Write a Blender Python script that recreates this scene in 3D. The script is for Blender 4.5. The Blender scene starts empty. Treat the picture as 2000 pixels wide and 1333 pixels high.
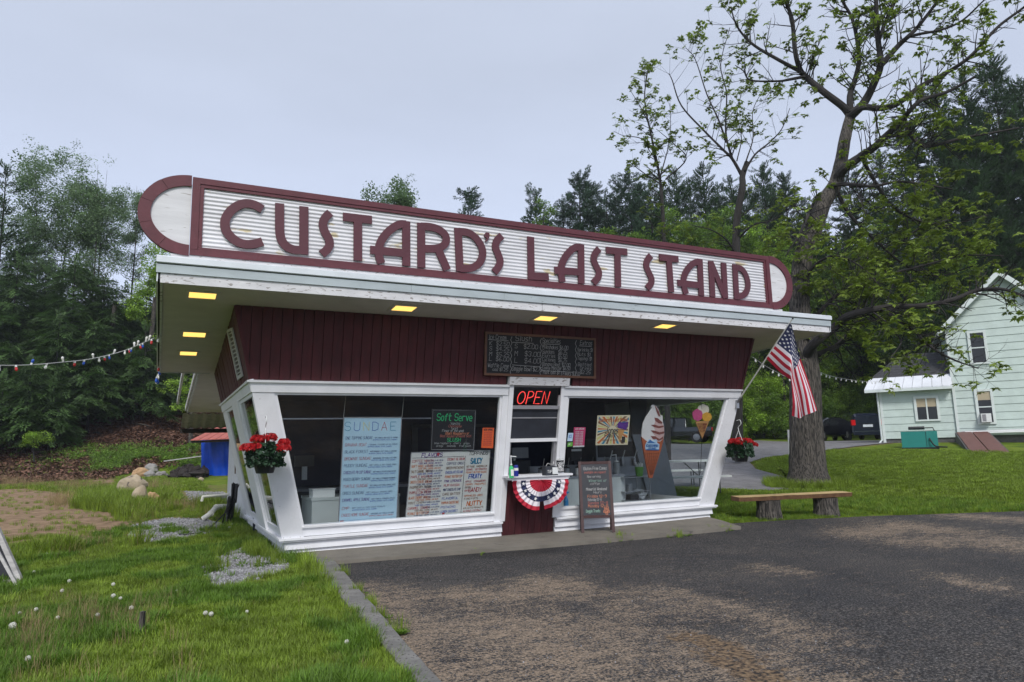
import bpy, math, random
import numpy as np
from math import sin, cos, pi, radians, sqrt, atan2, exp
from mathutils import Vector, Matrix, Euler, noise as mnoise

S = bpy.context.scene
COL = S.collection
rnd = random.Random(11)

# ---------------------------------------------------------------- camera
CX, CY, CZ = -1.5202, -10.0508, 1.493
YAW, PITCH, ROLL, FPX = .4685, .1528, -.0255, 1350.88
_cy, _sy = cos(YAW), sin(YAW)
_r = np.array([_cy, -_sy, 0]); FWD = np.array([_sy, _cy, 0]); _up = np.array([0, 0, 1.])
CF = cos(PITCH)*FWD + sin(PITCH)*_up
_U = -sin(PITCH)*FWD + cos(PITCH)*_up
CR = cos(ROLL)*_r + sin(ROLL)*_U
CU = -sin(ROLL)*_r + cos(ROLL)*_U
CO = np.array([CX, CY, CZ])
cam = bpy.data.cameras.new('camera'); camo = bpy.data.objects.new('camera', cam); COL.objects.link(camo)
cam.sensor_fit = 'HORIZONTAL'; cam.sensor_width = 36; cam.lens = FPX/2000*36
cam.clip_start = .05; cam.clip_end = 1500
M = Matrix(((CR[0], CU[0], -CF[0], CX), (CR[1], CU[1], -CF[1], CY), (CR[2], CU[2], -CF[2], CZ), (0, 0, 0, 1)))
camo.matrix_world = M
S.camera = camo

# ---------------------------------------------------------------- sky, sun, exposure
SUN_EL, SUN_ROT = radians(44), radians(200)
W_ = bpy.data.worlds.new('World'); S.world = W_; W_.use_nodes = True
nt = W_.node_tree; nt.nodes.clear()
sky = nt.nodes.new('ShaderNodeTexSky'); sky.sky_type = 'NISHITA'; sky.sun_disc = False
sky.sun_elevation = SUN_EL; sky.sun_rotation = SUN_ROT; sky.air_density = 1.0; sky.dust_density = 6; sky.ozone_density = 2.0
tcn = nt.nodes.new('ShaderNodeTexCoord')
sep = nt.nodes.new('ShaderNodeSeparateXYZ'); nt.links.new(tcn.outputs['Generated'], sep.inputs[0])
ramp = nt.nodes.new('ShaderNodeValToRGB'); nt.links.new(sep.outputs[2], ramp.inputs[0])
el = ramp.color_ramp.elements      # even overcast layer: a little brighter towards the horizon
el[0].position = 0.0; el[0].color = (5.0, 5.5, 6.75, 1)
el[1].position = 1.0; el[1].color = (3.6, 3.95, 4.7, 1)
e = el.new(.22); e.color = (4.4, 4.95, 6.3, 1)
e = el.new(.5); e.color = (3.7, 4.1, 5.0, 1)
cn = nt.nodes.new('ShaderNodeTexNoise'); cn.inputs['Scale'].default_value = 1.6; cn.inputs['Detail'].default_value = 5
mp = nt.nodes.new('ShaderNodeMapping'); mp.inputs['Scale'].default_value = (1, 1, 3.5)
nt.links.new(tcn.outputs['Generated'], mp.inputs[0]); nt.links.new(mp.outputs[0], cn.inputs['Vector'])
mr = nt.nodes.new('ShaderNodeMapRange'); mr.inputs[1].default_value = .3; mr.inputs[2].default_value = .7
mr.inputs[3].default_value = .93; mr.inputs[4].default_value = 1.06
nt.links.new(cn.outputs[0], mr.inputs[0])
vm = nt.nodes.new('ShaderNodeVectorMath'); vm.operation = 'SCALE'
nt.links.new(ramp.outputs[0], vm.inputs[0]); nt.links.new(mr.outputs[0], vm.inputs['Scale'])
mixs = nt.nodes.new('ShaderNodeMix'); mixs.data_type = 'RGBA'; mixs.inputs[0].default_value = .9
nt.links.new(sky.outputs[0], mixs.inputs[6]); nt.links.new(vm.outputs[0], mixs.inputs[7])
bg = nt.nodes.new('ShaderNodeBackground'); bg.inputs[1].default_value = .1
nt.links.new(mixs.outputs[2], bg.inputs[0])
wo = nt.nodes.new('ShaderNodeOutputWorld'); nt.links.new(bg.outputs[0], wo.inputs[0])
sl = bpy.data.lights.new('sun', 'SUN'); so = bpy.data.objects.new('sun', sl); COL.objects.link(so)
sl.energy = 1.5; sl.angle = radians(14); sl.color = (1, .97, .92)
# direction towards the sun (Nishita: rotation measured clockwise from +Y)
sd = Vector((sin(SUN_ROT)*cos(SUN_EL), cos(SUN_ROT)*cos(SUN_EL), sin(SUN_EL)))
so.rotation_euler = sd.to_track_quat('Z', 'Y').to_euler()
so.location = (-20, -30, 40)
S.view_settings.view_transform = 'Standard'; S.view_settings.look = 'None'
S.view_settings.exposure = 0.76; S.view_settings.gamma = 1; S.view_settings.use_curve_mapping = False
S.cycles.max_bounces = 8; S.cycles.transparent_max_bounces = 16
S.cycles.diffuse_bounces = 3; S.cycles.glossy_bounces = 3
S.cycles.sample_clamp_indirect = 6

# ---------------------------------------------------------------- where things stand (survey of the place from its one known viewpoint)
def ray(u, v): return CF + CR*(u-1000)/FPX - CU*(v-666.5)/FPX
def on_y(u, v, y): d = ray(u, v); return CO + d*(y-CO[1])/d[1]
def on_x(u, v, x): d = ray(u, v); return CO + d*(x-CO[0])/d[0]
def on_z(u, v, z): d = ray(u, v); return CO + d*(z-CO[2])/d[2]
def at_d(u, v, D): d = ray(u, v); return CO + d*D/float(d @ FWD)
def sst(t): t = min(1., max(0., t)); return t*t*(3-2*t)
_PL = [(0,.09),(12,.09),(24,.25),(36,.6),(42,2.2),(50,5.5),(70,11),(120,22),(300,30)]
_PR = [(0,0.),(12,.03),(20,.38),(33,1.25),(52,1.4),(60,2.2),(80,8),(120,18),(300,28)]
def _lin(P, d):
    if d <= 0: return P[0][1]
    for (a, b), (c, e_) in zip(P, P[1:]):
        if d <= c: return b+(e_-b)*(d-a)/(c-a)
    return P[-1][1]
def h(x, y):
    dx, dy = x-CX, y-CY
    d = dx*_sy+dy*_cy; l = dx*_cy-dy*_sy; dd = max(d, 0)
    t = sst((l/(dd+4)+.25)/.5)
    sm = lambda P: (_lin(P, dd-1.5)+_lin(P, dd)+_lin(P, dd+1.5))/3
    return sm(_PL)*(1-t)+sm(_PR)*t
def depth(x, y): return (x-CX)*_sy+(y-CY)*_cy
def hit(u, v):
    d = ray(u, v); t = 1.
    while t < 250:
        p = CO+d*t
        if p[2] < h(p[0], p[1]):
            lo, hi = t-.15, t
            for _ in range(16):
                m = (lo+hi)/2; p = CO+d*m
                if p[2] < h(p[0], p[1]): hi = m
                else: lo = m
            return p
        t += .15
    return CO+d*250

# ---------------------------------------------------------------- materials
MATS = {}
def sock(n, name): return n.inputs[name]
def mat(name, col, rough=.7, var=.12, scale=6., bump=0., bscale=40., metal=0., spec=.5, rand=0., specks=None, streak=None, detail=6, coat=0, trans=0):
    """procedural: base colour broken up by two noises, optional dark specks (flaked paint), stretched grain, relief"""
    m = bpy.data.materials.new(name); m.use_nodes = True; n = m.node_tree; N = n.nodes; L = n.links
    b = N['Principled BSDF']; b.inputs['Roughness'].default_value = rough; b.inputs['Metallic'].default_value = metal
    b.inputs['Specular IOR Level'].default_value = spec
    if coat: b.inputs['Coat Weight'].default_value = coat; b.inputs['Coat Roughness'].default_value = .08
    g = N.new('ShaderNodeNewGeometry')
    vec = g.outputs['Position']
    if streak:
        mpn = N.new('ShaderNodeMapping'); mpn.inputs['Scale'].default_value = streak; L.new(vec, mpn.inputs[0]); vec = mpn.outputs[0]
    n1 = N.new('ShaderNodeTexNoise'); n1.inputs['Scale'].default_value = scale; n1.inputs['Detail'].default_value = detail; n1.inputs['Roughness'].default_value = .65
    L.new(vec, n1.inputs['Vector'])
    mr = N.new('ShaderNodeMapRange'); mr.inputs[1].default_value = .25; mr.inputs[2].default_value = .75
    mr.inputs[3].default_value = 1-var*1.6; mr.inputs[4].default_value = 1+var*1.6
    L.new(n1.outputs[0], mr.inputs[0]); fac = mr.outputs[0]
    if rand:
        oi = N.new('ShaderNodeObjectInfo'); r2 = N.new('ShaderNodeMapRange'); r2.inputs[3].default_value = 1-rand; r2.inputs[4].default_value = 1+rand
        L.new(oi.outputs['Random'], r2.inputs[0])
        mm = N.new('ShaderNodeMath'); mm.operation = 'MULTIPLY'; L.new(fac, mm.inputs[0]); L.new(r2.outputs[0], mm.inputs[1]); fac = mm.outputs[0]
    vs = N.new('ShaderNodeVectorMath'); vs.operation = 'SCALE'; vs.inputs[0].default_value = col[:3]; L.new(fac, vs.inputs['Scale'])
    out = vs.outputs[0]
    if specks:
        th, sc, dark = specks
        n3 = N.new('ShaderNodeTexNoise'); n3.inputs['Scale'].default_value = sc; n3.inputs['Detail'].default_value = 7; L.new(vec, n3.inputs['Vector'])
        m3 = N.new('ShaderNodeMapRange'); m3.inputs[1].default_value = th; m3.inputs[2].default_value = th+.03; L.new(n3.outputs[0], m3.inputs[0])
        mx = N.new('ShaderNodeMix'); mx.data_type = 'RGBA'; L.new(m3.outputs[0], mx.inputs[0]); L.new(out, mx.inputs[6]); mx.inputs[7].default_value = (*dark, 1)
        out = mx.outputs[2]
    L.new(out, b.inputs['Base Color'])
    if bump:
        n2 = N.new('ShaderNodeTexNoise'); n2.inputs['Scale'].default_value = bscale; n2.inputs['Detail'].default_value = 4; L.new(vec, n2.inputs['Vector'])
        bp = N.new('ShaderNodeBump'); bp.inputs['Strength'].default_value = bump; bp.inputs['Distance'].default_value = .01
        L.new(n2.outputs[0], bp.inputs['Height']); L.new(bp.outputs[0], b.inputs['Normal'])
    if trans:   # thin leaf: some light passes through
        tb = N.new('ShaderNodeBsdfTranslucent'); L.new(out, tb.inputs[0]); mxs = N.new('ShaderNodeMixShader'); mxs.inputs[0].default_value = trans
        L.new(b.outputs[0], mxs.inputs[1]); L.new(tb.outputs[0], mxs.inputs[2]); L.new(mxs.outputs[0], N['Material Output'].inputs[0])
    MATS[name] = m; return m
def emis(name, col, strength, base=(.5,.5,.5)):
    m = bpy.data.materials.new(name); m.use_nodes = True; b = m.node_tree.nodes['Principled BSDF']
    b.inputs['Base Color'].default_value = (*base, 1); b.inputs['Emission Color'].default_value = (*col, 1); b.inputs['Emission Strength'].default_value = strength
    MATS[name] = m; return m
def glassmat(name, tint=(.8,.85,.85), base=.06, ior=1.5, rough=.0):
    m = bpy.data.materials.new(name); m.use_nodes = True; n = m.node_tree; N = n.nodes; N.clear(); L = n.links
    tr = N.new('ShaderNodeBsdfTransparent'); tr.inputs[0].default_value = (*[c**.5 for c in tint], 1)
    gl = N.new('ShaderNodeBsdfGlossy'); gl.inputs['Roughness'].default_value = rough
    # two-sided Schlick reflectance of a thin sheet
    g = N.new('ShaderNodeNewGeometry'); dt = N.new('ShaderNodeVectorMath'); dt.operation = 'DOT_PRODUCT'; L.new(g.outputs['Normal'], dt.inputs[0]); L.new(g.outputs['Incoming'], dt.inputs[1])
    def mth(op, a, c=None):
        x = N.new('ShaderNodeMath'); x.operation = op
        for i, q in enumerate((a, c)):
            if q is None: continue
            if hasattr(q, 'links'): L.new(q, x.inputs[i])
            else: x.inputs[i].default_value = q
        return x.outputs[0]
    f0 = ((ior-1)/(ior+1))**2; p5 = mth('POWER', mth('SUBTRACT', 1., mth('ABSOLUTE', dt.outputs['Value'])), 5.)
    fr = mth('MULTIPLY_ADD', p5, 1-f0); fr.node.inputs[2].default_value = f0
    mx = N.new('ShaderNodeMixShader'); L.new(fr, mx.inputs[0]); L.new(tr.outputs[0], mx.inputs[1]); L.new(gl.outputs[0], mx.inputs[2])
    o = N.new('ShaderNodeOutputMaterial'); L.new(mx.outputs[0], o.inputs[0]); MATS[name] = m; return m

# ---------------------------------------------------------------- mesh collecting
class MB:
    def __init__(s): s.v = []; s.f = []; s.m = []; s.uvs = None
    def add(s, vs, fs, m=0):
        o = len(s.v); s.v += [tuple(map(float, p)) for p in vs]; s.f += [tuple(i+o for i in f) for f in fs]; s.m += [m]*len(fs); return s
    def hexa(s, p, m=0):   # 8 points: bottom loop 0-3, top loop 4-7
        return s.add(p, [(3,2,1,0),(4,5,6,7),(0,1,5,4),(1,2,6,5),(2,3,7,6),(3,0,4,7)], m)
    def box(s, x0, x1, y0, y1, z0, z1, m=0):
        return s.hexa([(x0,y0,z0),(x1,y0,z0),(x1,y1,z0),(x0,y1,z0),(x0,y0,z1),(x1,y0,z1),(x1,y1,z1),(x0,y1,z1)], m)
    def obox(s, c, a, b, d, m=0):  # centre and three half-axis vectors
        c, a, b, d = map(np.array, (c, a, b, d))
        return s.hexa([c-a-b-d, c+a-b-d, c+a+b-d, c-a+b-d, c-a-b+d, c+a-b+d, c+a+b+d, c-a+b+d], m)
    def prism(s, loop, ext, m=0, m2=None):
        n = len(loop); e = np.array(ext, float); a = [np.array(p, float) for p in loop]; b = [p+e for p in a]
        s.add(a+b, [tuple(range(n))[::-1], tuple(range(n, 2*n))], m)
        o = len(s.v)-2*n
        for i in range(n):
            j = (i+1) % n; s.f.append((o+i, o+j, o+n+j, o+n+i)); s.m.append(m if m2 is None else m2)
        return s
    def bar(s, a, b, w, t, up=(0,0,1), m=0):  # straight bar, w across, t along up
        a = np.array(a, float); b = np.array(b, float); d = b-a; L = np.linalg.norm(d); d /= L
        up = np.array(up, float); sd_ = np.cross(d, up); sd_ /= np.linalg.norm(sd_)+1e-9; u2 = np.cross(sd_, d)
        return s.obox((a+b)/2, d*L/2, sd_*w/2, u2*t/2, m)
    def tube(s, pts, rad, n=8, cap=True, m=0, flat=1.):
        P = [np.array(p, float) for p in pts]; R = rad if hasattr(rad, '__len__') else [rad]*len(P)
        o = len(s.v); px = None
        for i, p in enumerate(P):
            t = (P[min(i+1, len(P)-1)]-P[max(i-1, 0)]); t /= np.linalg.norm(t)+1e-9
            if px is None:
                ref = np.array([0,0,1.]) if abs(t[2]) < .9 else np.array([1.,0,0]); px = np.cross(t, ref)
            px = px - t*float(px @ t); px /= np.linalg.norm(px)+1e-9; py = np.cross(t, px)
            for k in range(n):
                a = 2*pi*k/n; s.v.append(tuple(p+R[i]*(cos(a)*px+flat*sin(a)*py)))
        for i in range(len(P)-1):
            for k in range(n):
                k2 = (k+1) % n; s.f.append((o+i*n+k, o+i*n+k2, o+(i+1)*n+k2, o+(i+1)*n+k)); s.m.append(m)
        if cap:
            s.f.append(tuple(o+k for k in range(n))[::-1]); s.m.append(m)
            s.f.append(tuple(o+(len(P)-1)*n+k for k in range(n))); s.m.append(m)
        return s
    def lathe(s, prof, c, n=16, m=0, axis=(0,0,1), sx=1., sy=1.):
        ax = Vector(axis).normalized(); q = Vector((0,0,1)).rotation_difference(ax); o = len(s.v); c = Vector(tuple(map(float, c)))
        for r, z in prof:
            for k in range(n):
                a = 2*pi*k/n; s.v.append(tuple(c+q @ Vector((r*cos(a)*sx, r*sin(a)*sy, z))))
        for i in range(len(prof)-1):
            for k in range(n):
                k2 = (k+1) % n; s.f.append((o+i*n+k, o+i*n+k2, o+(i+1)*n+k2, o+(i+1)*n+k)); s.m.append(m)
        s.f.append(tuple(o+k for k in range(n))[::-1]); s.m.append(m)
        s.f.append(tuple(o+(len(prof)-1)*n+k for k in range(n))); s.m.append(m)
        return s
    def grid(s, fn, nu, nv, m=0, mf=None):
        o = len(s.v)
        for j in range(nv+1):
            for i in range(nu+1): s.v.append(tuple(map(float, fn(i/nu, j/nv))))
        for j in range(nv):
            for i in range(nu):
                a = o+j*(nu+1)+i; s.f.append((a, a+1, a+nu+2, a+nu+1)); s.m.append(m if mf is None else mf((i+.5)/nu, (j+.5)/nv))
        return s
    def blob(s, c, r, seed=0, amp=.25, n=14, m=0, k=10, freq=1.5):  # lumpy rock-like closed body
        rx, ry, rz = r; o = len(s.v)
        for j in range(k+1):
            th = pi*j/k
            for i in range(n):
                a = 2*pi*i/n; d = Vector((sin(th)*cos(a), sin(th)*sin(a), cos(th)))
                f = 1+amp*mnoise.noise(d*freq+Vector((seed*7.1, seed*3.3, seed)))*1.6
                s.v.append((c[0]+rx*d.x*f, c[1]+ry*d.y*f, c[2]+rz*d.z*f))
        for j in range(k):
            for i in range(n):
                i2 = (i+1) % n; s.f.append((o+j*n+i, o+(j+1)*n+i, o+(j+1)*n+i2, o+j*n+i2)); s.m.append(m)
        return s
    def build(s, name, mats, parent=None, smooth=False, loc=None):
        if loc is None: loc = tuple(parent.location) if parent else (0, 0, 0)
        off = Vector(loc)
        if parent and parent.parent: off = Vector(tuple(parent.parent.location))+parent.location
        vs = [(a-off[0], b-off[1], c-off[2]) for a, b, c in s.v]
        me = bpy.data.meshes.new(name); me.from_pydata(vs, [], s.f)
        if not isinstance(mats, (list, tuple)): mats = [mats]
        for q in mats: me.materials.append(MATS[q] if isinstance(q, str) else q)
        if len(mats) > 1: me.polygons.foreach_set('material_index', s.m)
        if smooth: me.polygons.foreach_set('use_smooth', [True]*len(me.polygons))
        me.update()
        ob = bpy.data.objects.new(name, me); COL.objects.link(ob)
        if parent: ob.parent = parent
        else: ob.location = loc
        return ob
def tag(o, label=None, cat=None, group=None, kind=None):
    if label: o['label'] = label
    if cat: o['category'] = cat
    if group: o['group'] = group
    if kind: o['kind'] = kind
    return o
def thing(name, label, cat, loc=(0,0,0), group=None):
    o = bpy.data.objects.new(name, None); o.location = tuple(map(float, loc)); o.empty_display_size = .1; COL.objects.link(o)
    return tag(o, label, cat, group)
def copy_tree(o, parent=None):
    c = o.copy(); COL.objects.link(c)
    if parent: c.parent = parent
    for ch in list(o.children): copy_tree(ch, c)
    return c
# instances on points (for leaves, needles, grass, stones: what nobody could count)
_NG = {}
def source(name, mb, mats):
    me = bpy.data.meshes.new(name); me.from_pydata(mb.v, [], mb.f)
    if not isinstance(mats, (list, tuple)): mats = [mats]
    for q in mats: me.materials.append(MATS[q])
    if len(mats) > 1: me.polygons.foreach_set('material_index', mb.m)
    me.update(); ob = bpy.data.objects.new(name, me); return ob
def _ng(src):
    if src.name in _NG: return _NG[src.name]
    g = bpy.data.node_groups.new('scatter_'+src.name, 'GeometryNodeTree')
    g.interface.new_socket('Geometry', in_out='INPUT', socket_type='NodeSocketGeometry')
    g.interface.new_socket('Geometry', in_out='OUTPUT', socket_type='NodeSocketGeometry')
    N, L = g.nodes, g.links
    i = N.new('NodeGroupInput'); o = N.new('NodeGroupOutput'); ip = N.new('GeometryNodeInstanceOnPoints')
    oi = N.new('GeometryNodeObjectInfo'); oi.inputs['Object'].default_value = src; oi.inputs['As Instance'].default_value = True
    a = N.new('GeometryNodeInputNamedAttribute'); a.data_type = 'FLOAT_VECTOR'; a.inputs[0].default_value = 'rot'
    b = N.new('GeometryNodeInputNamedAttribute'); b.data_type = 'FLOAT'; b.inputs[0].default_value = 'scl'
    e2r = N.new('FunctionNodeEulerToRotation')
    L.new(i.outputs[0], ip.inputs['Points']); L.new(oi.outputs['Geometry'], ip.inputs['Instance'])
    L.new(a.outputs[0], e2r.inputs[0]); L.new(e2r.outputs[0], ip.inputs['Rotation']); L.new(b.outputs[0], ip.inputs['Scale'])
    L.new(ip.outputs[0], o.inputs[0]); _NG[src.name] = g; return g
def scatter(name, src, pts, parent=None, kind='stuff'):
    """pts: list of (x, y, z, rx, ry, rz, scale)"""
    A = np.array(pts, float)
    off = np.array(tuple(parent.location)) if parent else np.zeros(3)
    me = bpy.data.meshes.new(name); me.vertices.add(len(A)); me.vertices.foreach_set('co', (A[:, :3]-off).ravel())
    r = me.attributes.new('rot', 'FLOAT_VECTOR', 'POINT'); r.data.foreach_set('vector', A[:, 3:6].ravel())
    s_ = me.attributes.new('scl', 'FLOAT', 'POINT'); s_.data.foreach_set('value', A[:, 6].copy())
    for q in src.data.materials: me.materials.append(q)
    ob = bpy.data.objects.new(name, me); COL.objects.link(ob)
    if parent: ob.parent = parent
    md = ob.modifiers.new('scatter', 'NODES'); md.node_group = _ng(src)
    if kind: ob['kind'] = kind
    return ob
def bez(pts, n=8):  # Catmull-Rom through points
    P = [np.array(p, float) for p in pts]; P = [2*P[0]-P[1]]+P+[2*P[-1]-P[-2]]; out = []
    for i in range(1, len(P)-2):
        for k in range(n):
            t = k/n; a, b, c, d = P[i-1:i+3]
            out.append(.5*((2*b)+(-a+c)*t+(2*a-5*b+4*c-d)*t*t+(-a+3*b-3*c+d)*t**3))
    out.append(P[-2]); return out
# ---------------------------------------------------------------- named materials
mat('white_paint', (.7,.71,.74), .55, .06, 3, bump=.15, bscale=30, specks=(.68, 24, (.34,.33,.32)))
mat('white_trim', (.76,.77,.8), .45, .05, 3, bump=.08, bscale=20)
mat('old_white', (.62,.62,.64), .7, .1, 4, bump=.3, bscale=25, specks=(.6, 20, (.3,.28,.27)), streak=(.6,.6,2))
mat('soffit_paint', (.56,.52,.50), .75, .07, 2.2, bump=.2, bscale=8)
mat('flashing', (.5,.56,.58), .38, .12, 2, metal=.25, specks=(.69, 3.5, (.12,.12,.11)), streak=(.5,.5,2))
mat('flashing_light', (.66,.7,.73), .35, .08, 2, metal=.15, specks=(.72, 4, (.2,.2,.2)))
mat('gutter_gap', (.02,.025,.025), .9)
mat('red_board', (.062,.008,.012), .7, .28, 5, bump=.4, bscale=60, streak=(2.5,2.5,.25))
mat('red_trim', (.1,.02,.03), .6, .16, 5, bump=.2, bscale=30, specks=(.74, 8, (.3,.26,.26)))
mat('letter_red', (.085,.019,.03), .55, .1, 4, bump=.15)
mat('corrugated', (.66,.66,.69), .45, .1, 1.5, metal=.1, specks=(.63, 2.6, (.52,.45,.3)), streak=(.7,.7,2.2))
mat('endcap_white', (.62,.62,.64), .75, .08, 3, bump=.2, specks=(.635, 7, (.33,.31,.3)), streak=(.5,.5,4))
mat('vent_metal', (.42,.42,.42), .5, .1, 8)
mat('black', (.012,.012,.014), .5, .1, 5)
mat('dark_metal', (.03,.03,.032), .4, .1, 5, metal=.5)
mat('chalkboard', (.008,.009,.012), .55, .25, 3, bump=.05)
mat('slate', (.022,.025,.034), .5, .3, 3)
mat('frame_wood', (.13,.06,.035), .55, .2, 8, streak=(1,1,6), bump=.2)
mat('frame_dark', (.06,.028,.028), .5, .2, 8)
mat('frame_grey', (.25,.25,.27), .5, .1, 8)
mat('whiteboard', (.42,.6,.72), .25, .03, 2)
mat('whiteboard_warm', (.6,.6,.57), .25, .03, 2)
for n_, c_ in dict(chalk=(.42,.42,.42), ink_red=(.42,.05,.06), ink_blue=(.03,.09,.4), ink_navy=(.03,.05,.16), ink_teal=(.02,.22,.36),
                   ink_orange=(.55,.14,.03), ink_green=(.03,.45,.17), ink_yellow=(.6,.55,.2), ink_brown=(.2,.1,.05), ink_pink=(.6,.06,.2),
                   ink_purple=(.09,.02,.22), ink_black=(.015,.015,.02), chalk_orange=(.6,.22,.12), chalk_green=(.25,.4,.33), chalk_red=(.38,.12,.1), ink_white=(.75,.75,.75)).items():
    mat(n_, c_, .8, .12, 20)
mat('paper_orange', (.85,.13,.03), .7, .03)
mat('paper_white', (.72,.72,.7), .6, .03)
mat('paper_cream', (.68,.6,.42), .5, .03)
mat('paper_pink', (.6,.05,.16), .6, .03)
mat('plastic_white', (.7,.72,.72), .35, .03)
mat('machine_white', (.5,.54,.54), .3, .05, 2)
mat('machine_grey', (.22,.24,.26), .3, .08, 3, metal=.3)
mat('steel', (.35,.36,.38), .28, .08, 5, metal=.8)
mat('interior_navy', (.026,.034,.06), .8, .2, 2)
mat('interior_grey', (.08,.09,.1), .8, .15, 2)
mat('interior_floor', (.1,.1,.1), .5, .15, 2)
mat('soap_green', (.05,.5,.18), .2, .05, spec=.6)
mat('blue_plastic', (.01,.02,.25), .3, .05)
mat('spray_blue', (.02,.22,.5), .3, .05)
mat('cup_green', (.12,.35,.06), .4, .05)
mat('cone_white', (.72,.68,.66), .45, .05, 5)
mat('cone_choc', (.22,.07,.06), .45, .08, 5)
mat('cone_pinkish', (.6,.4,.38), .5, .06, 5)
mat('cone_waffle', (.4,.1,.04), .5, .12, 8)
mat('cone_waffle_dark', (.2,.05,.02), .55, .1, 8)
mat('cone_tan', (.5,.25,.09), .5, .1, 8)
mat('scoop_pink', (.55,.08,.22), .5, .12, 20)
mat('scoop_cream', (.7,.64,.52), .5, .08, 20)
mat('scoop_yellow', (.7,.36,.04), .5, .15, 20)
mat('badge_blue', (.05,.16,.4), .4, .05)
mat('badge_light', (.45,.6,.75), .4, .05)
mat('flag_red', (.42,.008,.03), .75, .08, 6)
mat('flag_white', (.72,.68,.72), .75, .05, 6)
mat('flag_blue', (.012,.018,.07), .75, .08, 6)
mat('pole_white', (.62,.62,.58), .4, .05)
mat('pot_black', (.012,.013,.018), .45, .1)
mat('geranium_red', (.42,.006,.01), .6, .2, 30, rand=.25)
mat('geranium_leaf', (.02,.055,.025), .55, .2, 20, rand=.35, trans=.2)
mat('steel_string', (.3,.3,.3), .5)
mat('hose', (.012,.012,.013), .5, .1)
mat('pipe_white', (.62,.62,.56), .45, .06, 5)
mat('concrete', (.165,.15,.125), .9, .16, 2.5, bump=.6, bscale=30, specks=(.66, 6, (.1,.09,.08)))
mat('kerb_stone', (.17,.165,.155), .95, .25, 5, bump=1., bscale=28, specks=(.6, 40, (.08,.075,.07)))
mat('bark', (.088,.078,.068), .95, .4, 9, bump=2., bscale=40, streak=(1,1,.1), specks=(.5, 48, (.022,.02,.018)))
mat('bark_dark', (.03,.027,.026), .95, .3, 5, bump=1., bscale=14, streak=(1,1,.25))
mat('twig', (.04,.034,.03), .9, .2, 5)
mat('leaf_spring', (.21,.29,.04), .5, .15, 3, rand=.4, trans=.42)
mat('leaf_mid', (.15,.26,.034), .55, .15, 3, rand=.45, trans=.38)
mat('leaf_aspen', (.17,.26,.12), .55, .12, 3, rand=.35, trans=.4)
mat('needle_dark', (.05,.1,.036), .7, .2, 3, rand=.45, trans=.15)
mat('needle_blue', (.055,.1,.06), .7, .2, 3, rand=.4, trans=.12)
mat('hemlock', (.08,.15,.042), .65, .2, 3, rand=.5, trans=.2)
mat('leaf_bright', (.24,.39,.04), .5, .15, 3, rand=.45, trans=.4)
mat('grass_blade', (.19,.275,.026), .6, .2, 3, rand=.4, trans=.35)
mat('grass_lush', (.115,.215,.018), .6, .2, 3, rand=.35, trans=.35)
mat('grass_dry', (.3,.22,.11), .8, .2, 3, rand=.3, trans=.25)
mat('litter_leaf', (.12,.062,.04), .9, .25, 6, rand=.55)
mat('stone_grey', (.24,.24,.25), .9, .2, 6, rand=.45)
mat('boulder', (.33,.27,.19), .9, .25, 3, bump=1., bscale=12, specks=(.62, 5, (.12,.1,.08)))
mat('boulder_grey', (.24,.23,.22), .9, .25, 3, bump=1., bscale=12)
mat('boulder_tan', (.42,.27,.15), .9, .2, 3, bump=.8, bscale=12)
mat('seed_fluff', (.62,.62,.55), .9, .1, 20)
mat('stem_tan', (.25,.2,.1), .8, .1)
mat('tarp_blue', (.004,.06,.5), .38, .15, 2)
mat('rust_red_roof', (.4,.11,.085), .6, .14, 2, streak=(3,3,.5))
mat('debris_dark', (.025,.02,.018), .95, .4, 4, bump=1)
mat('mint_siding', (.5,.59,.56), .6, .07, 2, bump=.1, bscale=10)
mat('mint_trim', (.62,.68,.67), .5, .05, 2)
mat('shingle', (.045,.046,.05), .95, .35, 12, bump=1, bscale=20)
mat('shingle_light', (.34,.34,.33), .9, .15, 6)
mat('metal_roof', (.68,.7,.74), .35, .07, 2, metal=.1)
mat('window_dark', (.012,.014,.016), .1, .1, spec=.6)
mat('blind_tan', (.4,.34,.24), .8, .05)
mat('generator_teal', (.02,.21,.19), .4, .06, 3)
mat('foundation', (.1,.1,.1), .95, .25, 6, bump=1)
mat('hatch_red', (.14,.055,.045), .6, .15, 4)
mat('car_black', (.006,.007,.009), .18, .05, coat=1)
mat('car_navy', (.01,.014,.026), .18, .05, coat=1)
mat('car_glass', (.015,.018,.02), .05, .02, spec=.8)
mat('tyre', (.012,.012,.012), .85)
mat('rim', (.3,.3,.31), .3, metal=.8)
mat('tail_red', (.5,.01,.012), .2)
mat('headlight', (.5,.52,.55), .1, spec=.8)
mat('plate_orange', (.6,.22,.05), .4); mat('plate_white', (.55,.6,.65), .4)
mat('chrome', (.5,.5,.5), .15, metal=1)
mat('plank_new', (.5,.36,.17), .7, .15, 6, bump=.5, streak=(1.5,1.5,1.5), specks=(.68, 5, (.22,.12,.05)))
mat('plank_edge', (.17,.09,.045), .8, .3, 8, bump=.6)
mat('table_white', (.66,.68,.66), .4, .04)
mat('table_leg', (.06,.07,.06), .5, metal=.5)
mat('weathered_board', (.36,.35,.34), .8, .2, 6, streak=(1,1,4))
mat('wire', (.5,.5,.48), .6); mat('wire_dark', (.03,.03,.03), .6)
mat('bulb_clear', (.7,.7,.66), .15, .05, spec=.8); mat('bulb_red', (.45,.03,.03), .2, .05); mat('bulb_blue', (.02,.08,.4), .2, .05)
mat('brick_red', (.25,.08,.05), .9, .2, 10, bump=.5)
glassmat('glass', (.86,.9,.92)); glassmat('glass_side', (.8,.86,.85), ior=1.9)
emis('lamp_warm', (1., .6, .14), .95, (.2,.15,.08))
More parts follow.
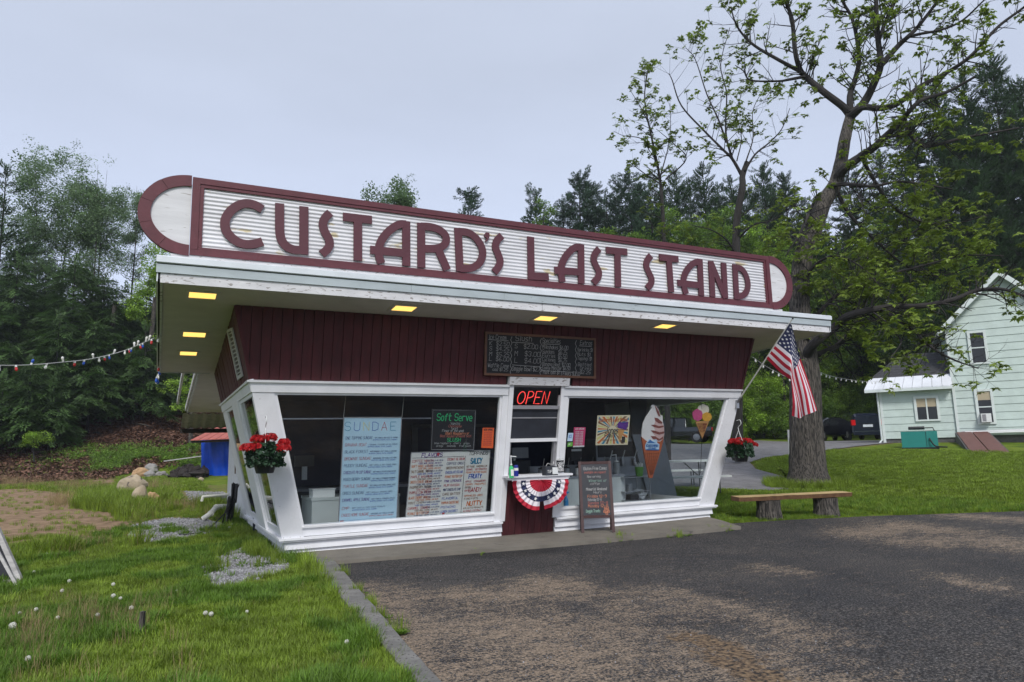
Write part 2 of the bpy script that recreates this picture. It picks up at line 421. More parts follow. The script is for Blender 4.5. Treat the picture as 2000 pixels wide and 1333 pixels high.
emis('neon_red', (1., .06, .05), .95, (.3,.02,.02))

# ---------------------------------------------------------------- ground masks
def P2(*uv): return [tuple(hit(u, v)[:2]) for u, v in uv]
def sdf(poly, x, y):   # negative inside
    ins = False; dm = 1e9; n = len(poly)
    for i in range(n):
        x1, y1 = poly[i]; x2, y2 = poly[(i+1) % n]
        if (y1 > y) != (y2 > y) and x < (x2-x1)*(y-y1)/(y2-y1)+x1: ins = not ins
        dx, dy = x2-x1, y2-y1; t = max(0, min(1, ((x-x1)*dx+(y-y1)*dy)/(dx*dx+dy*dy+1e-9)))
        dm = min(dm, (x-x1-t*dx)**2+(y-y1-t*dy)**2)
    return -sqrt(dm) if ins else sqrt(dm)
def sdl(line, x, y):
    dm = 1e9
    for (x1, y1), (x2, y2) in zip(line, line[1:]):
        dx, dy = x2-x1, y2-y1; t = max(0, min(1, ((x-x1)*dx+(y-y1)*dy)/(dx*dx+dy*dy+1e-9)))
        dm = min(dm, (x-x1-t*dx)**2+(y-y1-t*dy)**2)
    return sqrt(dm)
def nz(x, y, s=1., k=0): return mnoise.noise(Vector((x*s, y*s, k*9.7)))
DIRT = P2((-200,960),(60,955),(180,972),(170,992),(250,1000),(262,1022),(250,1050),(160,1068),(60,1085),(-200,1100))
DIRT2 = P2((170,938),(230,935),(232,950),(180,952))
DIRT3 = P2((0,1130),(70,1150),(60,1175),(0,1185)); DIRT4 = P2((400,1150),(480,1138),(560,1118),(520,1140),(430,1162))
GRAV1 = P2((248,1048),(268,1024),(330,1013),(400,1016),(436,1026),(425,1040),(390,1050),(330,1062),(275,1064))
GRAV2 = P2((392,1108),(420,1096),(478,1068),(520,1070),(560,1100),(575,1112),(512,1128),(470,1142),(418,1152))
GRAV3 = P2((360,960),(438,962),(440,985),(380,985))
BLDG = [(.02,.02),(7.6,.02),(7.6,4.4),(7.6,10.5),(.02,10.5),(.02,4.4)]
LOT = [(.5,-.98),(3.3,-1.13),(7.1,-1.2),(7.3,-.52),(8.6,-.86),(10.1,-1.38),(12.77,-2.56),(20,-6),(60,-22),(60,-60),(-5,-60)]
SLAB = [(.12,.12),(7.55,.12),(7.4,-.45),(7.12,-1.2),(3.3,-1.13),(.5,-.98),(.25,-.4)]
DRIVE = P2((1120,861),(1480,861),(1745,861),(1745,866),(1650,876),(1560,887),(1490,896),(1464,905),(1476,918),(1520,930),(1562,940),(1555,957),(1500,961),(1400,958),(1250,950),(1120,940))
PATH = P2((1560,938),(1640,945),(1720,952),(1850,968),(2050,990))
SAND = [([tuple(on_z(u, v, .03)[:2]) for u, v in l], w) for l, w in [
    ([(905,1250),(1020,1225),(1130,1262),(1060,1310)], .5), ([(980,1180),(1060,1140),(1100,1165)], .14), ([(1115,1142),(1185,1172)], .1), ([(1260,1155),(1390,1180),(1480,1208),(1590,1245)], .11),
    ([(1220,1190),(1290,1205)], .1), ([(1330,1248),(1420,1275),(1480,1300),(1540,1333)], .16), ([(1080,1290),(1160,1330)], .25), ([(1680,1045),(1760,1030),(1850,1040)], .33),
    ([(1790,1060),(1930,1055),(2010,1072)], .3), ([(1880,1015),(2020,1022)], .25), ([(1850,1130),(1960,1150)], .05), ([(1480,1110),(1560,1118)], .05), ([(820,1180),(940,1170)], .2),
    ([(700,1160),(780,1250),(860,1330)], .22), ([(1530,1345),(1400,1400),(1100,1500)], .4), ([(900,1330),(1000,1450)], .5)]]
HOLE = [tuple(on_z(u, v, .03)[:2]) for u, v in [(1335,1246),(1390,1262),(1450,1296),(1510,1330)]]
DARK_PATCH = P2((900,1078),(1000,1068),(1080,1072),(1060,1084),(960,1092),(905,1090))

def ground_material():
    m = bpy.data.materials.new('ground_cover'); m.use_nodes = True; n = m.node_tree; N = n.nodes; L = n.links; b = N['Principled BSDF']
    b.inputs['Roughness'].default_value = .95; b.inputs['Specular IOR Level'].default_value = .15
    g = N.new('ShaderNodeNewGeometry'); at = N.new('ShaderNodeVertexColor'); at.layer_name = 'zones'
    at2 = N.new('ShaderNodeVertexColor'); at2.layer_name = 'zones2'
    s1 = N.new('ShaderNodeSeparateColor'); L.new(at.outputs[0], s1.inputs[0]); s2 = N.new('ShaderNodeSeparateColor'); L.new(at2.outputs[0], s2.inputs[0])
    def noise(sc, det=5):
        q = N.new('ShaderNodeTexNoise'); q.inputs['Scale'].default_value = sc; q.inputs['Detail'].default_value = det; L.new(g.outputs['Position'], q.inputs['Vector']); return q.outputs[0]
    def rampc(fac, stops):
        r = N.new('ShaderNodeValToRGB'); L.new(fac, r.inputs[0]); e = r.color_ramp.elements
        e[0].position, e[0].color = stops[0][0], (*stops[0][1], 1); e[1].position, e[1].color = stops[-1][0], (*stops[-1][1], 1)
        for p, c in stops[1:-1]: k = e.new(p); k.color = (*c, 1)
        return r.outputs[0]
    def mask(src, amt=.8, sc=5):   # edge broken by noise
        a = N.new('ShaderNodeMath'); a.operation = 'MULTIPLY_ADD'; L.new(noise(sc), a.inputs[0]); a.inputs[1].default_value = amt; 
        a2 = N.new('ShaderNodeMath'); a2.operation = 'SUBTRACT'; L.new(src, a2.inputs[0]); a2.inputs[1].default_value = amt/2
        L.new(a2.outputs[0], a.inputs[2])
        r = N.new('ShaderNodeMapRange'); r.inputs[1].default_value = .42; r.inputs[2].default_value = .58; L.new(a.outputs[0], r.inputs[0]); return r.outputs[0]
    def mix(f, a, c):
        x = N.new('ShaderNodeMix'); x.data_type = 'RGBA'; L.new(f, x.inputs[0]); L.new(a, x.inputs[6]); L.new(c, x.inputs[7]); return x.outputs[2]
    grass = rampc(noise(1.1, 12), [(.3,(.065,.11,.012)),(.5,(.12,.19,.016)),(.7,(.2,.25,.03))])
    fine = rampc(noise(26, 5), [(.3,(.5,.5,.5)),(.7,(1.25,1.2,1.1))])
    mm = N.new('ShaderNodeMix'); mm.data_type = 'RGBA'; mm.blend_type = 'MULTIPLY'; mm.inputs[0].default_value = 1; L.new(grass, mm.inputs[6]); L.new(fine, mm.inputs[7]); c = mm.outputs[2]
    dry = rampc(noise(9, 8), [(.3,(.09,.09,.03)),(.6,(.2,.16,.07))]); c = mix(mask(s1.outputs[2], .9, 3), c, dry)
    dirt = rampc(noise(5, 10), [(.3,(.16,.105,.065)),(.55,(.27,.185,.115)),(.75,(.36,.25,.165))]); c = mix(mask(s1.outputs[0], .9, 4), c, dirt)
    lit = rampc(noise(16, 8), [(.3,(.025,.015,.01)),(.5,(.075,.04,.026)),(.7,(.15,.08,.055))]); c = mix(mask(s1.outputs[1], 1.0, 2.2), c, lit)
    gr = rampc(noise(45, 4), [(.35,(.07,.07,.07)),(.6,(.28,.28,.29))]); c = mix(mask(s2.outputs[0], .5, 6), c, gr)
    L.new(c, b.inputs['Base Color'])
    bp = N.new('ShaderNodeBump'); bp.inputs['Strength'].default_value = .8; bp.inputs['Distance'].default_value = .04; L.new(noise(20, 8), bp.inputs['Height']); L.new(bp.outputs[0], b.inputs['Normal'])
    MATS['ground_cover'] = m
ground_material()
def lot_material():
    m = bpy.data.materials.new('worn_asphalt'); m.use_nodes = True; n = m.node_tree; N = n.nodes; L = n.links; b = N['Principled BSDF']
    b.inputs['Roughness'].default_value = .88; b.inputs['Specular IOR Level'].default_value = .25
    g = N.new('ShaderNodeNewGeometry'); at = N.new('ShaderNodeVertexColor'); at.layer_name = 'wear'; s1 = N.new('ShaderNodeSeparateColor'); L.new(at.outputs[0], s1.inputs[0])
    def noise(sc, det=5, ro=.6):
        q = N.new('ShaderNodeTexNoise'); q.inputs['Scale'].default_value = sc; q.inputs['Detail'].default_value = det; q.inputs['Roughness'].default_value = ro; L.new(g.outputs['Position'], q.inputs['Vector']); return q.outputs[0]
    def rampc(fac, stops):
        r = N.new('ShaderNodeValToRGB'); L.new(fac, r.inputs[0]); e = r.color_ramp.elements
        e[0].position, e[0].color = stops[0][0], (*stops[0][1], 1); e[1].position, e[1].color = stops[-1][0], (*stops[-1][1], 1)
        for p, c in stops[1:-1]: k = e.new(p); k.color = (*c, 1)
        return r.outputs[0]
    def math_(op, a, c):
        x = N.new('ShaderNodeMath'); x.operation = op
        for i, q in enumerate((a, c)):
            if hasattr(q, 'links'): L.new(q, x.inputs[i])
            else: x.inputs[i].default_value = q
        return x.outputs[0]
    def mr(a, lo, hi, o0=0., o1=1.):
        x = N.new('ShaderNodeMapRange'); L.new(a, x.inputs[0]); x.inputs[1].default_value = lo; x.inputs[2].default_value = hi; x.inputs[3].default_value = o0; x.inputs[4].default_value = o1; return x.outputs[0]
    def mix(f, a, c, blend='MIX'):
        x = N.new('ShaderNodeMix'); x.data_type = 'RGBA'; x.blend_type = blend
        if hasattr(f, 'links'): L.new(f, x.inputs[0])
        else: x.inputs[0].default_value = f
        L.new(a, x.inputs[6]); L.new(c, x.inputs[7]); return x.outputs[2]
    agg = rampc(noise(62, 3, .8), [(.36,(.008,.008,.009)),(.48,(.028,.028,.03)),(.56,(.075,.073,.072)),(.68,(.24,.225,.21))])
    tone = rampc(noise(.9, 6), [(.3,(.72,.74,.8)),(.7,(1.3,1.24,1.18))]); c = mix(1., agg, tone, 'MULTIPLY')
    # sand worn or washed over the surface: the mask, broken by coarse and by grain-sized noise
    flow = N.new('ShaderNodeMapping'); flow.inputs['Rotation'].default_value = (0, 0, radians(35)); flow.inputs['Scale'].default_value = (1, 2.6, 1); L.new(g.outputs['Position'], flow.inputs[0])
    fl = N.new('ShaderNodeTexNoise'); fl.inputs['Scale'].default_value = 3.2; fl.inputs['Detail'].default_value = 10; fl.inputs['Roughness'].default_value = .8; L.new(flow.outputs[0], fl.inputs['Vector'])
    m1 = math_('ADD', s1.outputs[0], math_('MULTIPLY', math_('SUBTRACT', noise(1.7, 10, .78), .5), 1.2))
    m1 = math_('ADD', m1, math_('MULTIPLY', math_('SUBTRACT', fl.outputs[0], .5), 3.0))
    vg = N.new('ShaderNodeTexVoronoi'); vg.inputs['Scale'].default_value = 75; L.new(g.outputs['Position'], vg.inputs['Vector']); vs_ = N.new('ShaderNodeSeparateColor'); L.new(vg.outputs['Color'], vs_.inputs[0])
    m1 = math_('ADD', m1, math_('MULTIPLY', math_('SUBTRACT', vs_.outputs[0], .5), .9))
    m2 = math_('ADD', m1, math_('MULTIPLY', math_('SUBTRACT', noise(58, 3, .85), .5), 2.6))
    sandc = rampc(noise(38, 6), [(.3,(.13,.1,.075)),(.55,(.36,.275,.195)),(.75,(.52,.4,.29))])
    c = mix(mr(m2, .68, 1.02, 0, .82), c, sandc)
    # deeper patch where the base shows
    m3 = math_('ADD', s1.outputs[1], math_('MULTIPLY', math_('SUBTRACT', noise(11, 8, .75), .5), 1.7))
    base = rampc(noise(28, 6), [(.4,(.025,.023,.022)),(.52,(.17,.115,.07)),(.7,(.33,.235,.14))]); c = mix(mr(m3, .5, .58), c, base)
    # darker patch in front of the counter, darker band along the walk
    dk = mr(math_('ADD', s1.outputs[2], math_('MULTIPLY', noise(4), .4)), .5, .9, 1., .62)
    vs = N.new('ShaderNodeVectorMath'); vs.operation = 'SCALE'; L.new(c, vs.inputs[0]); L.new(dk, vs.inputs['Scale']); c = vs.outputs[0]
    # thin cracks
    vo = N.new('ShaderNodeTexVoronoi'); vo.feature = 'DISTANCE_TO_EDGE'; vo.inputs['Scale'].default_value = .55
    wv = N.new('ShaderNodeVectorMath'); wv.operation = 'ADD'; nn = N.new('ShaderNodeTexNoise'); nn.inputs['Scale'].default_value = 2.5; nn.inputs['Detail'].default_value = 6; L.new(g.outputs['Position'], nn.inputs['Vector'])
    sc = N.new('ShaderNodeVectorMath'); sc.operation = 'SCALE'; sc.inputs['Scale'].default_value = .55; L.new(nn.outputs['Color'], sc.inputs[0]); L.new(g.outputs['Position'], wv.inputs[0]); L.new(sc.outputs[0], wv.inputs[1]); L.new(wv.outputs[0], vo.inputs['Vector'])
    ck = mr(vo.outputs['Distance'], .0, .008, .6, 1.); vs = N.new('ShaderNodeVectorMath'); vs.operation = 'SCALE'; L.new(c, vs.inputs[0]); L.new(ck, vs.inputs['Scale']); c = vs.outputs[0]
    L.new(c, b.inputs['Base Color'])
    bp = N.new('ShaderNodeBump'); bp.inputs['Strength'].default_value = .9; bp.inputs['Distance'].default_value = .012; L.new(noise(90, 4, .7), bp.inputs['Height']); L.new(bp.outputs[0], b.inputs['Normal'])
    MATS['worn_asphalt'] = m
lot_material()
mat('drive_gravel', (.17,.165,.17), .95, .25, 3, bump=.8, bscale=20, specks=(.6, 30, (.1,.1,.1)))

# ---------------------------------------------------------------- terrain
def terrain():
    V = []; F = []; z1 = []; z2 = []
    angs = []; a = -180.
    while a < 180: angs.append(a); a += .55 if -60 <= a < 60 else 5.
    rad = [0.]; r = .8
    while r < 330: rad.append(r); r *= 1.034
    na = len(angs)
    for j, r in enumerate(rad):
        for a in angs:
            t = YAW+radians(a); x = CX+r*sin(t); y = CY+r*cos(t); V.append((x, y, h(x, y)))
            d = depth(x, y); f = lambda q, w=.5: max(0, min(1, .5-q/w))
            if r > 40 or abs(a) > 62: dirt = grv = dry = 0
            else:
                dirt = max(f(sdf(DIRT, x, y), 1.), f(sdf(DIRT2, x, y), 2), f(sdf(DIRT3, x, y), .5)*.8, f(sdf(DIRT4, x, y), .3)*.8, f(sdl(PATH, x, y)-.25, .6)*.75)
                grv = max(f(sdf(GRAV1, x, y), .3), f(sdf(GRAV2, x, y), .3)*.9, f(sdf(GRAV3, x, y), .6)*.7)
                dry = .25+.35*max(0, nz(x, y, .5))
                if x < -1.2 and y < -2.2: dry += .45*max(0, .3+nz(x, y, 1.2, 21))
                if x < 3 and 13 < d < 28: dry += .25*sst((d-13)/3)
                # dry fringe round the tip of the lawn and beside the lot
                if x > 7: dry = max(dry*.5, f(sdf(DRIVE, x, y)-.35, .9)*.75, f(sdf(LOT, x, y)-.2, .5)*.6)
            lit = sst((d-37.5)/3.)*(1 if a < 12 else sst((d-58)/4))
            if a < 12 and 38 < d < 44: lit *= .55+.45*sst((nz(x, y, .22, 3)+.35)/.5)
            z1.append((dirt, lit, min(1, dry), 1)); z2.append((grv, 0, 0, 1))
    for j in range(len(rad)-1):
        for i in range(na):
            i2 = (i+1) % na; q = (j*na+i, j*na+i2, (j+1)*na+i2, (j+1)*na+i)
            F.append(q if j else (q[0], q[2], q[3]))
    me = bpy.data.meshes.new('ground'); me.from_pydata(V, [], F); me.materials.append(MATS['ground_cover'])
    for nm, z in (('zones', z1), ('zones2', z2)):
        ca = me.color_attributes.new(nm, 'FLOAT_COLOR', 'POINT'); ca.data.foreach_set('color', np.array(z, 'f').ravel())
    me.polygons.foreach_set('use_smooth', [True]*len(me.polygons))
    o = bpy.data.objects.new('ground', me); COL.objects.link(o); tag(o, 'grassy ground rising to a wooded bank', kind='structure')
terrain()
from mathutils.geometry import delaunay_2d_cdt
def sheet(name, poly, off, step, matn, kind='structure', label=None, thick=0, far=60, wearfn=None, parent=None):
    pts = [Vector(p) for p in poly]; n = len(pts); P = []; E = []
    for i in range(n):
        a, b = pts[i], pts[(i+1) % n]; k = max(1, int((b-a).length/step/1.0)); k = min(k, 60)
        for q in range(k): P.append(a.lerp(b, q/k))
    nb = len(P); E = [(i, (i+1) % nb) for i in range(nb)]
    xs = [p.x for p in pts]; ys = [p.y for p in pts]; x = max(min(xs), CX-far)
    while x < min(max(xs), CX+far):
        y = max(min(ys), CY-12)
        while y < min(max(ys), CY+far):
            if sdf(poly, x, y) < -step*.4: P.append(Vector((x+rnd.uniform(-.1,.1)*step, y+rnd.uniform(-.1,.1)*step)))
            y += step
        x += step
    vs, es, fs, *_ = delaunay_2d_cdt(P, E, [], 1, 1e-6)
    V = [(v.x, v.y, h(v.x, v.y)+off) for v in vs]; F = [tuple(f) for f in fs]
    if thick:
        o = len(V); V += [(V[i][0], V[i][1], V[i][2]-thick) for i in range(nb)]
        F += [(i, (i+1) % nb, o+(i+1) % nb, o+i) for i in range(nb)]
    me = bpy.data.meshes.new(name); me.from_pydata(V, [], F); me.materials.append(MATS[matn])
    if wearfn:
        ca = me.color_attributes.new('wear', 'FLOAT_COLOR', 'POINT'); ca.data.foreach_set('color', np.array([wearfn(v[0], v[1]) for v in V], 'f').ravel())
    me.update(); o = bpy.data.objects.new(name, me); COL.objects.link(o); tag(o, label, kind=kind); return o
def wear(x, y):
    s = .12+.12*nz(x, y, .35, 2)
    for l, w in SAND: s = max(s, .95-max(0, sdl(l, x, y)-w*.4)/(w*2.2+.35))
    q = max(0, 1.1-sdl(HOLE, x, y)/.34); d = max(0, min(1, .5-sdf(DARK_PATCH, x, y)/.6))
    e = max(0, 1-abs(y+1.2)/1.4)*.3 if x < 8 else 0  # band along the walk: less sand, darker asphalt, fading outward
    return (max(0, s-e*.9), q, d*.8+e, 1)
sheet('parking_lot', LOT, .012, .3, 'worn_asphalt', label='worn dark asphalt with patches of washed sand', far=22, wearfn=wear)
sheet('driveway', DRIVE, .03, .9, 'drive_gravel', label='pale gravel driveway curving round the lawn')
sheet('sidewalk', SLAB, .06, .6, 'concrete', label='narrow concrete walk along the front of the stand', thick=.1)
kb = [((.25,-.4),(.5,-.98)), ((.11,-2.6),(.335,-2.7)), ((-.045,-5.05),(.11,-5.1)), ((-.07,-5.5),(.07,-5.55)), ((-.42,-11.),(-.25,-11.))]
for i in range(4):
    (a0, a1), (b0, b1) = kb[i], kb[i+1]; g_ = .012; b0, b1 = (tuple(np.array(b0)+(0, g_)), tuple(np.array(b1)+(0, g_)))
    m = MB(); nn_ = 14
    for k in range(nn_+1):
        t = k/nn_; l = np.array(a0)*(1-t)+np.array(b0)*t; r = np.array(a1)*(1-t)+np.array(b1)*t; c = (l+r)/2; zz = h(*c); w = .012*nz(c[0], c[1], 6, i)
        m.v += [(l[0]+w, l[1], zz-.1), (l[0]+w, l[1], zz+.052), (l[0]+w+.015, l[1], zz+.066+w), (r[0]-w-.015, r[1], zz+.066+w*.7), (r[0]-w, r[1], zz+.05), (r[0]-w, r[1], zz-.1)]
        if k:
            o = (k-1)*6
            for q in range(6): m.f.append((o+q, o+(q+1) % 6, o+6+(q+1) % 6, o+6+q)); m.m.append(0)
    m.f += [tuple(range(6)), tuple(range(nn_*6, nn_*6+6))]; m.m += [0, 0]
    o = m.build('kerb', 'kerb_stone'); tag(o, kind='structure')
# ---------------------------------------------------------------- the custard stand
BW, FA, BL_, BR_, ZS, ZH, ZT, SS = 7.66, .2127, .248, .2155, .336, 2.442, 3.405, .0706
_fn = np.array([0, -1, -FA])/sqrt(1+FA*FA); _ln = np.array([-1, 0, -BL_])/sqrt(1+BL_**2); _rn = np.array([1, 0, -BR_])/sqrt(1+BR_**2)
def FP(x, z, o=0.): return np.array([x, -FA*(z-ZS), z])+o*_fn
def LP(y, z, o=0.): return np.array([-BL_*(z-ZS), y, z])+o*_ln
def RP(y, z, o=0.): return np.array([BW+BR_*(z-ZS), y, z])+o*_rn
def fpo(u, v, o=0.):   # the point seen at u, v on the leaning front plane (o in front of it)
    d = ray(u, v); n = np.array([0, 1, FA]); p0 = FP(0, ZS, o); return CO+d*(((p0-CO) @ n)/(d @ n))
def fp(u, v): p = fpo(u, v); return (p[0], p[2])
def lpo(u, v, o=0.):
    d = ray(u, v); n = np.array([1, 0, BL_]); p0 = LP(0, ZS, o); return CO+d*(((p0-CO) @ n)/(d @ n))
def lp(u, v): p = lpo(u, v); return (p[1], p[2])
def soz(y): return ZT+SS*(-FA*(ZT-ZS)-y)
def so_hit(u, v, dz=0.):
    d = ray(u, v); n = np.array([0, SS, 1.]); c = ZT+dz+SS*(-FA*(ZT-ZS)); return CO+d*((c-CO @ n)/(d @ n))
def fsl(mb, loop, o0, o1, m=0): return mb.prism([FP(x, z, o0) for x, z in loop], _fn*(o1-o0), m)
def lsl(mb, loop, o0, o1, m=0): return mb.prism([LP(x, z, o0) for x, z in loop][::-1], _ln*(o1-o0), m)
def rsl(mb, loop, o0, o1, m=0): return mb.prism([RP(x, z, o0) for x, z in loop], _rn*(o1-o0), m)
def clip(poly, f):   # keep f(p) <= 0, f linear
    out = []
    for i in range(len(poly)):
        a, b = poly[i], poly[(i+1) % len(poly)]; fa, fb = f(a), f(b)
        if fa <= 0: out.append(a)
        if fa*fb < 0: t = fa/(fa-fb); out.append((a[0]+(b[0]-a[0])*t, a[1]+(b[1]-a[1])*t))
    return out
LX = lambda z: -BL_*(z-ZS); RX = lambda z: BW+BR_*(z-ZS); FYY = lambda z: -FA*(z-ZS)
SH = thing('ice_cream_stand', 'white and dark red roadside ice cream stand with walls leaning outward', 'building', (0, 0, 0))
def P(name, mb, m, parent=SH, **k): return mb.build(name, m, parent, **k)

# white skirting courses round the base
for x0, x1 in ((.0, 3.31), (4.27, BW)):
    for k, (za, zb, yo) in enumerate(((.195, .325, -.012), (None, .2, .012))):
        e0 = .035 if x0 == 0 else 0; e1 = -.04 if x1 == BW else 0
        if k: e0 *= 2; e1 *= 2
        z0 = lambda x: za if za else h(x, .0)+.035
        m = MB().hexa([(x0+e0, yo+.01, z0(x0)), (x1+e1, yo+.01, z0(x1)), (x1+e1, .06, z0(x1)), (x0+e0, .06, z0(x0)), (x0+e0, yo+.03, zb), (x1+e1, yo+.03, zb), (x1+e1, .06, zb), (x0+e0, .06, zb)])
        P('skirting_board', m, 'white_paint')
for k, (za, zb, xo) in enumerate(((.195, .325, .03), (.02, .2, .055))):
    P('skirting_board', MB().hexa([(xo, .065, za), (.09, .065, za), (.09, 4.4, za), (xo, 4.4, za), (xo+.02, .065, zb), (.09, .065, zb), (.09, 4.4, zb), (xo+.02, 4.4, zb)]), 'white_paint')
    P('skirting_board', MB().box(7.55, 7.6+.02*(1-k), .065, 4.4, max(za, .06), zb), 'white_paint')
for x0, x1 in ((-.045, 3.3), (4.275, BW+.045)):
    P('sill', MB().box(x0, x1, -.055, .05, .322, .352).box(x0+.012, x1-.012, -.035, .05, .30, .3225), 'white_trim')
P('sill', MB().box(-.045, .05, .052, 4.4, .322, .352), 'white_trim'); P('sill', MB().box(BW-.05, BW+.04, .052, 4.4, .322, .352), 'white_trim')
# posts, rails and headers of the front
WL = lambda z: .26-(z-.46)*.2554; WRr = lambda z: 7.33+(z-.41)*.262
zb, ztp = .352, 2.3
P('corner_post', fsl(MB(), [(LX(zb), zb), (WL(zb), zb), (WL(ztp), ztp), (LX(ztp), ztp)], -.10, .0), 'white_paint')
P('corner_post', fsl(MB(), [(WRr(zb), zb), (RX(zb), zb), (RX(ztp), ztp), (WRr(ztp), ztp)], -.10, .0), 'white_paint')
for x0, x1 in ((3.17, 3.335), (4.215, 4.35)):
    P('post', fsl(MB(), [(x0, zb), (x1, zb), (x1, ztp if 1 else 2.44), (x0, ztp)], -.09, .0), 'white_trim')
    P('casing', fsl(MB(), [((x0+.1) if x0 < 4 else x0-.01, .36), ((x1+.01) if x0 < 4 else x0+.045, .36), ((x1+.01) if x0 < 4 else x0+.045, 2.46), ((x0+.1) if x0 < 4 else x0-.01, 2.46)], .001, .022), 'white_trim')
for (x0, x1) in (('L', 3.262), (4.262, 'R')):
    xl = (lambda z: LX(z)) if x0 == 'L' else (lambda z: x0); xr = (lambda z: RX(z)) if x1 == 'R' else (lambda z: x1)
    P('header', fsl(MB(), [(xl(2.301), 2.301), (xr(2.301), 2.301), (xr(2.43), 2.43), (xl(2.43), 2.43)], -.05, .012), 'white_trim')
    P('header_cap', fsl(MB(), [(xl(2.43)-.01*(x0 == 'L'), 2.431), (xr(2.43)+.01*(x1 == 'R'), 2.431), (xr(2.458), 2.458), (xl(2.458), 2.458)], -.05, .04), 'white_trim')
# window 1 and 2: frame, bottom rail and pane
def window(xa, xb, name='window'):   # xa, xb functions of z
    lo, hi, w = .353, 2.3, .035
    f = MB(); fsl(f, [(xa(lo), lo), (xb(lo), lo), (xb(.47), .47), (xa(.47), .47)], -.085, -.03)
    fsl(f, [(xa(.47), .47), (xb(.47), .47), (xb(.495), .495), (xa(.495), .495)], -.1, -.005)
    fsl(f, [(xa(.495), .495), (xa(.495)+w, .495), (xa(2.265)+w, 2.265), (xa(2.265), 2.265)], -.08, -.02)
    fsl(f, [(xb(.495)-w, .495), (xb(.495), .495), (xb(2.265), 2.265), (xb(2.265)-w, 2.265)], -.08, -.02)
    fsl(f, [(xa(2.265), 2.265), (xb(2.265), 2.265), (xb(hi), hi), (xa(hi), hi)], -.08, -.02)
    fr = P(name, f, 'white_trim')
    g = MB(); fsl(g, [(xa(.495)+w, .495), (xb(.495)-w, .495), (xb(2.265)-w, 2.265), (xa(2.265)+w, 2.265)], -.06, -.054)
    P('pane', g, 'glass', fr)
window(WL, lambda z: 3.17); window(lambda z: 4.35, WRr)
# serving bay
P('header', fsl(MB(), [(3.25, 2.462), (4.33, 2.462), (4.33, 2.585), (3.25, 2.585)], -.04, .055), 'old_white')
P('transom_bar', fsl(MB(), [(3.345, 2.085), (4.205, 2.085), (4.205, 2.135), (3.345, 2.135)], -.07, -.015), 'frame_grey')
P('transom_bar', fsl(MB(), [(3.345, 2.425), (4.205, 2.425), (4.205, 2.46), (3.345, 2.46)], -.07, -.015), 'frame_grey')
g = MB(); fsl(g, [(3.345, 2.136), (4.205, 2.136), (4.205, 2.424), (3.345, 2.424)], -.05, -.045); P('pane', g, 'glass')
sc = P('screen', fsl(MB(), [(3.345, 1.62), (4.205, 1.62), (4.205, 2.084), (3.345, 2.084)], -.055, -.05), 'slate')
P('screen_bar', fsl(MB(), [(3.346, 1.935), (4.204, 1.935), (4.204, 1.952), (3.346, 1.952)], -.049, -.04), 'frame_grey', sc)
P('sash_bar', fsl(MB(), [(3.345, 1.575), (4.205, 1.575), (4.205, 1.62), (3.345, 1.62)], -.07, .0), 'white_trim')
for x0 in (3.346, 4.165): P('jamb', fsl(MB(), [(x0, 1.07), (x0+.04, 1.07), (x0+.04, 1.575), (x0, 1.575)], -.09, -.025), 'frame_grey')
P('counter', MB().box(3.26, 4.42, -.36, .12, 1.03, 1.062).box(3.3, 4.38, -.33, .1, .995, 1.0295), 'white_paint')
for i in range(8):
    x0 = 3.32+i*.117; zl = h(x0, 0)+.06
    P('board', fsl(MB(), [(x0, zl), (x0+.111, zl), (x0+.111, .99), (x0, .99)], -.04, -.012+rnd.uniform(-.003, .003)), 'red_board')
P('counter_wall', fsl(MB(), [(3.31, .08), (4.27, .08), (4.27, .99), (3.31, .99)], -.08, -.0405), 'black')
# red board cladding above the windows: front and both sides
def wallboards(sl, lo, hi, x0, x1, step, clipf, seed):
    r = random.Random(seed); x = x0
    while x < x1:
        w = step*r.uniform(.93, 1.07); p = [(x+.004, lo), (x+w-.004, lo), (x+w-.004, hi(x+w)), (x+.004, hi(x))]
        for c in clipf: p = clip(p, c) if len(p) > 2 else p
        q = [p[0]] if p else []
        for t in p[1:]:
            if abs(t[0]-q[-1][0])+abs(t[1]-q[-1][1]) > .004: q.append(t)
        if len(q) > 2:
            if x < 4.33 and x+w > 3.25 and sl is fsl: q = clip(q, lambda t: 2.587-t[1])
            m = MB(); sl(m, q, -.03, -.002+r.uniform(-.004, .004)); P('board', m, 'red_board')
        x += w
wallboards(fsl, 2.46, lambda x: ZT-.003, -.8, 8.4, .132, [lambda p: LX(p[1])+.02-p[0], lambda p: p[0]-RX(p[1])+.02], 3)
P('cladding_backing', fsl(MB(), [(LX(2.46)+.02, 2.46), (RX(2.46)-.02, 2.46), (RX(3.4)-.02, 3.4), (LX(3.4)+.02, 3.4)], -.06, -.0305), 'black')
for sl in (lsl, rsl):
    wallboards(sl, 2.46, lambda y: soz(y)-.004, -.7, 4.36, .132, [lambda p: FYY(p[1])+.02-p[0], lambda p: p[0]-4.36], 5)
    m = MB(); sl(m, [(FYY(2.46)+.02, 2.46), (4.36, 2.46), (4.36, soz(4.36)-.01), (FYY(3.38)+.02, 3.38)], -.06, -.0305); P('cladding_backing', m, 'black')
for z0, z1 in ((0, 0),):
    P('corner_trim', MB().prism([FP(LX(2.46)-.01, 2.46, .012), FP(LX(2.46)+.035, 2.46, .012), FP(LX(3.39)+.035, 3.39, .012), FP(LX(3.39)-.01, 3.39, .012)], -_fn*.03), 'red_board')
    P('corner_trim', MB().prism([FP(RX(2.46)-.035, 2.46, .012), FP(RX(2.46)+.01, 2.46, .012), FP(RX(3.39)+.01, 3.39, .012), FP(RX(3.39)-.035, 3.39, .012)], -_fn*.03), 'red_board')
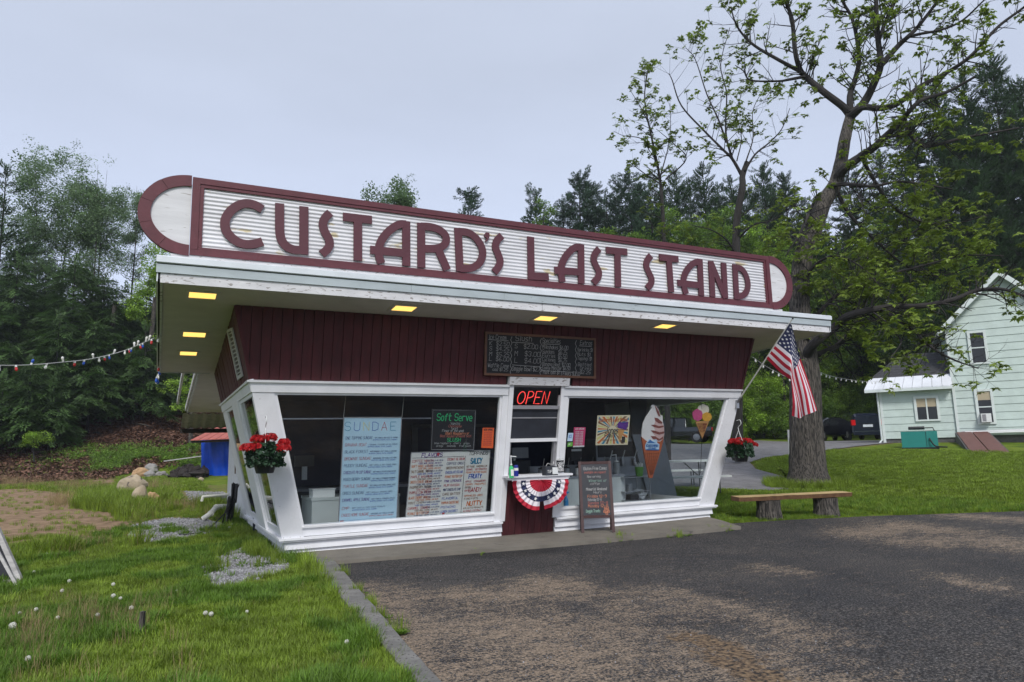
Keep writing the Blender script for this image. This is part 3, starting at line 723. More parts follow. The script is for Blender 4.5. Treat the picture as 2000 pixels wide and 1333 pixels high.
# left side wall: header, posts, two windows
fy = lambda z: FYY(z)+.0
P('header', lsl(MB(), [(fy(2.301)+.003, 2.301), (4.4, 2.301), (4.4, 2.43), (fy(2.43)+.003, 2.43)], -.05, .012), 'white_trim')
P('header_cap', lsl(MB(), [(fy(2.431)-.03, 2.431), (4.4, 2.431), (4.4, 2.458), (fy(2.458)-.03, 2.458)], -.045, .035), 'white_trim')
ym0b, ym1b, ym0t, ym1t = lp(504,1009)[0], lp(518,1018)[0], lp(457,806)[0], lp(470,798)[0]
yfb, yft, yrb, yrt = lp(540,1030)[0], lp(487,786)[0], lp(492,1003)[0], lp(448,810)[0]
def side_window(ya_b, ya_t, yb_b, yb_t, sl):   # ya front edge, yb rear edge
    f = MB(); w = .06; lo, hi = .42, 2.3
    A = lambda z: ya_b+(ya_t-ya_b)*(z-lo)/(hi-lo); B = lambda z: yb_b+(yb_t-yb_b)*(z-lo)/(hi-lo)
    for q in ([(A(lo), lo), (A(lo)+w, lo), (A(hi)+w, hi), (A(hi), hi)], [(B(lo)-w, lo), (B(lo), lo), (B(hi), hi), (B(hi)-w, hi)],
              [(A(lo)+w, lo), (B(lo)-w, lo), (B(lo)-w, lo+.06), (A(lo)+w, lo+.06)], [(A(hi)+w, hi-.05), (B(hi)-w, hi-.05), (B(hi)-w, hi), (A(hi)+w, hi)]): sl(f, q, -.08, -.004)
    fr = P('window', f, 'white_trim')
    g = MB(); sl(g, [(A(lo)+w, lo+.06), (B(lo)-w, lo+.06), (B(hi)-w, hi-.05), (A(hi)+w, hi-.05)], -.022, -.018); P('pane', g, 'glass_side', fr)
ym0, ym1 = max(ym0b, ym0t, 1.2), 0
mid0, mid1 = 1.34, 2.25
side_window(.12, FYY(2.3)+.1, mid0, mid0-.05, lsl); side_window(mid1, mid1-.05, 3.6, 3.6, lsl)
P('post', lsl(MB(), [(mid0, .353), (mid1, .353), (mid1-.05, 2.3), (mid0-.05, 2.3)], -.09, .03), 'white_trim')
P('post', lsl(MB(), [(3.6, .353), (4.4, .353), (4.4, 2.3), (3.6, 2.3)], -.09, .0), 'white_trim')
P('corner_post', lsl(MB(), [(FYY(.353)+.002, .353), (.12, .353), (FYY(2.3)+.1, 2.3), (FYY(2.3)+.002, 2.3)], -.1, -.002), 'white_trim')
P('bottom_rail', lsl(MB(), [(.1, .353), (4.0, .353), (4.0, .42), (.1, .42)], -.085, -.01), 'white_trim')
# right side wall: one large window, then solid
P('header', rsl(MB(), [(FYY(2.301)+.003, 2.301), (4.4, 2.301), (4.4, 2.46), (FYY(2.46)+.003, 2.46)], -.05, .012), 'white_trim')
f = MB(); ra, rb = .1, 2.15
for q in ([(FYY(.353)+.002, .353), (ra+.06, .353), (FYY(2.3)+.2, 2.3), (FYY(2.3)+.002, 2.3)], [(rb, .353), (rb+.1, .353), (rb+.1, 2.3), (rb, 2.3)], [(ra+.06, .353), (rb, .353), (rb, .45), (ra+.05, .45)]): rsl(f, q, -.09, -.002)
P('post', f, 'white_trim')
g = MB(); rsl(g, [(ra+.05, .45), (rb, .45), (rb, 2.3), (FYY(2.3)+.2, 2.3)], -.06, -.055); P('pane', g, 'glass')
P('side_wall', rsl(MB(), [(rb+.1, .353), (4.4, .353), (4.4, 2.3), (rb+.1, 2.3)], -.09, -.001), 'white_paint')
# vent grille high on the left side
V4 = [lpo(u, v, .004) for u, v in ((445,645),(455,640),(476,735),(466,743))]
bil = lambda C, s, t: (np.array(C[0])*(1-s)+np.array(C[1])*s)*(1-t)+(np.array(C[3])*(1-s)+np.array(C[2])*s)*t
vf = MB(); eo = _ln*.02
for s0, s1, t0, t1 in ((0,.14,0,1),(.86,1,0,1),(.14,.86,0,.05),(.14,.86,.93,1)): vf.prism([bil(V4, s0, t0), bil(V4, s1, t0), bil(V4, s1, t1), bil(V4, s0, t1)], eo)
vg = P('vent_grille', vf, 'vent_metal')
P('vent_opening', MB().prism([bil(V4, .1, .03), bil(V4, .9, .03), bil(V4, .9, .96), bil(V4, .1, .96)], _ln*.003), 'black', vg)
for k in range(11):
    t = .08+k*.079; P('slat', MB().prism([bil(V4, .14, t), bil(V4, .86, t), bil(V4, .86, t+.022), bil(V4, .14, t+.022)], _ln*.014), 'vent_metal', vg)
# roof: soffit panels, deck, layered front edge
XL, XR, YF, YR = -1.59, 9.40, -1.40, 4.36
for x0, x1 in zip((XL, 1.28, 3.72, 6.16), (1.28, 3.72, 6.16, XR)):
    m = MB(); a, b = x0+.004, x1-.004
    m.hexa([(a, YF, soz(YF)), (b, YF, soz(YF)), (b, YR, soz(YR)), (a, YR, soz(YR)), (a, YF, soz(YF)+.03), (b, YF, soz(YF)+.03), (b, YR, soz(YR)+.03), (a, YR, soz(YR)+.03)]); P('soffit_panel', m, 'soffit_paint')
P('roof', MB().hexa([(XL, YF, soz(YF)+.032), (XR, YF, soz(YF)+.032), (XR, YR, soz(YR)+.032), (XL, YR, soz(YR)+.032), (XL, YF, soz(YF)+.29), (XR, YF, soz(YF)+.29), (XR, YR, soz(YR)+.27), (XL, YR, soz(YR)+.27)]), 'old_white')
ZF = soz(YF)
for x0, x1 in ((XL-.0, 3.35), (3.356, XR+.0)): P('fascia_board', MB().box(x0, x1, YF-.03, YF-.001, ZF-.012, ZF+.102), 'old_white')
for x0, x1 in ((-1.664, 1.35), (1.353, 2.72), (2.723, 6.02), (6.023, 9.45)):
    P('fascia_flashing', MB().hexa([(x0, YF-.052, ZF+.104), (x1, YF-.052, ZF+.104), (x1, YF-.03, ZF+.104), (x0, YF-.03, ZF+.104), (x0, YF-.062, ZF+.2), (x1, YF-.062, ZF+.2), (x1, YF-.03, ZF+.2), (x0, YF-.03, ZF+.2)]), 'flashing')
P('fascia_gap', MB().box(-1.655, 9.44, YF-.05, YF-.03, ZF+.2, ZF+.212), 'gutter_gap')
for x0, x1 in ((-1.666, 3.9), (3.902, 9.455)):
    P('gutter', MB().prism([(x0, YF-.07, ZF+.212), (x0, YF-.085, ZF+.22), (x0, YF-.085, ZF+.285), (x0, YF-.06, ZF+.302), (x0, YF+.2, ZF+.31), (x0, YF+.2, ZF+.29), (x0, YF-.03, ZF+.212)], (x1-x0, 0, 0)), 'flashing_light')
for xs, sg in ((XL, -1), (XR, 1)):
    for nm, o0, o1, d0, d1, mt in (('rake_board', .001, .028, -.012, .2, 'old_white'), ('rake_gap', .028, .052, .03, .24, 'gutter_gap'), ('rake_flashing', .052, .066, -.0, .27, 'flashing_light')):
        a, b = sorted((xs+sg*o0, xs+sg*o1)); y0 = YF-.028
        m = MB().hexa([(a, y0, soz(y0)+d0), (b, y0, soz(y0)+d0), (b, YR, soz(YR)+d0), (a, YR, soz(YR)+d0), (a, y0, soz(y0)+d1), (b, y0, soz(y0)+d1), (b, YR, soz(YR)+d1), (a, YR, soz(YR)+d1)]); P(nm, m, mt)
P('rear_trim', MB().box(XL, -.75, YR-.03, YR, soz(YR)-.014, soz(YR)-.001), 'old_white')
# lower roof running on behind, and the back room under it
Y2 = 10.29
P('rear_soffit', MB().hexa([(-.92, YR+.002, soz(YR)-.0), (8.6, YR+.002, soz(YR)), (8.6, Y2, soz(Y2)), (-.92, Y2, soz(Y2)), (-.92, YR+.002, soz(YR)+.12), (8.6, YR+.002, soz(YR)+.12), (8.6, Y2, soz(Y2)+.12), (-.92, Y2, soz(Y2)+.12)]), 'soffit_paint')
for xo, w, dz, y1 in ((-.955, .03, -.02, Y2), (-1.0, .03, .03, Y2-.05), (-1.22, .045, .09, Y2-.9)):
    P('rake_board', MB().hexa([(xo, YR+.01, soz(YR)+dz), (xo+w, YR+.01, soz(YR)+dz), (xo+w, y1, soz(y1)+dz), (xo, y1, soz(y1)+dz), (xo, YR+.01, soz(YR)+dz+.13), (xo+w, YR+.01, soz(YR)+dz+.13), (xo+w, y1, soz(y1)+dz+.13), (xo, y1, soz(y1)+dz+.13)]), 'old_white')
m = MB(); n_ = 60
def aw(s, t):
    x = -1.05+s*4; return (x, Y2+.03+t*1.5, soz(Y2)-.03-t*.33+.018*sin(s*n_*2*pi/4*1.2))
m.grid(aw, 120, 3); P('corrugated_awning', m, 'weathered_board')
P('awning_edge', MB().box(-1.07, 3, Y2+1.48, Y2+1.55, soz(Y2)-.5, soz(Y2)-.38), 'debris_dark')
P('rear_wall', MB().box(.07, .16, 4.42, 9.7, h(0, 7)-.05, soz(9.7)+.0).box(.165, 7.5, 9.6, 9.7, .02, soz(9.7)), 'white_paint')
P('rear_wall', MB().box(7.42, 7.5, 4.42, 9.59, .0, soz(9.7)), 'white_paint')
P('hinge_strap', MB().box(.055, .069, 7.6, 7.75, 1.05, 1.75), 'frame_wood')
# interior shell
P('interior_floor', MB().box(.1, 7.54, .06, 4.4, .06, .12), 'interior_floor')
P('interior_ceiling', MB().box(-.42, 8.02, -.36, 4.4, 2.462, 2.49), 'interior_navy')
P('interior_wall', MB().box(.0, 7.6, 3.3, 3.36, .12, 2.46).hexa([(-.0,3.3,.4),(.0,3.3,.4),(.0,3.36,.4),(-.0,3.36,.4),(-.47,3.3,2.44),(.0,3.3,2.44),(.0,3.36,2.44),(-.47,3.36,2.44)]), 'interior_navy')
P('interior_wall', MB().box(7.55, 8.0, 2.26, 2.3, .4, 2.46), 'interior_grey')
P('window_stool', MB().box(.12, 3.2, .08, .42, .43, .46).box(4.3, 7.6, .08, .42, .43, .46), 'machine_white')
dfx = [on_y(u, 830, 3.29)[0] for u in (803, 815, 955, 962)]
P('inner_door_frame', MB().box(dfx[0], dfx[1], 3.25, 3.298, .12, 2.0).box(dfx[2], dfx[3], 3.25, 3.298, .12, 2.0).box(dfx[1], dfx[2], 3.25, 3.298, 1.93, 2.0), 'interior_grey')
P('inner_rail', MB().box(.1, 3.1, .9, .92, 2.0, 2.02), 'steel')

# ---------------------------------------------------------------- roof sign
YS, SX0, SX1, SZ0, SZ1 = -1.15, -1.324, 8.297, 3.87, 4.846
SG = thing('roof_sign', "long rounded rooftop sign with dark red letters reading Custard's Last Stand on white corrugated metal", 'sign', ((SX0+SX1)/2, YS, SZ0))
def G(name, mb, m, parent=SG, **k): return mb.build(name, m, parent, **k)
amp = .007; per = (SZ1-SZ0-.16)/15.5
for x0, x1 in zip((SX0+.08, 2.35, 5.4), (2.35, 5.4, SX1-.08)):
    nseg = 16*8; m = MB()
    for k in range(nseg+1):
        z = SZ0+.07+(SZ1-SZ0-.14)*k/nseg; y = YS+amp*sin(2*pi*(z-SZ0)/per)
        m.v += [(x0+.001, y, z), (x1-.001, y, z)]
        if k: o = (k-1)*2; m.f.append((o, o+1, o+3, o+2)); m.m.append(0)
    m.v += [(x0, YS+.03, SZ0+.07), (x1, YS+.03, SZ0+.07), (x1, YS+.03, SZ1-.07), (x0, YS+.03, SZ1-.07)]; o = len(m.v)-4; m.f.append((o+3, o+2, o+1, o)); m.m.append(0)
    G('corrugated_panel', m, 'corrugated', smooth=True)
def frame_piece(x0, x1, z0, z1, y0=-.035): return MB().box(x0, x1, YS+y0, YS+.05, z0, z1)
G('frame_board', frame_piece(SX0, SX1, SZ1-.075, SZ1), 'red_trim'); G('frame_board', frame_piece(SX0, SX1, SZ0, SZ0+.07), 'red_trim')
G('frame_molding', MB().box(SX0+.09, SX1-.09, YS-.025, YS+.03, SZ1-.115, SZ1-.0755), 'red_trim'); G('frame_molding', MB().box(SX0+.09, SX1-.09, YS-.025, YS+.03, SZ0+.0705, SZ0+.105), 'red_trim')
for a, b in ((SX0, SX0+.085), (SX1-.085, SX1)): G('frame_board', MB().box(a, b, YS-.038, YS+.05, SZ0+.0705, SZ1-.0755), 'red_trim')
G('frame_molding', MB().box(SX0+.086, SX0+.13, YS-.025, YS+.03, SZ0+.106, SZ1-.116), 'red_trim'); G('frame_molding', MB().box(SX1-.13, SX1-.086, YS-.025, YS+.03, SZ0+.106, SZ1-.116), 'red_trim')
zc = (SZ0+SZ1)/2; rz = (SZ1-SZ0)/2
for sg, xe, rx in ((-1, SX0-.006, .565), (1, SX1+.006, .55)):
    segs = 5
    for k in range(segs):
        a0, a1 = -pi/2+pi*k/segs, -pi/2+pi*(k+1)/segs-.008; out = []; inn = []
        for q in range(9):
            a = a0+(a1-a0)*q/8; j = 1+.006*nz(a, k, 3)
            out.append((xe+sg*rx*cos(a)*j, YS-.035, zc+(rz+.015)*sin(a)*j)); inn.append((xe+sg*max(0, (rx-.135))*cos(a), YS-.035, zc+(rz-.12)*sin(a)))
        m = MB(); L_ = out+inn[::-1]
        for q in range(8): m.hexa([out[q], out[q+1], inn[q+1], inn[q]]+[(p[0], p[1]+.07, p[2]) for p in (out[q], out[q+1], inn[q+1], inn[q])])
        G('arch_trim', m, 'red_trim')
    lp_ = [(xe+sg*(rx-.1)*cos(a), YS-.01, zc+(rz-.09)*sin(a)) for a in [-pi/2+pi*q/24 for q in range(25)]]
    G('end_panel', MB().prism(lp_, (0, .03, 0)), 'endcap_white')
G('back_panel', MB().box(SX0, SX1, YS+.052, YS+.08, SZ0+.02, SZ1-.02), 'old_white')
for x in (-.6, 1.8, 4.2, 6.6, 7.9): G('brace', MB().bar((x, YS+.08, SZ1-.15), (x, YS+.85, ZF+.29), .04, .04), 'old_white')
G('sign_footing', MB().box(SX0-.2, SX1+.25, YS-.02, YS+.1, ZF+.27, SZ0-.001), 'old_white')
# letters: thick strokes in the sign plane
def signpt(zx, zy, o, k): p = on_y(o[0]+zx/k, o[1]+zy/k, YS-.045); return (p[0], p[2])
def stroke_poly(path, w, smooth_):
    P_ = [np.array(p, float) for p in path]
    if smooth_: P_ = [p[:2] for p in bez([(a[0], a[1], 0) for a in P_], 5)]
    L_, R_ = [], []
    for i, p in enumerate(P_):
        t = P_[min(i+1, len(P_)-1)]-P_[max(i-1, 0)]; t /= np.linalg.norm(t)+1e-9; n = np.array([-t[1], t[0]])
        L_.append(p+n*w/2); R_.append(p-n*w/2)
    return L_, R_
Z4 = ((260, 330), 4.); ZA = ((560, 360), 4.); ZB = ((960, 400), 3.448)
LET = [('C', Z4, [(1,[(1012,314),(950,280),(885,268),(820,285),(760,330),(725,385),(718,430),(728,480),(765,530),(820,570),(880,587),(945,585),(1012,567)])]),
 ('U', Z4, [(1,[(1146,268),(1146,380),(1147,480),(1160,550),(1195,600),(1250,628),(1312,634)]),(0,[(1336,293),(1336,668)])]),
 ('S', Z4, [(1,[(1542,341),(1503,380),(1485,430),(1500,490),(1530,545),(1537,590),(1515,632),(1475,665)])]),
 ('T', Z4, [(0,[(1642,372),(1868,398)]),(0,[(1758,395),(1758,716)])]),
 ('A', ZA, [(0,[(936,288),(937,637)]),(1,[(936,312),(885,312),(825,345),(772,395),(735,455),(722,520),(726,570),(742,616)]),(0,[(655,511),(925,538)])]),
 ('R', ZA, [(0,[(1053,302),(1055,651)]),(1,[(1053,328),(1120,332),(1185,350),(1235,388),(1250,430),(1235,470),(1190,497),(1120,503),(1060,500)]),(0,[(1183,500),(1257,668)])]),
 ('D', ZA, [(0,[(1341,342),(1357,681)]),(1,[(1348,368),(1420,378),(1480,418),(1524,485),(1534,550),(1510,612),(1460,648),(1405,657),(1356,657)])]),
 ('S', ZA, [(1,[(1684,400),(1648,438),(1635,490),(1655,545),(1671,598),(1658,645),(1625,687)])]),
 ('L', ZB, [(0,[(267,215),(271,500)]),(0,[(250,478),(388,486)])]),
 ('A', ZB, [(0,[(606,265),(609,531)]),(1,[(606,285),(565,288),(527,318),(493,365),(474,415),(472,465),(481,519)]),(0,[(428,440),(600,454)])]),
 ('S', ZB, [(1,[(728,296),(702,330),(692,368),(706,408),(726,450),(722,488),(690,527)])]),
 ('T', ZB, [(0,[(776,305),(917,318)]),(0,[(852,312),(856,553)])]),
 ('S', ZB, [(1,[(1077,342),(1053,376),(1047,412),(1063,455),(1082,498),(1077,533),(1052,563)])]),
 ('T', ZB, [(0,[(1134,353),(1262,367)]),(0,[(1198,360),(1215,589)])]),
 ('A', ZB, [(0,[(1407,365),(1418,613)]),(1,[(1405,385),(1372,390),(1338,418),(1310,460),(1298,505),(1302,555),(1316,601)]),(0,[(1258,526),(1405,543)])]),
 ('N', ZB, [(0,[(1482,380),(1494,620)]),(0,[(1480,384),(1580,628)]),(0,[(1567,392),(1580,629)])]),
 ('D', ZB, [(0,[(1644,402),(1656,637)]),(1,[(1650,420),(1690,435),(1719,478),(1732,535),(1724,580),(1698,610),(1655,620)])])]
LWD = .113
for i, (ch, (o, k), strokes_) in enumerate(LET):
    m = MB()
    for j, (sm, pth) in enumerate(strokes_):
        pp = [signpt(x, y, o, k) for x, y in pth]
        if ch == 'L' and j == 1 or ch == 'T' and j == 0: pass
        Lf, Rt = stroke_poly(pp, LWD*(.97 if sm else 1), sm); e = .0012*j
        for q in range(len(Lf)-1):
            a, b, c, d = Lf[q], Lf[q+1], Rt[q+1], Rt[q]
            m.hexa([(t[0], YS-.038-e, t[1]) for t in (a, b, c, d)]+[(t[0], YS-.012, t[1]) for t in (a, b, c, d)])
    lo = G('letter', m, 'letter_red'); lo['label'] = 'thick dark red letter %s, number %d along the sign' % (ch, i+1 if i < 7 else i+2)
m = MB(); ap = [(1545,395),(1560,375),(1585,380),(1588,405),(1575,435),(1560,453),(1556,445),(1564,420),(1550,412)]
m.prism([(p[0], YS-.038, p[1]) for p in (signpt(x, y, *ZA) for x, y in ap)], (0, .026, 0)); lo = G('letter', m, 'letter_red'); lo['label'] = 'small dark red apostrophe between D and S'
# ---------------------------------------------------------------- hand lettering: x 0-4, y 0-6, descenders a=-1 b=-2
GL = {'A':'00 26 40,12 32','B':'00 06 36 45 44 33 03,33 42 41 30 00','C':'45 36 16 05 01 10 30 41','D':'00 06 26 45 41 20 00','E':'46 06 00 40,03 33','F':'46 06 00,03 33',
'G':'45 36 16 05 01 10 30 41 43 23','H':'00 06,40 46,03 43','I':'20 26','J':'36 31 20 10 01','K':'00 06,46 03 40','L':'06 00 40','M':'00 06 23 46 40','N':'00 06 40 46','O':'16 05 01 10 30 41 45 36 16',
'P':'00 06 36 45 44 33 03','Q':'16 05 01 10 30 41 45 36 16,31 4a','R':'00 06 36 45 44 33 03,23 40','S':'45 36 16 05 04 13 33 42 41 30 10 01','T':'06 46,26 20','U':'06 01 10 30 41 46','V':'06 20 46','W':'06 10 24 30 46',
'X':'06 40,46 00','Y':'06 23 46,23 20','Z':'06 46 00 40','0':'16 05 01 10 30 41 45 36 16','1':'14 26 20','2':'05 16 36 45 44 00 40','3':'05 16 36 45 44 33 23,33 42 41 30 10 01','4':'30 36 02 42','5':'46 06 03 33 42 41 30 00','6':'36 15 02 01 10 30 41 42 33 13 02','7':'06 46 10',
'8':'13 04 05 16 36 45 44 33 13 02 01 10 30 41 42 33','9':'44 33 13 04 05 16 36 45 44 41 30 10','$':'45 36 16 05 04 13 33 42 41 30 10 01,27 2a',',':'21 1a','.':'20 21',"'":'26 24','&':'40 04 05 16 26 25 01 10 20 42','-':'13 33','/':'00 46','+':'21 25,03 43','(':'37 15 11 3a',')':'17 35 31 1a','!':'26 22,20 21',':':'21 20,24 23',' ':'',
'a':'34 14 03 01 10 30,34 30','b':'06 00 20 31 33 24 04','c':'34 14 03 01 10 30','d':'36 30 10 01 03 14 34','e':'02 32 33 24 14 03 01 10 30','f':'35 26 15 10,04 24','g':'34 14 03 01 10 30,34 3a 2b 0b','h':'06 00,03 14 24 33 30','i':'20 24,26 25','j':'24 2a 1b,26 25','k':'06 00,34 02 30','l':'26 20',
'm':'00 04,03 14 23 20,23 34 43 40','n':'00 04,03 14 24 33 30','o':'14 03 01 10 20 31 33 24 14','p':'0b 04 24 33 31 20 00','q':'3b 34 14 03 01 10 30','r':'04 00,03 14 34','s':'34 14 03 12 22 31 20 00','t':'16 11 20 30,04 34','u':'04 01 10 30,34 30','v':'04 20 34','w':'04 10 23 30 44','x':'04 30,34 00','y':'04 20,34 1b','z':'04 34 00 30'}
_dv = {**{str(i): i for i in range(10)}, 'a': -1, 'b': -2}
def gw(ch): return 3. if ch == ' ' else (2.6 if ch in "Iil.,'!:1" else (5.4 if ch in 'mwMW' else (4.4 if ch.islower() else 5.2)))
def write(mb, fn, txt, s, t, size, wid, m=0, asp=1., slant=.12, jit=.25, seed=0, maxw=None):
    """strokes on a board: fn(s, t) maps board metres (s right, t down) to space; s,t = start of baseline"""
    r = random.Random(hash(txt) % 999 + seed if False else len(txt)*31+ord(txt[0])+seed)
    k = size/6; tot = sum(gw(c) for c in txt)*k*asp
    if maxw and tot > maxw: asp *= maxw/tot
    x = s
    for ch in txt:
        if ch in GL:
            dy = r.uniform(-1, 1)*jit*k
            for st in GL[ch].split(','):
                pts = []
                for tk in st.split():
                    px, py = _dv[tk[0]], _dv[tk[1]]
                    off = 1.2 if ch in "Iil.,'!:1" else 0
                    pts.append((x+(px-off+slant*py+r.uniform(-jit, jit)*.5)*k*asp, t-(py+r.uniform(-jit, jit)*.4)*k+dy))
                for (ax, ay), (bx, by) in zip(pts, pts[1:]):
                    dx, dy_ = bx-ax, by-ay; l = sqrt(dx*dx+dy_*dy_)+1e-9; ux, uy = dx/l, dy_/l; nx, ny = -uy*wid/2, ux*wid/2; ex, ey = ux*wid*.4, uy*wid*.4
                    mb.add([fn(ax-ex+nx, ay-ey+ny), fn(bx+ex+nx, by+ey+ny), fn(bx+ex-nx, by+ey-ny), fn(ax-ex-nx, ay-ey-ny)], [(0,1,2,3)], m)
        x += gw(ch)*k*asp
    return x
def line2(mb, fn, a, b, wid, m=0):
    dx, dy = b[0]-a[0], b[1]-a[1]; l = sqrt(dx*dx+dy*dy)+1e-9; nx, ny = -dy/l*wid/2, dx/l*wid/2
    mb.add([fn(a[0]+nx, a[1]+ny), fn(b[0]+nx, b[1]+ny), fn(b[0]-nx, b[1]-ny), fn(a[0]-nx, a[1]-ny)], [(0,1,2,3)], m)
def poly2(mb, fn, pts, m=0): mb.add([fn(*p) for p in pts], [tuple(range(len(pts)))], m)
class Board:
    """flat board given by its four corners in space (TL, TR, BR, BL); s,t in metres across and down"""
    def __init__(b, C, name, label, cat, group=None):
        b.C = [np.array(c, float) for c in C]; b.w = np.linalg.norm(b.C[1]-b.C[0]); b.h = np.linalg.norm(b.C[3]-b.C[0])
        b.n = np.cross(b.C[1]-b.C[0], b.C[3]-b.C[0]); b.n /= np.linalg.norm(b.n)
        if b.n @ (CO-b.C[0]) < 0: b.n = -b.n
        b.T = thing(name, label, cat, (b.C[2]+b.C[3])/2, group) if name else None
    def at(b, s, t, o=0.): return bil(b.C, s/b.w, t/b.h)+b.n*o
    def fn(b, o=.004): return lambda s, t: b.at(s, t, o)
    def panel(b, name, m, th=.01, inset=0., o=0.):
        i = inset; q = MB().prism([b.at(i, i, o), b.at(b.w-i, i, o), b.at(b.w-i, b.h-i, o), b.at(i, b.h-i, o)], -b.n*th); return q.build(name, m, b.T)
    def frame(b, m, w=.03, o=.008, th=.02, name='frame'):
        W_, H_ = b.w, b.h; q = MB()
        for s0, s1, t0, t1 in ((0, W_, 0, w), (0, W_, H_-w, H_), (0, w, w, H_-w), (W_-w, W_, w, H_-w)):
            q.prism([b.at(s0, t0, o), b.at(s1, t0, o), b.at(s1, t1, o), b.at(s0, t1, o)], -b.n*th)
        return q.build(name, m, b.T)
    def text(b, lines, name='lettering', o=.004):
        groups = {}
        for ln in lines:
            txt, s, t, size, wid, m = ln[:6]; kw = ln[6] if len(ln) > 6 else {}
            groups.setdefault(m, MB()); q = groups[m]
            write(q, b.fn(o), txt, s*b.w, t*b.h, size*b.h, wid*b.h*(.62 if (m.startswith('ink') and size < .04) or m == 'chalk' else .8), **{**kw, 'maxw': kw['maxw']*b.w if 'maxw' in kw else None})
        for m, q in groups.items(): q.build(name, m, b.T)
G_BOARDS = 'menu boards hung inside the left window'
# SUNDAE board
B = Board([fpo(u, v, -.14) for u, v in ((671,815),(785,815),(775,1019),(660,1027))], 'menu_board', 'tall pale blue sundae menu board hanging in the left window', 'menu board', G_BOARDS)
B.panel('panel', 'whiteboard', .012); B.frame('frame_grey', .012, .006)
L_ = [(c, .03+.155*i, .125, .078, .0055, m, dict(jit=.1, slant=.0, asp=1.0)) for i, (c, m) in enumerate(zip('SUNDAE', ('ink_teal','ink_blue','ink_yellow','ink_blue','ink_red','ink_teal')))]
items = ['ONE TOPPING SUNDAE','BANANA BOAT','BLACK FOREST','BROWNIE SUNDAE','MUDDY SUNDAE','CHOCOLATE PB CUP SUNDAE','MIXED BERRY SUNDAE','TURTLE SUNDAE','OREO SUNDAE','CARAMEL APPLE SUNDAE','CMP','CHOCO HOME SUNDAE']
desc = ['SOFT VANILLA, ONE CHOICE OF TOPPING','1 BANANA, 3 SCOOPS OF ICE CREAM','WARM BROWNIE, SOFT VANILLA CHERRIES','WARM BROWNIE, SOFT VANILLA HOT FUDGE','SOFT VANILLA, HOT FUDGE, OREO','SOFT VANILLA, PB CUPS, PEANUT BUTTER','SOFT VANILLA, STRAWBERRY, RASPBERRY','SOFT VANILLA, HOT FUDGE, CARAMEL, NUTS','SOFT VANILLA, CRUSHED OREO','SOFT VANILLA, CINNAMON, APPLES','SOFT VANILLA, CHOC SYRUP, PEANUTS','WARM COOKIE, SOFT VANILLA, HOT FUDGE']
for i, (a, d) in enumerate(zip(items, desc)):
    y = .205+i*.064+(.012 if i > 9 else 0); w1 = min(.46, .052*len(a)*.55+.05)
    L_ += [(a, .05, y, .026, .0035, 'ink_red' if i in (1,7,10,11,3) else ('ink_purple' if i % 2 else 'ink_navy'), dict(maxw=w1)), (d, .08+w1, y-.006, .012, .0022, 'ink_navy', dict(maxw=.86-w1)), ('WHIPPED CREAM, NUTS, CHERRY', .10+w1*.9, y+.013, .011, .0022, 'ink_blue' if i != 11 else 'ink_red', dict(maxw=.5))]
L_ += [('WAFFLE CONE ADD', .16, .975, .014, .0028, 'ink_blue', dict(maxw=.3))]
B.text(L_); q = MB(); poly2(q, B.fn(), [(.03*B.w, .955*B.h), (.09*B.w, .955*B.h), (.09*B.w, .985*B.h), (.03*B.w, .985*B.h)]); q.build('red_sticker', 'ink_red', B.T)
q = MB()
for s in (.0, 1.): q.tube([B.at(s*B.w, 0), B.at(s*B.w+.02, -.34)], .0035, 5)
q.build('string', 'steel_string', B.T)
# chalkboard SOFT SERVE
B = Board([fpo(u, v, -.12) for u, v in ((844,800),(930,801),(926,880),(841,880))], 'chalkboard', 'small black chalkboard with green Soft Serve lettering in left window', 'menu board', G_BOARDS)
B.panel('panel', 'chalkboard', .012); B.frame('frame_grey', .014, .006); B.frame('black', .008, .009, name='inner_frame')
B.text([('Soft Serve', .11, .27, .17, .024, 'ink_green', dict(maxw=.82, jit=.15)), ('Vanilla', .42, .37, .06, .01, 'chalk', {}), ('Chocolate', .38, .43, .055, .01, 'chalk_red', {}), ('Twist', .43, .485, .055, .01, 'chalk', {}), ('Flavor of the week', .24, .545, .06, .01, 'chalk', dict(maxw=.5)),
        ('Black Raspberry or', .32, .61, .06, .011, 'chalk_orange', dict(maxw=.55)), ('Black Raspberry/Vanilla Twist', .2, .675, .055, .01, 'chalk_red', dict(maxw=.72)), ('SLUSH', .36, .78, .085, .016, 'ink_green', {}), ('blue raspberry   cherry   grape', .08, .845, .045, .008, 'chalk', dict(maxw=.84)), ('orange    lemonade    fruit punch', .12, .91, .045, .008, 'chalk', dict(maxw=.8))])
# orange notice
B = Board([fpo(u, v, -.07) for u, v in ((943,836),(965,836),(963,876),(940,875))], 'paper_notice', 'bright orange paper notice taped inside the left window', 'notice')
B.panel('sheet', 'paper_orange', .002); B.text([('NOW HIRING', .1, .14, .1, .018, 'ink_black', dict(maxw=.8))]+[('ask inside please', .14, .24+.09*i, .05, .01, 'ink_red', dict(maxw=.7)) for i in range(8)], o=.002)
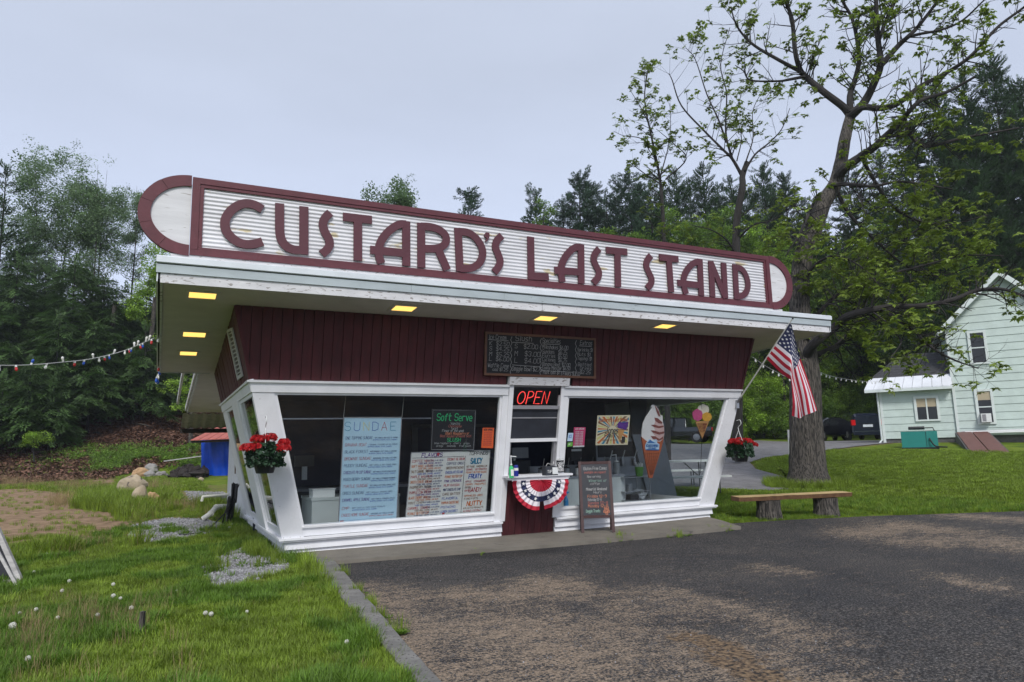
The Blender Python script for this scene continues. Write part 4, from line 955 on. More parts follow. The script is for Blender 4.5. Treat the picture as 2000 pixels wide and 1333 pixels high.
# FLAVORS / TOPPINGS board
B = Board([fpo(u, v, -.13) for u, v in ((803,884),(958,879),(949,1004),(791,1016))], 'menu_board', 'wide white flavors and toppings board standing on the left window sill', 'menu board', G_BOARDS)
B.panel('panel', 'whiteboard_warm', .012); B.frame('frame_grey', .008, .005)
cols = ['ink_navy', 'ink_red', 'ink_purple', 'ink_orange', 'ink_blue', 'ink_brown']
L_ = [('FLAVORS', .13, .075, .055, .011, 'ink_purple', {'maxw': .35}), ('TOPPINGS', .72, .07, .05, .009, 'ink_black', {'maxw': .26}),
      ('SAUCY', .75, .2, .08, .018, 'ink_teal', {'maxw': .15}), ('FRUITY', .74, .43, .06, .014, 'ink_blue', {'maxw': .17}), ('CANDY', .75, .64, .065, .01, 'ink_red', {'maxw': .17}), ('NUTTY', .74, .85, .065, .016, 'ink_orange', {'maxw': .2})]
fl = ['COFFEE HEATH', 'SOFT VANILLA TWIST', 'SALTY CARAMEL TRUFFLE', 'MAPLE WALNUT', 'OREO COOKIE CREAM', 'RASPBERRY FUDGE', 'PURPLE COW CREAM', 'BLACK CHERRY VANILLA', 'MINT CHIP', 'CARAMEL CRUNCH', 'PEANUT BUTTER CUP']
f2 = ['COCONUT ICE CREAM', 'COFFEE OREO', 'GREEN PISTACHIO', 'CHOCOLATE ECLAIR', 'PEANUT BUTTER CUP', 'PINK LEMONADE', 'RUM RAISIN', 'MINT CHOCOLATE CHIP', 'CAKE BATTER', 'FLAVORFUL', 'PUMPKIN CHEESECAKE', 'PISTACHIO', 'LEMON SHERBET']
for i, a in enumerate(fl):
    y = .15+i*.078; L_ += [(a, .02, y, .036, .007, cols[(i*2+1) % 6], {'maxw': .26}), ('WITH VANILLA ICE CREAM', .2, y-.008, .02, .0045, 'ink_navy', {'maxw': .2}), ('FUDGE SWIRL CARAMEL AND NUTS', .1, y+.03, .02, .0045, cols[(i+2) % 6], {'maxw': .28})]
for i, a in enumerate(f2): L_.append((a, .45-.003*i, .14+i*.066, .034, .007, cols[(i*5+1) % 6] if i < 11 else 'ink_blue', {'maxw': .22}))
for k, (y0, ws) in enumerate(((.26, ('HOT FUDGE   MARSHMALLOW', 'CARAMEL    BUTTERSCOTCH', 'PEANUT BUTTER SAUCE')), (.49, ('APPLE   STRAWBERRY', 'CHERRY  PINEAPPLE', 'BERRY', 'BANANA')), (.71, ('SPRINKLES  OREO', 'M AND M BITS')), (.9, ('WALNUTS PEANUTS', 'ALMOND COCONUT')))):
    for i, a in enumerate(ws): L_.append((a, .70, y0+i*.045, .026, .006, ('ink_brown', 'ink_red', 'ink_orange')[(i+k) % 3], {'maxw': .27}))
B.text(L_); q = MB(); line2(q, B.fn(), (.675*B.w, .08*B.h), (.675*B.w, .99*B.h), .006); line2(q, B.fn(), (.02*B.w, .085*B.h), (.66*B.w, .085*B.h), .005); q.build('ruled_line', 'ink_black', B.T)
q = MB(); poly2(q, B.fn(), [(.44*B.w, .93*B.h), (.47*B.w, .93*B.h), (.47*B.w, .985*B.h), (.44*B.w, .985*B.h)]); poly2(q, B.fn(.006), [(.31*B.w, .03*B.h), (.33*B.w, .015*B.h), (.35*B.w, .03*B.h), (.33*B.w, .075*B.h)]); q.build('red_sticker', 'ink_red', B.T)
# big chalk price board above the counter
B = Board([fpo(u, v, .03) for u, v in ((947,648),(1163,661),(1163,740),(945,733))], 'chalk_price_board', 'long wooden framed chalkboard of prices mounted above the serving window', 'menu board')
B.panel('panel', 'chalkboard', .02); B.frame('frame_wood', .035, .016, .03)
L_ = [('Ice Cream', .035, .16, .1, .012, 'chalk', dict(maxw=.15)), ('K  $2.50', .04, .30, .09, .011, 'chalk', {}), ('S  $4.25', .04, .42, .09, .011, 'chalk', {}), ('M  $5.25', .04, .55, .09, .011, 'chalk', {}), ('L  $6.00', .04, .66, .09, .011, 'chalk', {}), ('Waffle Cone', .03, .81, .09, .011, 'chalk', dict(maxw=.18)), ('add $1.25', .07, .89, .065, .009, 'chalk', {}),
      ('Slush', .26, .17, .13, .012, 'chalk', {}), ('S   $2.00', .255, .34, .1, .011, 'chalk', {}), ('M   $3.00', .255, .52, .11, .011, 'chalk', {}), ('L   $4.00', .255, .68, .11, .011, 'chalk', {}), ('Doggie Bowl $2.75', .235, .87, .1, .012, 'chalk', dict(maxw=.27)),
      ('Specialties', .5, .18, .11, .011, 'chalk', dict(maxw=.17)), ('Milkshakes $6.00', .5, .32, .09, .011, 'chalk', dict(maxw=.24)), ('Sundaes   $6.75', .5, .43, .09, .01, 'chalk', dict(maxw=.23)), ('Flurries  $5.50', .5, .53, .09, .01, 'chalk', dict(maxw=.23)), ('Cyclones  $6.75', .5, .62, .085, .01, 'chalk', dict(maxw=.23)), ('Banana Boat $7.00', .5, .73, .085, .011, 'chalk', dict(maxw=.26)), ('Cookie Monster $6.50', .5, .815, .08, .011, 'chalk', dict(maxw=.26)), ('Malt add $1', .51, .92, .09, .011, 'chalk', dict(maxw=.15)), ('Floats $3.50', .69, .94, .09, .012, 'chalk', dict(maxw=.16)),
      ('Extras', .85, .18, .1, .011, 'chalk', dict(maxw=.12)), ('Sprinkles $1', .825, .34, .08, .009, 'chalk', dict(maxw=.15)), ('Nuts $1', .825, .45, .08, .01, 'chalk', {}), ('Toppings $1', .825, .55, .08, .009, 'chalk', dict(maxw=.14)), ('Bottled', .83, .7, .08, .01, 'chalk', {}), ('Drinks', .85, .79, .08, .01, 'chalk', {}), ('$2.25', .85, .89, .08, .01, 'chalk', {})]
B.text(L_); q = MB()
for s in (.225, .485, .81):
    for i in range(12):
        y = .08+i*.075; line2(q, B.fn(), ((s+.006*(-1)**i)*B.w, y*B.h), ((s-.006*(-1)**i)*B.w, (y+.075)*B.h), .006)
for a, b in (((.03,.18),(.2,.18)), ((.235,.21),(.42,.21)), ((.5,.21),(.66,.21)), ((.84,.21),(.96,.21)), ((.235,.74),(.48,.76)), ((.49,.845),(.78,.86)), ((.675,.86),(.675,.96))): line2(q, B.fn(), (a[0]*B.w, a[1]*B.h), (b[0]*B.w, b[1]*B.h), .006)
q.build('ruled_line', 'chalk', B.T)
# neon OPEN
B = Board([fpo(u, v, -.075) for u, v in ((1010,763),(1076,763),(1074,791),(1008,791))], 'neon_open_sign', 'red neon OPEN sign glowing behind the small transom window', 'neon sign')
def neon(mb, pts, r=.0065): mb.tube([B.at(s*B.w, t*B.h, .01) for s, t in pts], r, 8)
for name, pl in (('O', [[(.13+.105*cos(a)+.03*-sin(a), .5+.42*sin(a)) for a in [2*pi*i/20 for i in range(21)]]]), ('P', [[(.27,.95),(.34,.07),(.44,.07),(.49,.2),(.46,.42),(.38,.5),(.31,.52)]]), ('E', [[(.73,.07),(.57,.07),(.5,.92),(.67,.92)],[(.54,.48),(.67,.48)]]), ('N', [[(.73,.95),(.8,.07),(.89,.92),(.97,.07)]])):
    q = MB()
    for p in pl: neon(q, p)
    q.build('neon_tube', 'neon_red', B.T)
q = MB(); q.bar(B.at(0, -.01), B.at(B.w, -.01), .006, .006).bar(B.at(0, B.h+.01), B.at(B.w, B.h+.01), .006, .006); q.build('wire_frame', 'black', B.T)
# posters in the right window
B = Board([fpo(u, v, -.07) for u, v in ((1121,835),(1144,835),(1141,873),(1119,874))], 'price_notice', 'pink and white price sheet taped inside the right window', 'notice')
B.panel('sheet', 'paper_pink', .002); q = MB()
for r_ in range(9):
    for c_ in range(2):
        s0 = .14+.36*c_; t0 = .2+.085*r_; poly2(q, B.fn(.003), [((s0)*B.w, t0*B.h), ((s0+.3)*B.w, t0*B.h), ((s0+.3)*B.w, (t0+.06)*B.h), (s0*B.w, (t0+.06)*B.h)])
poly2(q, B.fn(.003), [(.0, .93*B.h), (B.w, .93*B.h), (B.w, B.h), (0, B.h)]); q.build('print', 'paper_white', B.T)
B.text([('ICE CREAM', .12, .12, .08, .018, 'ink_white', dict(maxw=.75))]+[('$2.50', .16+.36*c, .25+.085*r, .045, .012, 'ink_pink', dict(maxw=.24)) for r in range(9) for c in range(2)], o=.004)
for (C_, lab, mt, tx) in ((((1110,846),(1120,846),(1118,862),(1108,862)), 'small blue and white sticker on the right window glass', 'badge_light', 'ICE'), (((1109,865),(1119,864),(1118,872),(1108,873)), 'tiny green round sticker low on the window glass beside the post', 'cup_green', 'OK')):
    B = Board([fpo(u, v, -.05) for u, v in C_], 'window_sticker', lab, 'sticker'); B.panel('sheet', mt, .002); B.text([(tx, .15, .6, .35, .06, 'ink_white' if mt == 'cup_green' else 'ink_blue', dict(maxw=.7))], o=.002)
B = Board([fpo(u, v, -.07) for u, v in ((1167,812),(1231,811),(1226,869),(1163,870))], 'sunburst_poster', 'square cream poster with sunburst stripes, scoop and cone in right window', 'poster')
B.panel('sheet', 'paper_cream', .003); qs = {k: MB() for k in ('ink_orange', 'ink_teal', 'ink_brown', 'ink_yellow')}
cx_, cy_ = .48, .47
for i in range(28):
    a = 2*pi*i/28+.05; da = pi/28*.55; ks = ('ink_brown', 'ink_teal', 'ink_orange', 'ink_yellow')[i % 4]; pts = []
    for rr, aa in ((.12, a-da), (.75, a-da), (.75, a+da), (.12, a+da)):
        s_, t_ = cx_+rr*cos(aa), cy_+rr*sin(aa)
        if rr > .5: kq = min([1]+[(.965-cx_)/(s_-cx_) if s_ > .965 else 1, (cx_-.035)/(cx_-s_) if s_ < .035 else 1, (.96-cy_)/(t_-cy_) if t_ > .96 else 1, (cy_-.04)/(cy_-t_) if t_ < .04 else 1]); s_, t_ = cx_+(s_-cx_)*kq, cy_+(t_-cy_)*kq
        pts.append((s_*B.w, t_*B.h))
    poly2(qs[ks], B.fn(.002), pts)
for k, q in qs.items(): q.build('stripe', k, B.T)
q = MB(); poly2(q, B.fn(.004), [(s*B.w, t*B.h) for s, t in ((.62,.3),(.66,.22),(.8,.25),(.95,.22),(.96,.38),(.9,.5),(.8,.46),(.72,.45),(.63,.42))]); q.build('scoop', 'ink_purple', B.T)
q = MB(); poly2(q, B.fn(.003), [(s*B.w, t*B.h) for s, t in ((.64,.46),(.86,.52),(.72,.93))]); q.build('cone', 'cone_tan', B.T)
q = MB(); poly2(q, B.fn(.004), [(s*B.w, t*B.h) for s, t in ((.79,.72),(.9,.72),(.9,.93),(.79,.93))]); q.build('cup', 'ink_black', B.T)
B.text([("Custard's Last Stand", .06, .2, .1, .026, 'ink_orange', dict(maxw=.86)), ('Jones', .27, .6, .2, .03, 'ink_black', dict(maxw=.4)), ('Family', .25, .74, .14, .022, 'ink_black', dict(maxw=.34)), ('HOMEMADE ICE CREAM', .2, .86, .05, .01, 'ink_brown', dict(maxw=.45))], o=.006)
# tall twist cone cutout (a thick relief board)
def cutout(px, off, th, mb, m, o2=0., lift=0):
    P_ = [fpo(u, v, off+lift) for u, v in px]; return mb.prism(P_, -_fn*th, m)
Z2 = lambda x, y: (1160+x/8.333, 780+y/8.333)
base = tuple(fpo(1271, 935, -.1)); T = thing('ice_cream_cone_sign', 'tall cutout sign of a chocolate vanilla twist cone in right window', 'cone sign', base, 'cone signs hung in the right window')
out = [(950,92),(985,95),(1020,120),(1060,190),(1085,260),(1118,270),(1122,370),(1140,450),(1146,560),(1135,640),(1100,700),(800,690),(778,610),(785,500),(800,400),(850,290),(885,240),(930,170),(950,140),(930,118)]
q = MB(); cutout([Z2(*p) for p in out], -.1, .02, q, 0); q.build('swirl', 'cone_white', T)
for pts in ([(990,98),(1010,120),(1060,200),(1085,285),(1055,280),(1020,200)], [(985,300),(1040,310),(1120,380),(1110,400),(1050,395),(1000,350)], [(930,420),(990,415),(1060,440),(1135,430),(1138,450),(1060,475),(980,455)], [(930,505),(1000,515),(1070,540),(1146,525),(1142,560),(1060,580),(960,545)], [(925,600),(1000,605),(1070,650),(1135,600),(1130,645),(1060,680),(960,650)]):
    q = MB(); cutout([Z2(*p) for p in pts], -.1, .004, q, 0, lift=.006); q.build('chocolate_swirl', 'cone_choc', T)
for pts in ([(1000,350),(1050,400),(1118,402),(1132,430),(1060,436),(985,412)], [(980,458),(1060,478),(1140,455),(1144,522),(1070,536),(1000,512)], [(960,550),(1060,584),(1142,565),(1136,600),(1070,645),(1000,602)]):
    q = MB(); cutout([Z2(*p) for p in pts], -.1, .003, q, 0, lift=.004); q.build('pink_swirl', 'cone_pinkish', T)
cn_ = [Z2(778,615), Z2(860,690), Z2(1060,700), Z2(1135,645), (1300,795+45), (1275,933), (1268,933)]
cn_ = [Z2(778,615), Z2(860,685), Z2(1080,690), Z2(1138,640), (1291,880), (1274,934), (1268,934), (1258,885)]
q = MB(); cutout(cn_, -.1, .03, q, 0, lift=.002); q.build('waffle_cone', 'cone_waffle', T)
q = MB()
for k in range(7):
    v = 886+k*6.5; w = 16*(1-(v-880)/60); a, b = fpo(1273-w, v, -.094), fpo(1273+w, v, -.094); q.bar(a, b, .006, .006, up=_fn)
for k in range(-3, 4): q.bar(fpo(1273+k*4.6, 884, -.094), fpo(1272+k*.6, 928, -.094), .006, .006, up=_fn)
q.build('waffle_grid', 'cone_waffle_dark', T)
q = MB(); cutout([(1260,872),(1262,866),(1268,858),(1275,862),(1282,858),(1284,866),(1288,868),(1287,880),(1261,879)], -.1, .006, q, 0, lift=.012); q.build('badge', 'badge_light', T)
q = MB(); cutout([(1264,866),(1270,859),(1275,863),(1282,866)], -.1, .004, q, 0, lift=.014); cutout([(1262,877.5),(1287,878),(1287,880),(1262,879.5)], -.1, .004, q, 0, lift=.014); q.build('badge_print', 'badge_blue', T)
def bf(s, t): return fpo(1262+s*24, 868+t*10, -.084)
q = MB(); write(q, bf, 'CUSTARD', .02, .5, .42, .07, asp=.06/.07*.42/.42*.55, maxw=.95); write(q, bf, 'STAND', .2, .95, .3, .05, asp=.5, maxw=.6); q.build('badge_lettering', 'badge_blue', T)
# small scoop cone sign hanging
Zq = lambda x, y: Z2(x, y); base = tuple(fpo(1371, 858, -.1)); T = thing('ice_cream_cone_sign', 'small three scoop cone sign hanging by a cord near the right corner', 'cone sign', base, 'cone signs hung in the right window')
def disc(cx, cy, rx, ry, n=16, wob=.06): return [(cx+rx*cos(2*pi*i/n)*(1+wob*sin(i*2.3)), cy+ry*sin(2*pi*i/n)*(1+wob*cos(i*3.1))) for i in range(n)]
for (nm, mt, cx0, cy0, rx, ry, lf) in (('scoop', 'scoop_cream', 1785, 170, 90, 85, 0), ('scoop', 'scoop_pink', 1690, 260, 82, 95, .004), ('scoop', 'scoop_yellow', 1840, 290, 78, 75, .008)):
    q = MB(); cutout([Zq(*p) for p in disc(cx0, cy0, rx, ry)], -.1, .02, q, 0, lift=lf); q.build(nm, mt, T)
q = MB(); cutout([Zq(1655,370), Zq(1880,350), Zq(1850,420), Zq(1765,645)], -.1, .02, q, 0, lift=.010); q.build('cone', 'cone_tan', T)
q = MB()
for (y0, y1, hw0, hw1) in ((395, 430, 75, 68), (440, 485, 60, 50), (495, 525, 42, 36)): cutout([Zq(1765-hw0, y0), Zq(1765+hw0, y0), Zq(1765+hw1, y1), Zq(1765-hw1, y1)], -.1, .003, q, 0, lift=.014)
q.build('name_band', 'cone_waffle_dark', T)
def cf(s, t): return fpo(1371.5-9+s*18, 827+t*16, -.084)
q = MB(); write(q, cf, 'I SCREAM', .05, .28, .2, .05, asp=.4, maxw=.9); write(q, cf, 'LAST', .25, .65, .25, .05, asp=.45, maxw=.5); write(q, cf, 'STAND', .3, .95, .2, .04, asp=.4, maxw=.4); q.build('lettering', 'cone_tan', T)
q = MB(); q.tube([fpo(1369, 785, -.1), fpo(1371, 800, -.1)], .004, 5); q.tube([fpo(1371, 857, -.1), fpo(1368, 925, -.1)], .005, 5); q.build('cord', 'wire_dark', T)

# ---------------------------------------------------------------- things on the counter
def cpt(u, v): p = on_z(u, v, 1.062); return p
c = cpt(999, 934); T = thing('sanitizer_bottle', 'pump bottle of clear green hand sanitizer at the left of the counter', 'bottle', c)
MB().lathe([(.034,0),(.036,.01),(.036,.13),(.03,.155),(.013,.17),(.013,.18)], c, 16, sx=1.0, sy=.7).build('body', 'soap_green', T, smooth=False)
MB().lathe([(.016,.181),(.016,.2),(.007,.202),(.007,.3),(.012,.302),(.012,.315),(.004,.318)], c, 12).bar(c+np.array([0,0,.308]), c+np.array([.075,-.02,.3]), .014, .012).build('pump', 'plastic_white', T)
MB().box(c[0]-.022, c[0]+.022, c[1]-.031, c[1]-.0265, c[2]+.03, c[2]+.12).build('label', 'paper_white', T)
c = cpt(1006, 931)+np.array([.03, .02, 0]); T = thing('wipes_canister', 'dark blue canister with a white band on the counter beside the pump bottle', 'canister', c)
MB().lathe([(.033,0),(.035,.005),(.035,.15),(.03,.165),(.015,.17)], c, 16).build('body', 'blue_plastic', T); MB().lathe([(.0356,.085),(.0356,.125)], c, 16).build('band', 'paper_white', T)
c = cpt(1075, 929); T = thing('napkin_dispenser', 'black and grey napkin dispenser at the right of the counter', 'dispenser', c)
MB().hexa([(c[0]-.1, c[1]-.06, c[2]+.001), (c[0]+.1, c[1]-.06, c[2]+.001), (c[0]+.1, c[1]+.08, c[2]+.001), (c[0]-.1, c[1]+.08, c[2]+.001), (c[0]-.095, c[1]-.04, c[2]+.13), (c[0]+.095, c[1]-.04, c[2]+.13), (c[0]+.095, c[1]+.08, c[2]+.14), (c[0]-.095, c[1]+.08, c[2]+.14)]).build('body', 'slate', T)
MB().box(c[0]-.0, c[0]+.09, c[1]-.075, c[1]-.061, c[2]+.02, c[2]+.12).build('front_plate', 'plastic_white', T)
MB().tube(bez([c+np.array(p) for p in ((-.07,0,.14),(-.05,-.02,.18),(0,-.01,.165),(.05,-.02,.17),(.06,0,.2))]), .012, 6, flat=.4).build('napkin', 'paper_white', T)
q = MB(); write(q, lambda s, t: np.array([c[0]-.09+s, c[1]-.0615, c[2]+.1-t]), 'TIPS', .005, .06, .04, .006); q.build('lettering', 'ink_white', T)
B = Board([fpo(u, v, .035) for u, v in ((1087,900),(1101,899),(1103,922),(1089,923))], 'cash_sign', 'small black tag sign with white bow hanging on the counter post', 'sign')
B.panel('panel', 'black', .008); B.text([('CASH', .12, .36, .22, .05, 'ink_white', dict(maxw=.8)), ('ONLY', .15, .64, .22, .05, 'ink_white', dict(maxw=.8)), ('PLEASE', .1, .9, .2, .04, 'ink_white', dict(maxw=.8))], o=.002)
q = MB(); q.tube([B.at(B.w/2, 0), fpo(1092, 868, .02)], .004, 5)
for sg in (-1, 1): q.tube(bez([B.at(B.w/2, -.005, .01), B.at(B.w/2+sg*.035, -.04, .015), B.at(B.w/2+sg*.05, -.01, .02), B.at(B.w/2, -.005, .012)]), .009, 6, flat=.4)
q.build('bow', 'plastic_white', B.T)
# bunting: a pleated half-round fan in bands
T = thing('bunting', 'red white and blue pleated half round bunting with stars below the counter', 'bunting', (3.83, -.33, .99))
bt = [fpo(u, v, .0) for u, v in ((994,938),(1097,938))]
BX0, BX1 = 3.33, 4.34; bc = (BX0+BX1)/2; BR2 = .5
def bunt(r, a, y0=-.345):   # r 0..1, a 0..pi (left to right); fan hangs from a straight top, gap in the middle bottom
    cx_ = cos(a); sx_ = sin(a); x = bc-(abs(cx_)**.8)*(1 if cx_ > 0 else -1)*r*BR2; z = .985-(sx_**.85)*r*.47*(.97+.03*sin(a*5+r))
    pl = (.011*sin(a*31+r*2)+.006*sin(a*17+1))*(.4+.6*r)
    return (x, y0-.012-pl-.02*sin(a)*r+.09*(.985-z)*.6, z)
bands = [(.0, .40, 'flag_red'), (.40, .55, 'flag_white'), (.55, .72, 'flag_blue'), (.72, .87, 'flag_white'), (.87, 1., 'flag_red')]
for r0, r1, mt in bands:
    q = MB()
    for a0, a1 in ((0, pi/2-.002-.045*(r0 > .7)), (pi/2+.002+.045*(r0 > .7), pi)):
        q.grid(lambda s, t: bunt(r0+(r1-r0)*t, a0+(a1-a0)*s), 60, 3)
    q.build('pleated_band', mt, T, smooth=True)
q = MB()
for i, a in enumerate([.12, .5, .85, 1.3, 1.84, 2.3, 2.65, 3.02]):
    p = np.array(bunt(.635, a)); sz = .034
    pts = [p+np.array([sz*(1 if k % 2 == 0 else .42)*sin(k*pi/5+i), -.016, sz*(1 if k % 2 == 0 else .42)*cos(k*pi/5+i)]) for k in range(10)]
    q.add(pts, [tuple(range(10))])
q.build('stars', 'ink_white', T)
MB().bar((BX0, -.352, .985), (BX1, -.352, .985), .012, .018).build('heading', 'flag_white', T)
# ---------------------------------------------------------------- A-frame chalkboard on the walk
g0, g1 = hit(1138, 1051), hit(1206, 1050); zA = h(5.0, -.5)+.063
g0[2] = g1[2] = 0
b0 = np.array([4.55, -.345]); b1 = np.array([5.02, -.60]); ex = np.array([*(b1-b0), 0]); wA = np.linalg.norm(ex); ex /= wA; nA = np.array([ex[1], -ex[0], 0])
T = thing('a_frame_chalkboard', 'dark wooden A-frame chalkboard standing on the walk right of the counter', 'sandwich board', (*((b0+b1)/2), zA))
O0 = np.array([*b0, zA]); HA = 1.12; lean = .16
def af(s, t, o=0.): return O0+ex*s-nA*(lean*t)+np.array([0, 0, 1.])*t*HA+nA*o
def abar(s0, t0, s1, t1, w=.045, side=1):
    f = af if side > 0 else (lambda s, t, o=0.: O0+ex*s-nA*(2*lean-lean*t+.0)+np.array([0, 0, 1.])*t*HA+nA*o)
    return MB().bar(f(s0, t0), f(s1, t1), w, .025, up=nA)
for s in (.022, wA-.022): abar(s, 0, s, 1.).build('leg', 'frame_dark', T); abar(s, 0, s, .985, side=-1).build('rear_leg', 'frame_dark', T)
abar(.045, .978, wA-.045, .978).build('rail', 'frame_dark', T); abar(.045, .22, wA-.045, .22).build('rail', 'frame_dark', T)
B = Board([af(.045, .955, .004), af(wA-.045, .955, .004), af(wA-.045, .243, .004), af(.045, .243, .004)], None, '', ''); B.T = T
B.panel('panel', 'slate', .012)
MB().prism([af(.045, .955, -.02)-nA*.02, af(wA-.045, .955, -.02)-nA*.02, af(wA-.045, .243, -.25), af(.045, .243, -.25)], -nA*.01).build('rear_panel', 'slate', T)
B.text([('Gluten Free Cones', .08, .11, .06, .009, 'chalk', dict(maxw=.86)), ('available on request', .1, .18, .045, .007, 'chalk_red', dict(maxw=.8)), ('Now serving', .2, .265, .045, .006, 'chalk', dict(maxw=.5)), ('Wineries or', .25, .35, .05, .006, 'chalk_green', {}), ('coffee', .3, .41, .045, .006, 'chalk', {}),
        ('Memorial Weekend', .14, .52, .055, .009, 'chalk', dict(maxw=.76)), ('Hours', .4, .58, .045, .007, 'chalk', {}), ('Friday 12-9', .18, .66, .05, .007, 'chalk_orange', {}), ('Saturday 12-9', .18, .725, .05, .007, 'chalk', dict(maxw=.5)), ('Sunday 12-8', .18, .79, .05, .008, 'chalk_red', {}), ('Monday 12-8', .18, .85, .05, .007, 'chalk_orange', {}), ('Doggie Treats', .1, .95, .055, .009, 'chalk_green', dict(maxw=.52))], o=.003)
q = MB(); 
for rr in (.85, .55): 
    pp = [((.84+.115*rr*cos(a)*(1+.2*sin(5*a)))*B.w, (.92+.085*rr*sin(a)*(1+.2*sin(5*a)))*B.h) for a in [2*pi*i/30 for i in range(31)]]
    for a, b in zip(pp, pp[1:]): line2(q, B.fn(.003), a, b, .007)
write(q, B.fn(.003), 'PUP', .79*B.w, .91*B.h, .035*B.h, .006, maxw=.1*B.w); write(q, B.fn(.003), 'CUP', .79*B.w, .96*B.h, .035*B.h, .006, maxw=.1*B.w)
q.build('drawing', 'chalk_orange', T)
# ---------------------------------------------------------------- inside the shop
def iv(u, v, y): return on_y(u, v, y)
def ibox(T, name, m, u0, v0, u1, v1, y, dy, bev=0):   # cabinet whose front (at y) spans the seen rectangle
    a, b = iv(u0, v1, y), iv(u1, v0, y); return MB().box(a[0], b[0], y, y+dy, a[2], b[2]).build(name, m, T)
a = iv(612, 1028, .75); T = thing('chest_freezer', 'white chest freezer inside the left window beside the sundae board', 'freezer', (a[0]+.3, .75, .12))
x0, x1 = iv(609, 1000, .75)[0], iv(668, 1000, .75)[0]+.9; zt_ = iv(640, 972, .75)[2]
MB().box(x0, x1, .75, 1.6, .12, zt_-.04).build('body', 'machine_white', T); MB().box(x0-.01, x1+.01, .74, 1.61, zt_-.04, zt_).build('lid', 'machine_white', T)
MB().box(x0+.4, x0+.55, .73, .739, zt_-.035, zt_-.01).build('handle', 'steel', T)
z_ = iv(620, 957, .85)[2]; T = thing('white_box', 'small white box standing on the chest freezer lid', 'box', (x0+.15, 1., zt_)); MB().box(x0+.03, x0+.36, .85, 1.15, zt_+.001, z_).build('carton', 'plastic_white', T); MB().box(x0+.02, x0+.37, .84, 1.16, z_, z_+.012).build('lid', 'plastic_white', T)
p = iv(594, 905, 3.27); T = thing('soap_dispenser', 'pale soap dispenser on the dark back wall beyond the left window', 'dispenser', p)
MB().box(p[0]-.18, p[0]+.16, p[1]-.12, p[1]+.02, p[2]-.06, p[2]+.14).build('body', 'interior_grey', T); MB().box(p[0]-.04, p[0]+.04, p[1]-.1, p[1], p[2]-.3, p[2]-.062).build('nozzle', 'plastic_white', T)
T = thing('back_counter', 'long dark back counter inside the left window behind the menu boards', 'counter', (1.8, 2.6, .12))
zc_ = iv(700, 950, 2.5)[2]
MB().box(.3, 3.2, 2.5, 3.25, .12, zc_-.05).build('cabinet', 'interior_grey', T); MB().box(.28, 3.22, 2.47, 3.25, zc_-.05, zc_).build('top', 'steel', T)
# machines along the right window
ya = .75
T = thing('prep_counter', 'white front counter inside the right window with a steel top', 'counter', (5.2, ya, .12))
cx0, cx1 = 4.45, iv(1222, 1000, ya)[0]; ztc = iv(1150, 933, ya)[2]; zsp = iv(1150, 912, ya)[2]
MB().box(cx0, cx1, ya, ya+.7, .12, ztc).build('cabinet', 'machine_white', T); MB().box(cx0-.0, cx1+.01, ya-.02, ya+.72, ztc, ztc+.035).build('top', 'steel', T)
MB().box(cx0, cx1, ya+.4, ya+.46, ztc+.035, zsp+.03).build('rear_rail', 'machine_grey', T)
for i in range(6):
    x = cx0+.12+i*(cx1-cx0-.2)/6; c = (x, ya+.2, ztc+.036); T = thing('topping_jar', ['squat steel topping jar at the counter end beside the door post','squat steel jar with red lid, second on the steel counter','steel jar with a ladle, third along the counter','pale topping jar behind the A-frame board top','steel topping jar left of the pump jar','steel topping jar under the sunburst poster'][i], 'jar', c, 'topping jars on the steel counter')
    MB().lathe([(.055,0),(.06,.01),(.06,.13),(.05,.14)], c, 14).build('body', ['steel','machine_grey','steel','plastic_white','machine_grey','steel'][i], T)
    MB().lathe([(.061,.1405),(.061,.155),(.02,.165),(.012,.185)], c, 14).build('lid', 'ink_red' if i == 1 else 'black', T)
    MB().tube([(x+.02, ya+.2, ztc+.15), (x+.05, ya+.17, ztc+.36)], .007, 6).build('ladle', 'steel', T)
# soft serve machine behind
T = thing('soft_serve_machine', 'tall dark steel soft serve machine behind the sunburst poster', 'machine', (5.9, 1.9, .12))
m0, m1 = iv(1165, 900, 1.9)[0], iv(1260, 900, 1.9)[0]
MB().box(m0, m1, 1.9, 2.6, .3, 1.62).build('body', 'machine_grey', T); MB().box(m0+.04, m1-.04, 1.885, 1.899, 1.25, 1.56).build('panel', 'black', T); MB().box(m0+.02, m1-.02, 1.72, 1.899, .82, .86).build('drip_tray', 'steel', T)
for k in range(3):
    x = m0+(m1-m0)*(.25+.25*k); f = MB().lathe([(.03,0),(.035,.05),(.035,.16)], (x, 1.86, 1.06), 10).build('spout', 'steel', T); MB().tube([(x, 1.85, 1.22), (x, 1.76, 1.38)], .011, 6).build('lever', 'plastic_white', T)
T = thing('blender_machine', 'small steel mixer with a round base seen through the serving window', 'mixer', (3.95, 2.0, .9))
p = iv(1018, 895, 2.0)
MB().box(p[0]-.25, p[0]+.2, 2.0, 2.4, p[2]-.5, p[2]-.05).build('base', 'interior_grey', T); MB().box(p[0]-.2, p[0]+.15, 1.98, 2.3, p[2], p[2]+.2).build('head', 'machine_grey', T); MB().tube([(p[0]-.1, 2.1, p[2]-.05), (p[0]-.1, 2.1, p[2])], .03, 8).build('column', 'steel', T)
